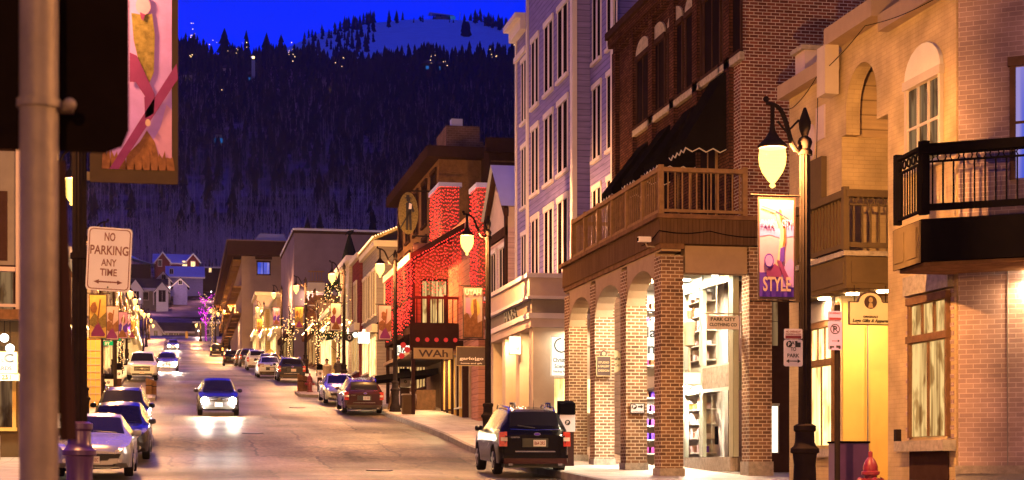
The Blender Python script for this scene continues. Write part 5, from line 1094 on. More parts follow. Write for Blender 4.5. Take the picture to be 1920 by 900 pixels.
def banner(label, u, s, z0, d, zt, w_, h_, art, group=None):
    x0, x1 = (u+d*.16, u+d*(.16+w_)); a, b = min(x0,x1), max(x0,x1); Fm = FC(0, s)
    t = thing('street_banner', label, 'banner', (u, s, zt-h_), group)
    m = MB()
    for z in (zt+.03, zt-h_-.03): m.tube([(u,s,z),(u+d*(w_+.26),s,z)], .016, 'dark_metal', 6); m.ball((u+d*(w_+.27),s,z), .025, 'dark_metal', 6, 4)
    m.build('bracket', t)
    m = MB(); m.fb(Fm, a, b, zt-h_, zt, -.01, .01, 'sign_brown'); m.build('cloth', t)
    m = MB(); art(m, Fm, a+.03, b-.03, zt-h_+.04, zt-.04); m.build('artwork', t)
    return t
def blob(cx, cz, rx, rz, n=14, j=0, ph=0): return [(cx+rx*(1+j*math.sin(3*i+ph))*math.cos(2*math.pi*i/n), cz+rz*(1+j*math.cos(5*i+ph))*math.sin(2*math.pi*i/n)) for i in range(n)]
def art_style(m, Fm, a, b, z0, z1):
    w_, h_ = b-a, z1-z0; p = lambda x, y: (a+x*w_, z1-y*h_)
    o = .012
    m.plate(Fm, [p(0,0),p(0,.22),p(1,.22),p(1,0)], .01, o, 'art_sand'); m.plate(Fm, [p(0,.22),p(0,.75),p(1,.75),p(1,.22)], .01, o, 'art_pink'); m.plate(Fm, [p(0,.75),p(0,1),p(1,1),p(1,.75)], .01, o, 'art_purple')
    m.plate(Fm, [p(0,.24),p(0,.38),p(.3,.36),p(.6,.39),p(1,.37),p(1,.26),p(.5,.30)], o, .014, 'art_lilac')
    m.plate(Fm, [p(.62,.78),p(.8,.64),p(.92,.60),p(1,.64),p(1,.9),p(.66,.9)], .014, .016, 'art_lilac')
    for q in range(6):                                   # long ski curving down
        ys = [.1,.2,.3,.4,.5,.6,.68]; xs_ = [.46,.50,.60,.60,.56,.52,.44]
        m.plate(Fm, [p(xs_[q],ys[q]),p(xs_[q+1],ys[q+1]),p(xs_[q+1]+.14,ys[q+1]),p(xs_[q]+.14,ys[q])], .016, .019, 'art_sand'); m.plate(Fm, [p(xs_[q]+.10,ys[q]),p(xs_[q+1]+.10,ys[q+1]),p(xs_[q+1]+.17,ys[q+1]),p(xs_[q]+.17,ys[q])], .019, .021, 'art_brown')
    m.plate(Fm, [p(.6,.5),p(.72,.48),p(.72,.62),p(.58,.68)], .021, .023, 'art_purple')
    m.plate(Fm, [p(.05,.06),p(.5,.115),p(.9,.2),p(.86,.21),p(.5,.13),p(.05,.075)], .02, .022, 'art_plum')
    c = p(.27,.63); m.disc(Fm, c[0], c[1], .075*h_, .019, .024, 'art_purple', 20, .14*w_); m.disc(Fm, c[0], c[1], .06*h_, .024, .026, 'art_lilac', 20, .11*w_)
    m.plate(Fm, [p(.2,.72),p(.45,.66),p(.7,.74),p(.6,.8),p(.2,.79)], .018, .02, 'art_plum'); m.plate(Fm, [p(.5,.62),p(.62,.63),p(.85,.8),p(.75,.84)], .02, .024, 'art_plum')
    m.text(Fm, 'STYLE', a+.5*w_, z1-.87*h_, .15*h_, .026, 'art_sand', .82*w_, .003)
    m.text(Fm, 'PARK', a+.24*w_, z1-.24*h_, .07*h_, .022, 'art_lilac', .40*w_, .003); m.text(Fm, 'CITY', a+.8*w_, z1-.235*h_, .07*h_, .022, 'art_lilac', .30*w_, .003)
def art_utah(m, Fm, a, b, z0, z1):
    w_, h_ = b-a, z1-z0; p = lambda x, y: (a+x*w_, z1-y*h_); o = .012
    m.plate(Fm, [p(0,0),p(0,1),p(1,1),p(1,0)], .01, o, 'art_sand'); m.plate(Fm, blob(*p(.62,.42), .25*w_, .2*h_, 14, .1), o, .014, 'art_yellow')
    m.plate(Fm, [p(0,.55),p(.2,.5),p(.35,.62),p(.55,.5),p(.7,.72),p(1,.66),p(1,1),p(0,1)], .014, .017, 'art_brown'); m.plate(Fm, [p(.5,.25),p(.68,.22),p(.75,.7),p(.9,1),p(.5,1),p(.55,.6)], .017, .02, 'art_brown')
    m.plate(Fm, [p(.1,.2),p(.35,.2),p(.38,.55),p(.1,.5)], .017, .02, 'art_pink'); m.text(Fm, 'UTAH', a+.5*w_, z1-.09*h_, .11*h_, .02, 'art_white', .86*w_, .003)
def art_any(k):
    def f(m, Fm, a, b, z0, z1):
        w_, h_ = b-a, z1-z0; p = lambda x, y: (a+x*w_, z1-y*h_); c1 = ['art_sand','art_pink','art_yellow','art_white'][k % 4]; c2 = ['art_brown','art_plum','art_olive','art_purple'][(k*3) % 4]
        m.plate(Fm, [p(0,0),p(0,1),p(1,1),p(1,0)], .01, .012, c1)
        m.plate(Fm, [p(0,.5+.1*math.sin(k)),p(.3,.42),p(.6,.55),p(1,.4),p(1,.75),p(.5,.8),p(0,.7)], .012, .015, c2); m.plate(Fm, blob(*p(.4+.2*math.sin(k*2),.3), .2*w_, .14*h_, 12, .15, k), .015, .018, 'art_brown'); m.plate(Fm, [p(.1,.9),p(.5,.62),p(.95,.92),p(.9,.97),p(.1,.97)], .015, .019, 'art_brown' if k % 2 else 'art_plum'); m.plate(Fm, [p(.6,.1),p(.7,.1),p(.5,.7),p(.42,.7)], .018, .021, 'art_white' if k % 2 else 'art_brown')
    return f
def art_skier(m, Fm, a, b, z0, z1):
    w_, h_ = b-a, z1-z0; X = lambda px: W(px, YB)[0]; Zp = lambda py: Z(py, YB)
    p = lambda x, y: (X(x), Zp(y)); o = .012
    m.plate(Fm, [(a,z0),(b,z0),(b,z1),(a,z1)], .01, o, 'art_lilac')
    m.plate(Fm, [p(322,315),p(322,200),p(312,190),p(300,235),p(285,262),p(280,315)], o, .014, 'art_pink')
    m.plate(Fm, [p(238,315),p(240,285),p(262,262),p(275,240),p(290,262),p(300,300),p(312,290),p(318,315)], .014, .017, 'art_brown')
    for i in range(9): x = 190+i*15; m.plate(Fm, [p(x,315),p(x+3,272+(i*7)%19),p(x+9,292),p(x+14,270+(i*11)%23),p(x+18,315)], .017, .019, 'art_brown')
    m.plate(Fm, [p(246,20),p(262,22),p(285,20),p(290,60),p(288,130),p(280,150),p(262,120),p(250,70)], .016, .02, 'art_olive')
    m.plate(Fm, [p(243,95),p(256,100),p(282,155),p(290,172),p(274,180),p(254,150),p(243,150)], .02, .023, 'art_plum')
    m.plate(Fm, [p(270,178),p(290,170),p(288,208),p(272,218)], .023, .026, 'art_plum'); m.plate(Fm, blob(*p(277,226), .035, .05), .026, .03, 'art_sand')
    m.plate(Fm, [p(331,112),p(334,140),p(222,315),p(205,315),p(262,222)], .022, .026, 'art_plum')
    m.plate(Fm, blob(*p(268,6), .10, .12), .02, .024, 'art_pink'); m.plate(Fm, [p(250,-40),p(285,-40),p(288,-15),p(250,-15)], .024, .027, 'art_plum'); m.plate(Fm, [p(262,18),p(272,22),p(268,34),p(264,30)], .024, .027, 'art_plum')
t, u, s, z0 = lamp('nearest street lamp on the right with the STYLE banner and parking sign', 1509, 26.9, 315, -1, arm=.6)
zb = Z(372, 26.9); banner('lilac banner reading STYLE with a curving ski, on the nearest right lamp post', u, s, z0, -1, zb, .62, 1.60, art_style)
Fm = FC(0, s)
def pay_sign(Fm, c, zc, sx, label, name, mk, lines, par):
    pass
h = thing('parking_sign', 'pale PAY TO PARK sign fixed to the nearest right lamp post', 'sign', (u, s, Z(688, 26.9)))
c = W(1481, 26.9)[0]; z1_, zm, z2_ = Z(688,26.9), Z(638,26.9), Z(618,26.9); Fm = FC(0, s-.1)
def rrect(cx, cz, hw, hh, r=.03): return [(cx+sx*(hw-r)+r*math.cos(t_), cz+sz*(hh-r)+r*math.sin(t_)) for sx, sz, b_ in ((1,1,0),(-1,1,1),(-1,-1,2),(1,-1,3)) for t_ in (b_*math.pi/2, b_*math.pi/2+math.pi/4, b_*math.pi/2+math.pi/2)]
m = MB(); m.plate(Fm, rrect(c, (z1_+zm)/2, .155, (zm-z1_)/2), 0, .01, 'sign_white'); m.plate(Fm, rrect(c, (z2_+zm)/2+.005, .15, (z2_-zm)/2-.005, .02), 0, .01, 'sign_white'); m.build('board', h)
m = MB(); m.fb(Fm, c-.13, c+.13, zm+.015, zm+.06, .01, .013, 'sign_red'); m.text(Fm, 'NO OVERNIGHT', c, z2_-.045, .03, .011, 'sign_red', .24, .002); m.text(Fm, 'STANDING & ACCESS', c, z2_-.085, .025, .011, 'sign_red', .25, .002)
m.disc(Fm, c-.07, zm-.075, .05, .01, .014, 'sign_black', 18); m.text(Fm, 'P', c-.07, zm-.075, .06, .015, 'sign_white', None, .002); m.fb(Fm, c+.03, c+.12, zm-.12, zm-.045, .01, .013, 'sign_black'); m.disc(Fm, c+.05, zm-.04, .02, .01, .013, 'sign_black', 10)
m.text(Fm, 'PAY', c, z1_+.37, .06, .011, 'sign_black', .14, .002); m.text(Fm, 'TO', c, z1_+.27, .06, .011, 'sign_black', .09, .002); m.text(Fm, 'PARK', c, z1_+.17, .06, .011, 'sign_black', .2, .002)
m.fb(Fm, c-.08, c+.08, z1_+.075, z1_+.09, .01, .013, 'sign_black'); m.plate(Fm, [(c-.12,z1_+.082),(c-.07,z1_+.05),(c-.07,z1_+.115)], .01, .013, 'sign_black'); m.plate(Fm, [(c+.12,z1_+.082),(c+.07,z1_+.115),(c+.07,z1_+.05)], .01, .013, 'sign_black'); m.build('lettering', h)
m = MB(); m.fb(Fm, c+.1, u, z2_-.03, z2_-.01, -.02, 0, 'dark_metal'); m.fb(Fm, c+.1, u, z1_+.3, z1_+.32, -.02, 0, 'dark_metal'); m.build('bracket', h)
# lilac no-parking sign on its own post
u2, s2 = W(1570, 30.2); zg = g(s2)+.14; h = thing('no_parking_sign', 'lilac no parking sign on a thin dark post right of the nearest lamp', 'sign', (u2, s2, zg))
m = MB(); m.tube([(u2,s2,zg),(u2,s2,Z(572,30.2))], .05, 'dark_metal', 10); m.ball((u2,s2,Z(570,30.2)), .05, 'galvanised_post', 8, 5); m.build('post', h)
Fm = FC(0, s2-.08); c = W(1561.5, 30.2)[0]; za, zb_, zc_ = Z(657,30.2), Z(603,30.2), Z(584,30.2)
m = MB(); m.plate(Fm, rrect(c, (za+zb_)/2, .13, (zb_-za)/2), 0, .012, 'sign_lilac'); m.plate(Fm, rrect(c, (zb_+zc_)/2+.006, .13, (zc_-zb_)/2-.006, .02), 0, .012, 'sign_lilac'); m.build('board', h)
m = MB(); m.fb(Fm, c-.11, c+.11, zb_+.02, zb_+.06, .012, .015, 'sign_red'); m.text(Fm, 'NO OVERNIGHT', c, zc_-.04, .03, .013, 'sign_red', .2, .002)
for i in range(20):
    t0, t1 = i*math.pi/10, (i+1)*math.pi/10; m.plate(Fm, [(c+r_*math.cos(q), zb_-.14+r_*math.sin(q)) for r_, q in ((.09,t0),(.09,t1),(.075,t1),(.075,t0))], .012, .016, 'sign_black')
m.text(Fm, 'P', c, zb_-.14, .11, .013, 'sign_black', None, .002); m.plate(Fm, [(c-.065,zb_-.085),(c-.055,zb_-.075),(c+.065,zb_-.195),(c+.055,zb_-.205)], .016, .019, 'sign_black')
m.fb(Fm, c-.06, c+.06, za+.155, za+.165, .012, .015, 'sign_black'); m.plate(Fm, [(c+.09,za+.16),(c+.05,za+.185),(c+.05,za+.135)], .012, .015, 'sign_black')
m.fb(Fm, c-.1, c-.02, za+.04, za+.07, .012, .015, 'sign_black'); m.fb(Fm, c+.02, c+.1, za+.04, za+.08, .012, .015, 'sign_black'); m.disc(Fm, c-.08, za+.035, .018, .012, .015, 'sign_black', 10); m.disc(Fm, c+.08, za+.035, .018, .012, .015, 'sign_black', 10); m.build('symbols', h)
t, u, s, z0 = lamp('street lamp behind the black parked car, carrying the UTAH banner', 915, 54.8, 460, -1); banner('sand and brown banner reading UTAH on the lamp post behind the black car', u, s, z0, -1, Z(538,54.8), .66, 1.66, art_utah)
t, u, s, z0 = lamp('street lamp with dark pedestal standing beside the litter bin', 741, 78, 507, -1); banner('leaning pale banner on the lamp post beside the litter bin', u, s, z0, -1, Z(572,78), .62, 1.62, art_any(0))
t, u, s, z0 = lamp('street lamp rising behind the silver car on the right', 645, 100, 523, -1); banner('brown banner with a fish like curve, on the lamp post behind the silver car', u, s, z0, -1, Z(568,100), .64, 1.65, art_any(3))
t, u, s, z0 = lamp('street lamp with a base on the kerb just right of the black estate car', 573, 128, 543, -1); banner('yellow banner with a dark spire, on the lamp post right of the estate car', u, s, z0, -1, Z(575,128), .64, 1.65, art_any(2))
for i, (px, Yc, gy) in enumerate([(528,156,555),(495,187,581),(472,206,592),(458,216,589),(443,228,580),(430,240,586),(418,252,590),(404,268,584)]):
    t, u, s, z0 = lamp('one of the bunched lit street lamps in the distant right hand row', px, Yc, gy, -1, False, 'far lamps along the right kerb')
    if i < 3: banner(['pale banner on the sixth lamp post up the right side','dim banner on the seventh lamp post up the right side','faint banner on the eighth lamp post up the right side'][i], u, s, z0, -1, Z((577,598,600)[i], Yc), .62, 1.6, art_any(i+1))
x_, y_ = W(372, 290); lamp('small low lamp with starry light at the far end of the street', 376, 290, 611, -1, False, base=Z(640,290))
YB = 22.9
t, u, s, z0 = lamp('nearest street lamp on the left with fluted post and plum pedestal', 149, YB, -60, -1, arm=.72)
h = thing('street_banner', 'large lilac banner with an olive jacketed skier on the nearest left post', 'banner', (u, s, Z(340,YB)))
X = lambda px: W(px, YB)[0]; Fm = FC(0, s)
m = MB(); m.fb(Fm, X(168), X(334), Z(340,YB), Z(-160,YB), -.05, 0, 'bronze_paint'); m.build('frame', h); m = MB(); art_skier(m, Fm, X(200), X(322), Z(315,YB), Z(-140,YB)); m.build('artwork', h)
m = MB(); m.fb(Fm, u, X(200), Z(336,YB), Z(320,YB), -.08, -.05, 'galvanised_post'); m.fb(Fm, u, X(200), Z(-100,YB), Z(-112,YB), -.08, -.05, 'galvanised_post'); m.build('bracket', h)
# NO PARKING sign on the same post
Fb = FC(0, s-.14); c, zc = W(204, YB-.14)[0], Z(485, YB-.14); Fm = rotF(Fb, c, zc, R(-2.6))
h = thing('no_parking_sign', 'white NO PARKING ANY TIME sign with double arrow on the nearest left lamp post', 'sign', (c, s-.14, Z(545,YB)))
hw, hh = .29, .425
m = MB(); m.plate(Fm, rrect(c, zc, hw, hh, .05), 0, .008, 'sign_white'); m.build('board', h)
m = MB(); o1 = rrect(c, zc, hw-.02, hh-.02, .045); o2 = rrect(c, zc, hw-.032, hh-.032, .04)
for i in range(len(o1)): j = (i+1) % len(o1); m.plate(Fm, [o1[i], o1[j], o2[j], o2[i]], .008, .010, 'plate_ink')
m.text(Fm, 'NO', c, zc+.30, .115, .009, 'plate_ink', .14, .002); m.text(Fm, 'PARKING', c, zc+.12, .125, .009, 'plate_ink', .50, .002); m.text(Fm, 'ANY', c, zc-.045, .095, .009, 'plate_ink', .20, .002); m.text(Fm, 'TIME', c, zc-.175, .095, .009, 'plate_ink', .22, .002)
m.fb(Fm, c-.14, c+.14, zc-.315, zc-.295, .008, .010, 'plate_ink'); m.plate(Fm, [(c-.19,zc-.305),(c-.12,zc-.335),(c-.12,zc-.275)], .008, .010, 'plate_ink'); m.plate(Fm, [(c+.19,zc-.305),(c+.12,zc-.275),(c+.12,zc-.335)], .008, .010, 'plate_ink'); m.build('lettering', h)
m = MB(); m.lathe((u,s,Z(480,YB)), [(.12,-.04),(.12,.04)], 'dark_metal', 16); m.fb(Fb, u, c-.2, Z(486,YB), Z(474,YB), -.04, -.001, 'dark_metal'); m.disc(Fm, c-.0, zc-.375, .012, .008, .014, 'dark_metal', 8); m.build('clamp', h)
lamp('street lamp shining just right of the blurred near post', 84, 40, 357, 1, arm=.62)
for i, (px, Yc, zt) in enumerate([(158,62,551),(190,80,573),(214,102,584)]):
    u, s = W(px, Yc); t, u, s, z0 = lamp(['street lamp of the left row with the big orange toned banner','street lamp of the left row beside the green street name sign','street lamp of the left row with the narrow third banner'][i], px, Yc, YH-(g(s)+6.6)*FPX/Yc, 1)
    banner(['orange toned banner at the front of the left row','banner with a dark domed shape, second in the left row','narrow pink and brown banner, third in the left row'][i], u, s, z0, 1, Z(zt, Yc), .64, 1.62, art_any([2,0,1][i]))
for i, (px, py, Yc) in enumerate([(244,553,128),(253,567,148),(257,578,172),(265,586,192),(270,592,212),(278,592,236),(283,602,262),(287,612,288)]):
    t, u, s, z0 = lamp('one of the bunched lit street lamps in the distant left hand row', px-.72*FPX/Yc, Yc, py, 1, False, 'far lamps along the left kerb')
    if i < 2: banner(['pale yellow banner, fourth in the left row','small faint banner, fifth in the left row'][i], u, s, z0, 1, Z((588,600)[i], Yc), .6, 1.6, art_any(i+5))
# out-of-view lamps added to light the near signs, banner and post
for (u, s, dd) in ((10.6, 3.5, -1), (-3.4, 9.5, 1), (-3.8, -9, 1)):
    t = thing('street_lamp', 'added out-of-view street lamp %s' % ('behind the viewer on the right' if dd < 0 else ('beside the viewer on the left pavement' if s > 0 else 'well behind the viewer on the left pavement')), 'street lamp', (u, s, g(s))); m = MB(); m.lathe((u,s,g(s)), [(.27,0),(.2,.4),(.2,1.3),(.1,1.45),(.085,6.4)], 'dark_metal', 12); m.build('pole', t)
    m = MB(); m.tube([(u,s,g(s)+6.0),(u+dd*.3,s,g(s)+6.4),(u+dd*.8,s,g(s)+6.5)], .04, 'dark_metal'); m.build('arm', t); m = MB(); m.lathe((u+dd*.8,s,g(s)+6.0), [(.03,-.3),(.10,-.2),(.19,0),(.2,.24)], 'globe_glow', 10); m.build('globe', t)
    l = bpy.data.lights.new('street_lamp_bulb', 'POINT'); l.energy = LAMP_W; l.color = (1, .56, .21); l.shadow_soft_size = .07
    o = bpy.data.objects.new('street_lamp_bulb', l); COL.objects.link(o); o.location = (u+dd*.8, s, g(s)+6.05)
# near blurred post with the dark sign back
u, s = W(73, 5.0); z0 = g(s)+.14
h = thing('sign_post', 'thick blurred near post carrying a large dark sign seen from behind', 'sign', (u, s, z0))
m = MB(); m.tube([(u,s,z0),(u,s,2.6)], .056, 'galvanised_post', 20); m.build('post', h)
m = MB(); a, b = W(-420, 5.1)[0], W(241, 5.1)[0]; zt, zb_ = 2.3, Z(284, 5.1); Fm = FC(0, s+.09); m.plate(Fm, rrect((a+b)/2, (zt+zb_)/2, (b-a)/2, (zt-zb_)/2, .07), -.005, 0, 'sign_back'); m.build('board', h)
m = MB(); zc = Z(195,5); m.lathe((u,s,zc), [(.064,-.012),(.064,.012)], 'galvanised_post', 20); m.fb(Fm, u+.055, u+.095, zc-.012, zc+.012, .02, .07, 'galvanised_post'); m.ball((u+.088,s-.01,zc), .02, 'galvanised_post', 10, 6); m.build('clamp', h)
m = MB(); m.tube([(u+.055,s+.02,Z(300,5)),(u+.082,s+.02,Z(825,5))], [.02,.024], 'dark_brown', 8); m.build('side_sleeve', h)
# green street-name sign
u, s = W(216, 84); z0 = g(s)+.14; h = thing('street_name_sign', 'green lit street name sign under the second left banner', 'sign', (u, s, z0)); m = MB(); m.tube([(u,s,z0),(u,s,Z(628,84))], .09, 'dark_metal', 8); m.build('post', h)
Fm = FC(0, s-.1); a, b = W(191,84)[0], W(212,84)[0]; m = MB(); m.fb(Fm, a, b, Z(648,84), Z(635,84), 0, .03, 'green_sign'); m.fb(Fm, W(219,84)[0], W(226,84)[0], Z(640,84), Z(635,84), 0, .03, 'green_sign'); m.fb(Fm, W(184,84)[0], W(190.5,84)[0], Z(650,84), Z(638,84), 0, .03, 'sign_white'); m.build('board', h)
m = MB(); m.text(Fm, 'MAIN', (a+b)/2, Z(638.5,84), .12, .032, 'sign_white', .4); m.text(Fm, 'ST', (a+b)/2, Z(644.5,84), .12, .032, 'sign_white', .25); m.text(Fm, 'N', W(187,84)[0], Z(644,84), .2, .032, 'sign_black', .12); m.build('lettering', h)
# ================================================================== CARS
def itp(T, x): return lerp(T, x)
KIND = {
 'suv': dict(L=4.55, W=1.80, belt=[(0,.72),(.12,.88),(.5,.97),(1.15,1.04),(4.2,1.14),(4.45,1.10),(4.55,.98)], top=[(0,.74),(.12,.92),(.6,1.03),(1.15,1.10),(1.95,1.60),(2.6,1.68),(3.9,1.62),(4.2,1.56),(4.45,1.14),(4.55,1.0)], wid=[(0,.62),(.1,.76),(.35,.86),(.8,.895),(3.9,.90),(4.3,.87),(4.5,.80),(4.55,.76)], rw=[(0,.55),(.6,.70),(1.15,.72),(1.95,.62),(3.8,.60),(4.3,.64),(4.55,.70)], c=1.15, r=1.95, rr=4.0, rc=4.42, wf=.92, wr=3.58, wrad=.35, zl=.26),
 'wagon': dict(L=4.75, W=1.82, belt=[(0,.66),(.12,.80),(.5,.90),(1.25,.97),(4.3,1.06),(4.65,1.03),(4.75,.92)], top=[(0,.68),(.12,.84),(.6,.95),(1.25,1.02),(2.1,1.48),(2.7,1.56),(4.1,1.50),(4.35,1.45),(4.65,1.06),(4.75,.94)], wid=[(0,.62),(.1,.76),(.35,.86),(.8,.90),(4.1,.91),(4.5,.87),(4.7,.80),(4.75,.76)], rw=[(0,.55),(.6,.70),(1.25,.72),(2.1,.60),(4.0,.58),(4.5,.64),(4.75,.70)], c=1.25, r=2.1, rr=4.25, rc=4.62, wf=.95, wr=3.75, wrad=.34, zl=.24),
 'sedan': dict(L=4.80, W=1.82, belt=[(0,.58),(.10,.70),(.5,.80),(1.25,.92),(3.9,1.0),(4.6,.98),(4.8,.86)], top=[(0,.60),(.10,.73),(.6,.88),(1.3,.99),(2.1,1.38),(2.7,1.45),(3.3,1.40),(4.05,1.05),(4.6,1.02),(4.8,.88)], wid=[(0,.60),(.1,.76),(.35,.86),(.8,.90),(4.1,.91),(4.5,.87),(4.75,.78),(4.8,.74)], rw=[(0,.55),(.6,.70),(1.25,.74),(2.1,.60),(3.3,.57),(4.1,.66),(4.8,.68)], c=1.3, r=2.1, rr=3.3, rc=4.05, wf=.95, wr=3.78, wrad=.33, zl=.20),
 'pickup': dict(L=5.0, W=1.9, belt=[(0,.80),(.1,.98),(.5,1.06),(1.3,1.12),(4.9,1.12),(5.0,1.0)], top=[(0,.82),(.1,1.02),(.6,1.12),(1.3,1.18),(1.95,1.70),(2.5,1.78),(3.1,1.74),(3.4,1.17),(4.9,1.17),(5.0,1.05)], wid=[(0,.72),(.1,.84),(.35,.92),(.8,.95),(4.6,.95),(5,.88)], rw=[(0,.62),(.6,.80),(1.3,.80),(1.95,.66),(3.1,.64),(3.4,.8),(5,.82)], c=1.3, r=1.95, rr=3.1, rc=3.38, wf=.95, wr=4.0, wrad=.38, zl=.32)}
def car(name, label, u, s_rear_or_front, facing, kind, paint_, rack=False, lights=False, cat='car', group=None, zlift=0, yaw=0, logo='oval', tail=False, plate_txt='', rearmark=''):
    """facing +1: drives away from the camera (we see the back); -1: faces the camera. s is the end nearest to the camera."""
    K = KIND[kind]; L = K['L']; s0 = s_rear_or_front; sc = s0+L/2; z = g(sc); sl = math.atan(slope(sc))
    rot = (sl, 0, yaw) if facing > 0 else (-sl, 0, math.pi+yaw)
    t = thing(name, label, cat, (u, sc, z+.02+zlift), group, rot)
    B = lambda nm, m, par=t: m.build(nm, par, raw=True)
    # local: front of the car at +Y
    ysts = sorted(set([round(x, 3) for x in frange(0, L, .11)]+[K['c'], K['r'], K['rr'], K['rc'], .04, L-.04]))
    secs = []
    for y in ysts:
        wd, bt, tp, rw = itp(K['wid'], y), itp(K['belt'], y), itp(K['top'], y), min(itp(K['rw'], y), itp(K['wid'], y)-.02)
        zl = K['zl']+(.10 if y < .15 or y > L-.15 else 0); zs = zl+.04
        for wc in (K['wf'], K['wr']):
            R_ = K['wrad']+.06
            if abs(y-wc) < R_: zs = max(zs, K['wrad']+math.sqrt(R_*R_-(y-wc)**2))
        z3 = max(zs+.02, .55 if kind != 'pickup' else .62); z4 = max(z3+.02, bt-.14)
        P = [(0, zl), (wd*.72, zl), (wd*.74, max(zl, zs-.02)), (wd*.985, zs), (wd, z3), (wd*.99, z4), (wd*.95, bt), (rw, tp-.045), (rw*.93, tp-.01), (rw*.55, tp+.012), (0, tp+.02)]
        secs.append(P)
    m = MB(); n = len(secs[0]); vs = []
    for y, P in zip(ysts, secs):
        for sg in (1, -1):
            for (x, zz_) in P: vs.append((sg*x, L/2-y, zz_))
    def idx(i, sg, j): return i*2*n+(0 if sg > 0 else n)+j
    body, glass, roofg = [], [], []
    pillars = [K['r']+.95] + ([K['r']+1.75] if kind in ('suv','wagon') else [])
    for i in range(len(ysts)-1):
        y = (ysts[i]+ysts[i+1])/2
        for sg in (1, -1):
            for j in range(n-1):
                q = (idx(i,sg,j), idx(i+1,sg,j), idx(i+1,sg,j+1), idx(i,sg,j+1)); q = q if sg < 0 else q[::-1]
                cab = K['c']+.35 < y < K['rc']-.18; isg = False
                if j == 6 and cab and not any(abs(y-p) < .06 for p in pillars): isg = True
                if j >= 8 and (K['c']+.02 < y < K['r']-.02 or K['rr']+.03 < y < K['rc']-.02): isg = True
                (glass if isg else body).append(q)
    e0 = [idx(0,1,j) for j in range(n)]+[idx(0,-1,j) for j in range(n-1,-1,-1)]; e1 = [idx(len(ysts)-1,1,j) for j in range(n)]+[idx(len(ysts)-1,-1,j) for j in range(n-1,-1,-1)]
    m.add(vs, body+[tuple(e0), tuple(e1[::-1])], paint_, True); B('body', m)
    m = MB(); m.add(vs, glass, 'car_glass', True)
    used = sorted({a for f in m.f for a in f}); mp = {a: i for i, a in enumerate(used)}; m.v = [m.v[a] for a in used]; m.f = [[mp[a] for a in f] for f in m.f]; B('windows', m)
    # wheels
    for wc in (K['wf'], K['wr']):
        for sg in (1, -1):
            x = sg*(itp(K['wid'], wc)-.115); y = L/2-wc; r = K['wrad']; wv = MB(); 
            def wl(mb, prof, key, nn=20):
                vv = []
                for rr_, o in prof:
                    for q in range(nn): a = 2*math.pi*q/nn; vv.append((x+sg*o, y+rr_*math.cos(a), r+rr_*math.sin(a)))
                k = len(prof); mb.add(vv, [(i*nn+q, i*nn+(q+1)%nn, (i+1)*nn+(q+1)%nn, (i+1)*nn+q) for i in range(k-1) for q in range(nn)]+[tuple(range(nn)), tuple(range((k-1)*nn, k*nn))], key, True)
            wl(wv, [(r*.6,-.11),(r*.96,-.10),(r,-.06),(r,.06),(r*.96,.10),(r*.66,.11)], 'rubber'); w_ = B('wheel', wv)
            rm = MB(); wl(rm, [(r*.66,.085),(r*.64,.115),(r*.56,.10)], 'rim_metal')
            for q in range(5):
                a = q*2*math.pi/5+.3; c_, s_ = math.cos(a), math.sin(a); tx, tz = -s_*.03, c_*.03
                rm.hexa([(x+sg*.10,y+.03*c_+tx,r+.03*s_+tz),(x+sg*.10,y+.03*c_-tx,r+.03*s_-tz),(x+sg*.10,y+r*.6*c_-tx,r+r*.6*s_-tz),(x+sg*.10,y+r*.6*c_+tx,r+r*.6*s_+tz)]+[(x+sg*.125,y+.03*c_+tx,r+.03*s_+tz),(x+sg*.125,y+.03*c_-tx,r+.03*s_-tz),(x+sg*.125,y+r*.6*c_-tx,r+r*.6*s_-tz),(x+sg*.125,y+r*.6*c_+tx,r+r*.6*s_+tz)], 'rim_metal')
            B('rim', rm, w_)
    # mirrors
    for sg in (1, -1):
        m = MB(); x = sg*(itp(K['wid'], K['c'])*.95+.10); y = L/2-K['c']-.45; zz_ = itp(K['belt'], K['c'])+.08
        m.lathe((x, y, zz_), [(.02,-.08),(.09,-.06),(.11,0),(.09,.07),(.02,.09)], paint_ if kind != 'pickup' else 'car_trim', 8); m.box(min(x,x-sg*.12), max(x,x-sg*.12), y-.02, y+.03, zz_-.06, zz_-.02, 'car_trim'); B('mirror', m)
    w0 = itp(K['wid'], .06); w1 = itp(K['wid'], L-.06); bt0 = itp(K['belt'], .1); bt1 = itp(K['belt'], L-.15)
    yf, yr = L/2, -L/2
    if facing < 0:                       # front details
        m = MB()
        if kind == 'sedan':
            m.hexa([(-.50,yf-.02,.27),(.50,yf-.02,.27),(.50,yf-.06,.27),(-.50,yf-.06,.27),(-.64,yf+.012,.56),(.64,yf+.012,.56),(.64,yf-.1,.56),(-.64,yf-.1,.56)], 'car_trim')
            m.hexa([(-.34,yf+.012,.40),(.34,yf+.012,.40),(.30,yf-.05,.40),(-.30,yf-.05,.40),(-.42,yf+.02,.50),(.42,yf+.02,.50),(.4,yf-.05,.5),(-.4,yf-.05,.5)], 'car_trim')
        else: m.box(-.50, .50, yf-.03, yf+.02, .62, bt0-.06, 'car_trim'); m.box(-.62, .62, yf-.06, yf+.02, .32, .46, 'car_trim')
        B('grille', m)
        m = MB()
        if kind == 'sedan': m.box(-.5,.5,yf,yf+.03,.555,.575,'chrome'); m.box(-.62,.62,yf-.05,yf+.03,.235,.26,'chrome'); m.disc(F((0,yf),(1,0),(0,1)), 0, .60, .055, .0, .04, 'chrome', 20, .085)
        else:
            for q in range(3): zz_ = .66+q*(bt0-.76)/2.2; m.box(-.48,.48,yf+.02,yf+.04,zz_,zz_+.03,'chrome')
            m.disc(F((0,yf),(1,0),(0,1)), 0, .76, .05, .02, .05, 'chrome', 16, .08)
        B('emblem', m)
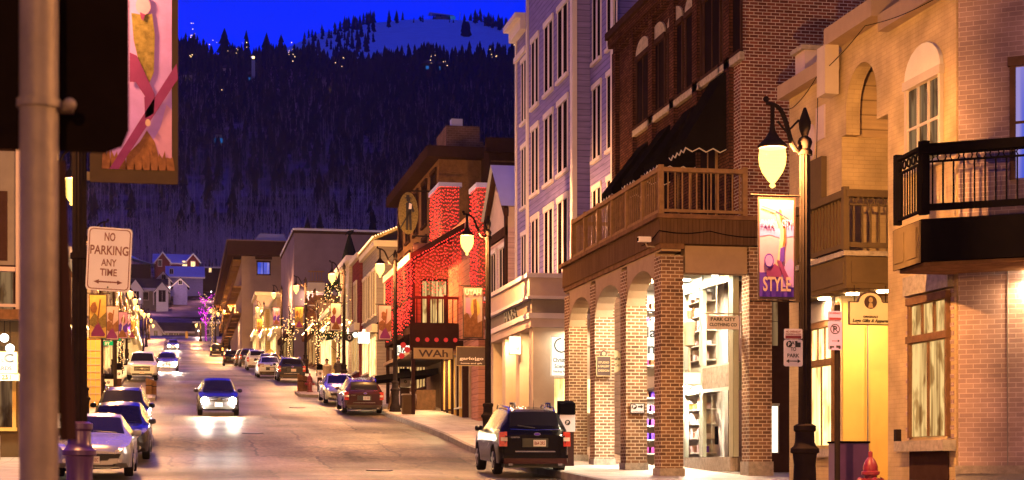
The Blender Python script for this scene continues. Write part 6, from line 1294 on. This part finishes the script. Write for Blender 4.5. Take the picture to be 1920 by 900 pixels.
        for sg in (1, -1):
            m = MB(); z_ = bt0-.10; x0, x1 = sg*.50, sg*(w0+.02)
            key = 'headlamp_glass'
            m.hexa([(x0,yf+.015,z_-.06),(x1,yf-.10,z_-.04),(x1+sg*.06,yf-.42,z_+.06),(x0,yf-.2,z_-.02),(x0,yf+.0,z_+.03),(x1,yf-.12,z_+.09),(x1+sg*.05,yf-.44,z_+.15),(x0,yf-.22,z_+.06)], key)
            hl = B('headlight', m)
            if lights:
                q = MB(); q.ball((sg*.60, yf+.06, z_), .15, 'headlight_glow' if lights == 1 else 'headlight_dim', 10, 6); B('headlight_bulb', q, hl)
            m = MB(); m.disc(F((0,yf-.04),(1,0),(0,1)), sg*.62, .40, .05, 0, .045, 'headlamp_glass', 12); B('fog_lamp', m)
    else:
        pass
    if facing > 0 or True:
        for sg in (1, -1):
            m = MB(); x0, x1 = sg*(w1-.10), sg*(w1+.085); zt = bt1-.02; zb_ = zt-.36
            if kind == 'sedan': x0, zb_ = sg*(w1-.32), zt-.16
            m.hexa([(x0,yr-.02,zb_),(x1,yr+.03,zb_),(x1,yr+.22,zb_+.05),(x0,yr+.1,zb_),(x0,yr+.02,zt),(x1,yr+.07,zt-.02),(x1-sg*.01,yr+.26,zt),(x0,yr+.1,zt)], 'taillight_glow' if tail else 'tail_red')
            tl = B('taillight', m)
            m = MB(); m.hexa([(x0-sg*.004,yr-.032,zb_+.13),(x1-sg*.03,yr-.01,zb_+.13),(x1-sg*.03,yr+.04,zb_+.13),(x0,yr+.03,zb_+.13),(x0-sg*.004,yr-.022,zb_+.22),(x1-sg*.03,yr+.005,zb_+.22),(x1-sg*.03,yr+.05,zb_+.22),(x0,yr+.03,zb_+.22)], 'tail_clear'); B('reverse_lamp', m, tl)
    if facing > 0:
        Fr = F((0,yr), (1,0), (0,-1)); m = MB(); zp = bt1-.30 if kind != 'sedan' else .62
        m.fb(Fr, -.32, .32, zp-.10, zp+.12, .005, .02, 'car_trim'); m.fb(Fr, -.05, .26, zp-.08, zp+.08, .02, .03, 'plate'); B('number_plate', m)
        m = MB(); m.text(Fr, plate_txt or 'J412 KF', .105, zp, .09, .031, 'plate_ink', .26, .003); B('plate_lettering', m)
        m = MB(); m.fb(Fr, -w1+.02, w1-.02, .30, .44, .0, .05, 'paint_brown' if paint_ != 'paint_black' else 'paint_maroon'); m.fb(Fr, -w1+.0, w1-.0, .44, .52, -.05, .09, paint_); m.fb(Fr, -.5, .5, zp-.22, zp-.19, .0, .025, 'chrome'); B('bumper', m)
        m = MB(); m.disc(Fr, .04, bt1-.08, .04, .015, .035, 'chrome', 18, .085); m.disc(Fr, .04, bt1-.08, .028, .035, .04, 'art_purple', 18, .07); m.text(Fr, rearmark or 'TOURING', -.50, bt1-.16, .035, .02, 'chrome', .22, .01); B('emblem', m)
        m = MB()
        for sg in (1, -1): m.fb(Fr, sg*.62-.05, sg*.62+.05, .26, .31, -.1, .05, 'chrome')
        m.box(-w1+.06, w1-.06, yr+.1, yr+.6, .20, .34, 'car_trim'); B('exhaust', m)
        m = MB(); y = yr+(L-K['rc'])-.02; zz_ = itp(K['belt'], K['rc'])+.02; m.tube([(-.62,yr+.04,bt1+.04),(0,yr-.0,bt1+.02),(.62,yr+.04,bt1+.04)], .008, 'chrome', 5); m.tube([(.0,yr+.06,bt1+.07),(-.42,yr+.10,bt1+.13)], .012, 'car_trim', 5); B('wiper', m)
    else:
        Fr = F((0,yf), (-1,0), (0,1)); m = MB(); zp = .42 if kind == 'sedan' else .52; m.fb(Fr, -.16, .16, zp-.08, zp+.08, .02, .035, 'plate'); B('number_plate', m)
        m = MB(); m.text(Fr, plate_txt or 'F83 1LE', 0, zp, .08, .036, 'plate_ink', .26, .003); B('plate_lettering', m)
        m = MB(); y = yf-K['c']-.04; zz_ = itp(K['top'], K['c'])+.03; m.tube([(-.5,y,zz_),(.05,y-.06,zz_+.03)], .01, 'car_trim', 4); m.tube([(.1,y,zz_),(.6,y-.06,zz_+.03)], .01, 'car_trim', 4); B('wiper', m)
    if rack:
        m = MB()
        for sg in (1, -1):
            x = sg*.57; zt = itp(K['top'], 2.9); pts = [(x, L/2-K['r']-.25, itp(K['top'],K['r']+.25)), (x, L/2-K['r']-.4, zt+.07), (x, L/2-K['rr']+.1, itp(K['top'],K['rr'])+.08), (x, L/2-K['rr']-.05, itp(K['top'],K['rr'])-.02)]; m.tube(pts, .022, 'chrome', 6)
        B('roof_rail', m)
    if lights:
        for sg in (1, -1):
            l = bpy.data.lights.new('headlight_beam', 'SPOT'); l.energy = 1700 if lights == 1 else 700; l.color = (1,.80,.55); l.spot_size = R(70); l.spot_blend = .8; l.shadow_soft_size = .05
            o = bpy.data.objects.new('headlight_beam', l); COL.objects.link(o); o.parent = t; o.location = (sg*.62, yf+.16, bt0-.1); o.rotation_euler = (R(80), 0, 0)
    return t
t = car('parked_car', 'glossy black sport utility car parked at the right kerb beside the arcade', 8.62, 41.0, 1, 'suv', 'paint_black', True, plate_txt='B64 2RS', rearmark='FORESTER', yaw=R(-1.2))
m = MB(); m.tube([(.05,-1.75,1.64),(.03,-1.83,1.86)], [.012,.004], 'car_trim', 5); m.build('antenna', t, raw=True)
for sg in (1, -1):
    m = MB(); m.tube([(sg*.52,-1.5,1.66),(sg*.5,-1.52,1.78),(sg*.40,-1.5,1.78),(sg*.38,-1.5,1.66)], .03, 'chrome', 8); m.tube([(sg*.45,-1.5,1.68),(sg*.45,-1.5,1.8)], .02, 'car_trim', 6); m.build('rack_clamp', t, raw=True)
car('parked_car', 'dark maroon estate car parked at the right kerb before the litter bin', 8.25, 77.4, 1, 'wagon', 'paint_maroon', True, plate_txt='C23 9VD')
car('parked_car', 'silver saloon facing the viewer, parked beyond the maroon estate car', 8.05, 85.5, -1, 'sedan', 'paint_silver')
car('parked_car', 'black estate car with pale plate parked near the fire hydrant on the right', 7.15, 111, 1, 'wagon', 'paint_charcoal', True)
car('parked_car', 'white saloon parked just ahead of the black estate car on the right', 6.25, 120, 1, 'sedan', 'paint_white')
car('parked_car', 'dark estate car parked by the orange canopy on the right', 6.75, 130.5, 1, 'wagon', 'paint_black')
car('parked_car', 'white sport utility car in the right hand parking row', 6.35, 142, 1, 'suv', 'paint_white', True)
car('parked_car', 'tall charcoal sport utility car in the right hand parking row', 6.25, 156, 1, 'suv', 'paint_charcoal')
car('parked_car', 'brown sport utility car parked between the charcoal and the farthest dark car', 6.3, 170, 1, 'suv', 'paint_brown')
car('parked_car', 'farthest dark parked sport utility car on the right', 5.5, 184, 1, 'suv', 'paint_black')
car('moving_car', 'dark car with amber tail lights driving away near the crest', 5.2, 244, 1, 'suv', 'paint_black', tail=True)
car('parked_car', 'silver saloon parked at the left kerb behind the plum pedestal', -1.95, 40.2, -1, 'sedan', 'paint_silver', plate_txt='A51 1EC')
car('parked_car', 'black hatchback parked second at the left kerb', -1.72, 49.2, -1, 'wagon', 'paint_charcoal')
car('parked_car', 'black sport utility car with roof rails parked third at the left kerb', -1.85, 56.8, -1, 'suv', 'paint_black', True)
car('parked_car', 'white pickup facing the viewer by the left kerb', -2.3, 110, -1, 'pickup', 'paint_white')
car('parked_car', 'dark car parked beyond the white pickup', -2.5, 118.5, -1, 'suv', 'paint_charcoal')
car('parked_car', 'low dark saloon second beyond the white pickup', -2.5, 127, -1, 'sedan', 'paint_pewter')
car('moving_car', 'oncoming car with glaring headlights in the middle of the street', 1.68, 75.0, -1, 'wagon', 'paint_charcoal', lights=1)
car('moving_car', 'second oncoming car with headlights, beyond the white pickup', -.95, 136, -1, 'sedan', 'paint_pewter', lights=1)
car('moving_car', 'far oncoming car with headlights at the crest of the street', -.9, 262, -1, 'sedan', 'paint_pewter', lights=1)
# ================================================================== SMALL STREET FURNITURE
def pay_station(label, u, s, h=1.55, w_=.34, tone='dark_brown'):
    z = ground_at(u, s); t = thing('pay_station', label, 'pay station', (u, s, z)); m = MB(); m.box(u-w_*.42, u+w_*.42, s, s+.3, z, z+h*.78, tone); m.build('cabinet', t)
    m = MB(); m.hexa([(u-w_/2,s-.04,z+h*.78),(u+w_/2,s-.04,z+h*.78),(u+w_/2,s+.34,z+h*.78),(u-w_/2,s+.34,z+h*.78),(u-w_/2,s-.04,z+h*.95),(u+w_/2,s-.04,z+h*.95),(u+w_/2,s+.34,z+h),(u-w_/2,s+.34,z+h)], 'black_paint'); m.build('hood', t)
    Fm = FC(0, s); m = MB(); m.fb(Fm, u-w_*.5, u+w_*.5, z+h*.52, z+h*.78, .002, .015, 'sign_white'); m.build('panel', t)
    m = MB(); m.disc(Fm, u, z+h*.66, .075, .015, .02, 'sign_black', 18); m.text(Fm, 'P', u, z+h*.66, .09, .021, 'sign_white', None, .002); m.build('parking_symbol', t)
pay_station('parking pay station with white P panel squeezed between the black car and the arcade', *W(1064, 45.5), 1.75, .42)
pay_station('parking pay station with white P panel behind the litter bin', *W(760, 81), 1.9, .5)
pay_station('parking pay station with white P panel left of the plum pedestal', *W(117, 47.5), 1.6, .32)
pay_station('narrow parking pay station beside the silver saloon on the right', *W(600, 95.5), 1.6, .3)
pay_station('parking pay station on the left pavement under the street name sign', *W(203, 84), 1.3, .6, 'brown_wood')
pay_station('slim parking pay station right of the one under the street name sign', *W(223, 88), 1.7, .3)
u, s = W(767, 75.6); z = ground_at(u, s); t = thing('litter_bin', 'square bronze litter bin on the right pavement beside a lamp post', 'litter bin', (u, s, z)); m = MB(); m.box(u-.27, u+.27, s, s+.5, z, z+.86, 'bronze_paint'); m.build('bin_body', t)
m = MB(); m.box(u-.29, u+.29, s-.02, s+.52, z+.86, z+.92, 'stone_sill'); m.build('bin_top', t)
u, s = W(198, 66); z = ground_at(u, s); t = thing('litter_bin', 'square bronze litter bin on the left pavement beyond the lattice screen', 'litter bin', (u, s, z)); m = MB(); m.box(u-.33, u+.33, s, s+.5, z, z+.98, 'bronze_paint'); m.build('bin_body', t); m = MB(); m.box(u-.35, u+.35, s-.02, s+.52, z+.98, z+1.03, 'brown_wood'); m.build('bin_top', t)
u, s = W(1601, 31.0); z = ground_at(u, s); t = thing('planter_box', 'glossy plum coloured box bin beside the red hydrant', 'bin', (u, s, z)); m = MB(); zt = Z(827, 31)
m.box(u-.29, u+.29, s, s+.5, z, zt-.04, 'plum_paint'); m.build('bin_body', t); m = MB(); m.box(u-.31, u+.31, s-.02, s+.52, zt-.04, zt, 'black_paint'); m.build('bin_top', t)
def bollard(label, px, Yc, h, grp):
    u, s = W(px, Yc); z = ground_at(u, s); t = thing('bollard', label, 'bollard', (u, s, z), grp); m = MB(); w_ = .15
    m.hexa([(u-w_,s-w_,z),(u+w_,s-w_,z),(u+w_,s+w_,z),(u-w_,s+w_,z),(u-w_,s-w_,z+h),(u+w_,s-w_,z+h-.14),(u+w_,s+w_,z+h-.14),(u-w_,s+w_,z+h)], 'brown_wood'); m.build('post', t); m = MB(); m.box(u-w_-.01, u+w_+.01, s-w_-.01, s+w_+.01, z+h*.55, z+h*.6, 'dark_metal'); m.build('band', t)
bollard('left and taller wooden bollard on the left kerb island', 279, 90.5, 1.0, 'bollards on the left kerb island'); bollard('right and smaller wooden bollard on the left kerb island', 288, 91, .88, 'bollards on the left kerb island')
bollard('leftmost dark bollard on the right kerb island', 563, 96, 1.0, 'bollards on the right kerb island'); bollard('middle dark bollard on the right kerb island', 569, 96.2, .92, 'bollards on the right kerb island'); bollard('dark bollard next to the small red hydrant on the right island', 574, 96.4, .9, 'bollards on the right kerb island')
def hydrant(label, px, Yc, h):
    u, s = W(px, Yc); z = ground_at(u, s); t = thing('fire_hydrant', label, 'hydrant', (u, s, z)); k = h/.95; m = MB()
    m.lathe((u,s,z), [(r_*k, q*k) for r_, q in ((.17,0),(.17,.05),(.115,.07),(.115,.5),(.165,.52),(.165,.57),(.13,.59),(.135,.66),(.10,.76),(.05,.83),(.04,.84),(.04,.93),(.01,.95))], 'hydrant_red', 16); m.build('barrel', t)
    for dx, dy in ((1,0),(-1,0),(0,-1)):
        m = MB(); m.tube([(u+dx*.08*k,s+dy*.08*k,z+.40*k),(u+dx*.2*k,s+dy*.2*k,z+.40*k)], .06*k, 'hydrant_red', 10); m.tube([(u+dx*.2*k,s+dy*.2*k,z+.40*k),(u+dx*.25*k,s+dy*.25*k,z+.40*k)], [.075*k,.05*k], 'hydrant_red', 8); m.build('nozzle_cap', t)
hydrant('red fire hydrant standing in front of the yellow recess on the right', 1632, 30.0, .92); hydrant('small red fire hydrant on the right kerb island behind the bollards', 581, 95.6, 1.05)
u, s = W(350, 303); z = g(s); m = MB(); m.lathe((u,s,z), [(.25,0),(.25,1.15),(.1,1.3)], 'green_sign', 8); o = m.build('marker_post'); o.data.materials[0] = MATS['art_yellow']; tag(o, 'yellow green marker post in the middle of the crest', 'marker post')
# orange canopy by the parked cars
u, s = W(507, 139); z = ground_at(u, s); t = thing('market_canopy', 'small orange pyramid canopy behind the dark parked estate car', 'canopy', (u, s, z)); m = MB(); zt = Z(653, 139); m.add([(u-.9,s-.9,zt-.9),(u+.9,s-.9,zt-.9),(u+.9,s+.9,zt-.9),(u-.9,s+.9,zt-.9),(u,s,zt)], [(0,1,4),(1,2,4),(2,3,4),(3,0,4),(3,2,1,0)], 'art_yellow'); m.build('cover', t)
for a, b in ((-1,-1),(1,-1),(1,1),(-1,1)): m = MB(); m.tube([(u+a*.85,s+b*.85,z),(u+a*.85,s+b*.85,zt-.9)], .03, 'galvanised_post', 6); m.build('leg', t)
# round and square glowing signs of the shop above the silver car
Yc = 102; s = 100.2
plaque('oval_sign', 'black oval sign with pale O left of the glowing square sign', FC(0, s), u_at(655, s), Z(637,Yc), .55, .5, 'sign_black', [('O', 0, .28, .2)], 'sign_white', True)
plaque('lit_shop_sign', 'glowing square white sign right of the black oval sign', FC(0, s), u_at(682, s), Z(637,Yc), .68, .66, 'lit_sign_strong', [('SKI', .1, .16, .4), ('SHOP', -.14, .14, .5)], 'sign_brown', border='sign_black')
m = MB(); x0 = u_at(666, s); x1 = 12.3
m.tube([(u_at(647,s),s+.02,Z(628,Yc)),(x1,s+.02,Z(628,Yc))], .03, 'dark_metal', 6)
for px in (648, 660, 673, 691): m.tube([(u_at(px,s),s+.02,Z(628,Yc)),(u_at(px,s),s+.02,Z(630.5,Yc))], .012, 'dark_metal', 5)
m.ball((x0, s, Z(632,Yc)), .14, 'lit_sign_strong', 10, 6)
o = m.build('iron_sign_holder'); tag(o, 'iron arm with a round lamp carrying the oval and square signs', 'bracket')
t = thing('awning', 'black cloth awning on the street front left of the red light curtains', 'awning', (11.9, 97, g(97)+3)); m = MB(); zt = Z(575, 99); m.add([(13,95,zt+.2),(13,100,zt+.4),(11.3,100,zt-.9),(11.3,95,zt-1.0),(13,95,zt-1.0),(13,100,zt-.9)], [(0,3,2,1),(0,4,3),(1,2,5),(4,5,2,3)], 'black_canvas'); m.build('cover', t)
# garland and figure above the far shops
u, s = W(584, 124); zt = Z(560, 124); t = thing('soldier_figure', 'decorative soldier figure mounted above the far shop porches', 'figure', (u, s, zt-1.6)); m = MB()
m.lathe((u,s,zt-1.6), [(.25,0),(.36,.25),(.30,.6),(.14,.68),(.22,.78),(.25,.98),(.2,1.12),(.26,1.14),(.24,1.4),(.12,1.6)], 'art_brown', 12); m.build('figure_body', t)
m = MB(); m.ball((u,s-.12,zt-.72), .16, 'skin', 10, 6); m.build('face', t); m = MB(); m.lathe((u,s,zt-.55), [(.27,0),(.27,.08)], 'art_white', 12); m.disc(FC(0,s), u-.06, zt-.7, .03, .28, .30, 'sign_black', 8); m.disc(FC(0,s), u+.06, zt-.7, .03, .28, .30, 'sign_black', 8); m.build('hat_band', t)
m = MB(); m.tube([(u,s+.1,zt-1.4),(u,s+.1,zt-1.7),(u+1.4,s+.1,zt-1.9)], .05, 'dark_metal', 6); m.build('bracket', t)
def garland(label, pts):
    t = thing('garland', label, 'garland', pts[0]); m = MB(); q = MB()
    for a, b in zip(pts, pts[1:]):
        for i in range(70):
            f = random.random(); c = [a[k]+(b[k]-a[k])*f+random.gauss(0,.13) for k in range(3)]; r_ = .12; a_ = random.uniform(0,3); m.add([(c[0]-r_*math.cos(a_),c[1]-r_*math.sin(a_),c[2]),(c[0]+r_*math.cos(a_),c[1]+r_*math.sin(a_),c[2]-.03),(c[0],c[1],c[2]+r_)], [(0,1,2)], 'leaf_garland')
            if i % 4 == 0: q.dot(tuple(c), .03, 'bulb_warm')
    o = m.build('leaves', t); o['kind'] = 'stuff'; o = q.build('fairy_lights', t); o['kind'] = 'stuff'
def pt(px, py, Yc): u, s = W(px, Yc); return (u, s, Z(py, Yc))
garland('leafy garland with lights along the far porch roof under the soldier figure', [pt(585,622,122), pt(600,628,121), pt(615,630,120), pt(632,624,119), pt(648,630,118)])
garland('garland of warm bulbs hung on the pale stepped building', [pt(612,560,117), pt(618,540,117), pt(628,530,117), pt(637,545,117)])
garland('garland of lights climbing the corner of the distant hotel', [pt(545,545,165), pt(552,520,165), pt(560,505,165)])
# ================================================================== PEOPLE
def person(label, px, Yc, h, coat, yaw=0, stride=.12):
    u, s = W(px, Yc); z = ground_at(u, s); t = thing('person', label, 'person', (u, s, z), rot=(0,0,yaw)); k = h/1.75
    V = [((0,0,.95),.15),((0,0,1.18),.145),((0,.0,1.38),.16),((0,0,1.50),.07),((0,.01,1.58),.075),((0,.02,1.68),.085),((.09,stride,.5),.075),((.10,stride*1.6,.09),.05),((.10,stride*1.6+.14,.04),.04),((-.09,-stride,.5),.075),((-.10,-stride*1.6,.09),.05),((-.10,-stride*1.6+.14,.04),.04),
         ((.19,0,1.40),.07),((.27,-.05,1.12),.055),((.19,.12,.98),.04),((-.19,0,1.40),.07),((-.27,-.05,1.12),.055),((-.19,.12,.98),.04)]
    E = [(0,1),(1,2),(2,3),(3,4),(4,5),(0,6),(6,7),(7,8),(0,9),(9,10),(10,11),(2,12),(12,13),(13,14),(2,15),(15,16),(16,17)]
    me = bpy.data.meshes.new('body'); me.from_pydata([tuple(c*k for c in v) for v, _ in V], E, []); o = bpy.data.objects.new('body', me); COL.objects.link(o); o.parent = t; me.materials.append(MATS[coat])
    sk = o.modifiers.new('skin', 'SKIN'); 
    for i, (_, r_) in enumerate(V): me.skin_vertices[0].data[i].radius = (r_*k, r_*k)
    me.skin_vertices[0].data[0].use_root = True
    sb = o.modifiers.new('sub', 'SUBSURF'); sb.levels = 1; sb.render_levels = 1
    m = MB(); m.ball((0,.05*k,1.64*k), .085*k, 'skin', 10, 6, 1.2); m.box(-.012,.012,.12*k,.15*k,1.62*k,1.66*k,'skin'); m.build('face', t, raw=True)
    m = MB(); m.lathe((0,.01,1.68*k), [(.11*k,-.02),(.115*k,.04*k),(.08*k,.11*k),(.02*k,.14*k)], 'coat_dark', 10); m.build('hat', t, raw=True)
    m = MB(); m.lathe((0,0,0), [(.24*k,.62*k),(.20*k,.95*k),(.19*k,1.2*k),(.20*k,1.38*k),(.10*k,1.47*k)], coat, 12); m.build('coat', t, raw=True)
person('person in a pale coat standing with hands in pockets behind the silver saloon', 613, 100.5, 1.8, 'coat_cream', math.pi-.3, .04)
person('person in a dark coat walking beside the lamp post behind the silver saloon', 634, 102, 1.72, 'coat_dark', math.pi+.4)

# ================================================================== LAMPS ADDED TO BRIGHTEN THE HILL HOUSES
for lab, px, Y, py in [('added lamp on a post in front of the wide porch house', 262, 388, 562), ('added lamp on a post between the lavender house and the porch house', 318, 406, 540), ('added lamp on a post below the dark red house', 350, 452, 512), ('added lamp on a post beside the barn like hall', 372, 312, 622), ('added lamp on a post on the slope right of the lavender house', 396, 420, 548)]:
    u, s = W(px, Y); zt = Z(py, Y); zb = hz(u, s)-.3; t = thing('added_lamp', lab, 'lamp', (u, s, zb)); m = MB(); m.tube([(u,s,zb-1),(u,s,zt)], .06, 'dark_metal', 6); m.build('pole', t); m = MB(); m.ball((u,s-.1,zt+.15), .16, 'lit_sign_strong', 8, 5); m.build('globe', t)
    l = bpy.data.lights.new('added_lamp_light', 'POINT'); l.energy = 1600; l.color = (1,.62,.5); l.shadow_soft_size = .15; o = bpy.data.objects.new('added_lamp_light', l); COL.objects.link(o); o.location = (u, s-.6, zt+.3)
# ================================================================== HAZE
HAZE = 0.00006
if HAZE:
    m = bpy.data.materials.new('haze'); m.use_nodes = True; nt = m.node_tree; nt.nodes.clear(); o_ = nt.nodes.new('ShaderNodeOutputMaterial'); v = nt.nodes.new('ShaderNodeVolumePrincipled')
    v.inputs['Color'].default_value = (.95, .75, .95, 1); v.inputs['Density'].default_value = HAZE; v.inputs['Anisotropy'].default_value = .5
    nt.links.new(v.outputs[0], o_.inputs['Volume']); MATS['haze'] = m
    b = MB(); b.box(-3100, 3100, -70, 3450, -6, 640, 'haze'); o = b.build('haze'); o['kind'] = 'stuff'

# ================================================================== WIRES
def wire(label, pts, r=.012, name='cable'):
    m = MB(); P = []
    for (a, b) in zip(pts, pts[1:]):
        for i in range(8):
            f = i/8; sag = .06*math.sin(math.pi*f); P.append((a[0]+(b[0]-a[0])*f, a[1]+(b[1]-a[1])*f, a[2]+(b[2]-a[2])*f-sag))
    P.append(pts[-1]); m.tube(P, r, 'black_paint', 5); tag(m.build(name), label, 'cable')
wire('black cable slung along the deck fascia of the brick building', [(11.0,40,5.35),(10.97,38.36,5.5),(12.2,38.36,5.52),(13.6,38.36,5.42),(14.4,38.36,5.5)])
wire('unlit light string sagging under the cornice of the cream building', [(13.02,36.0,8.0),(13.0,35.0,7.75),(13.0,33.6,8.1),(12.98,31.0,8.5),(13.0,28.0,8.2)], .008)
wire('thin black wire hanging down the cream wall near the far pier', [(13.26,34.2,7.9),(13.26,34.3,6.2),(13.26,34.1,4.6)], .008)

# ================================================================== COVERS AND TAR PATCHES IN THE ROAD
def cover(label, u, s, r=.36):
    n = 24; zc = lambda x, y: g(y)+.05*math.cos((x-3)/6.2*1.4)-.05
    m = MB(); rings = [(0,.012),(r*.86,.012),(r*.88,.004),(r*.94,.004),(r,.014),(r,-.02)]; vs = []
    for q, dz in rings:
        for i in range(n): x, y = u+q*math.cos(2*math.pi*i/n), s+q*math.sin(2*math.pi*i/n); vs.append((x, y, zc(x, y)+dz+.004))
    m.add(vs, [(j*n+i, j*n+(i+1)%n, (j+1)*n+(i+1)%n, (j+1)*n+i) for j in range(len(rings)-1) for i in range(n)], 'car_trim')
    tag(m.build('manhole_cover'), label, 'manhole cover')
cover('dark round manhole cover in the near road left of the black car', 5.2, 45)
cover('round manhole cover on the road in front of the oncoming car', 2.6, 62, .4)
cover('distant round manhole cover near the maroon estate car', 5.6, 83, .4)
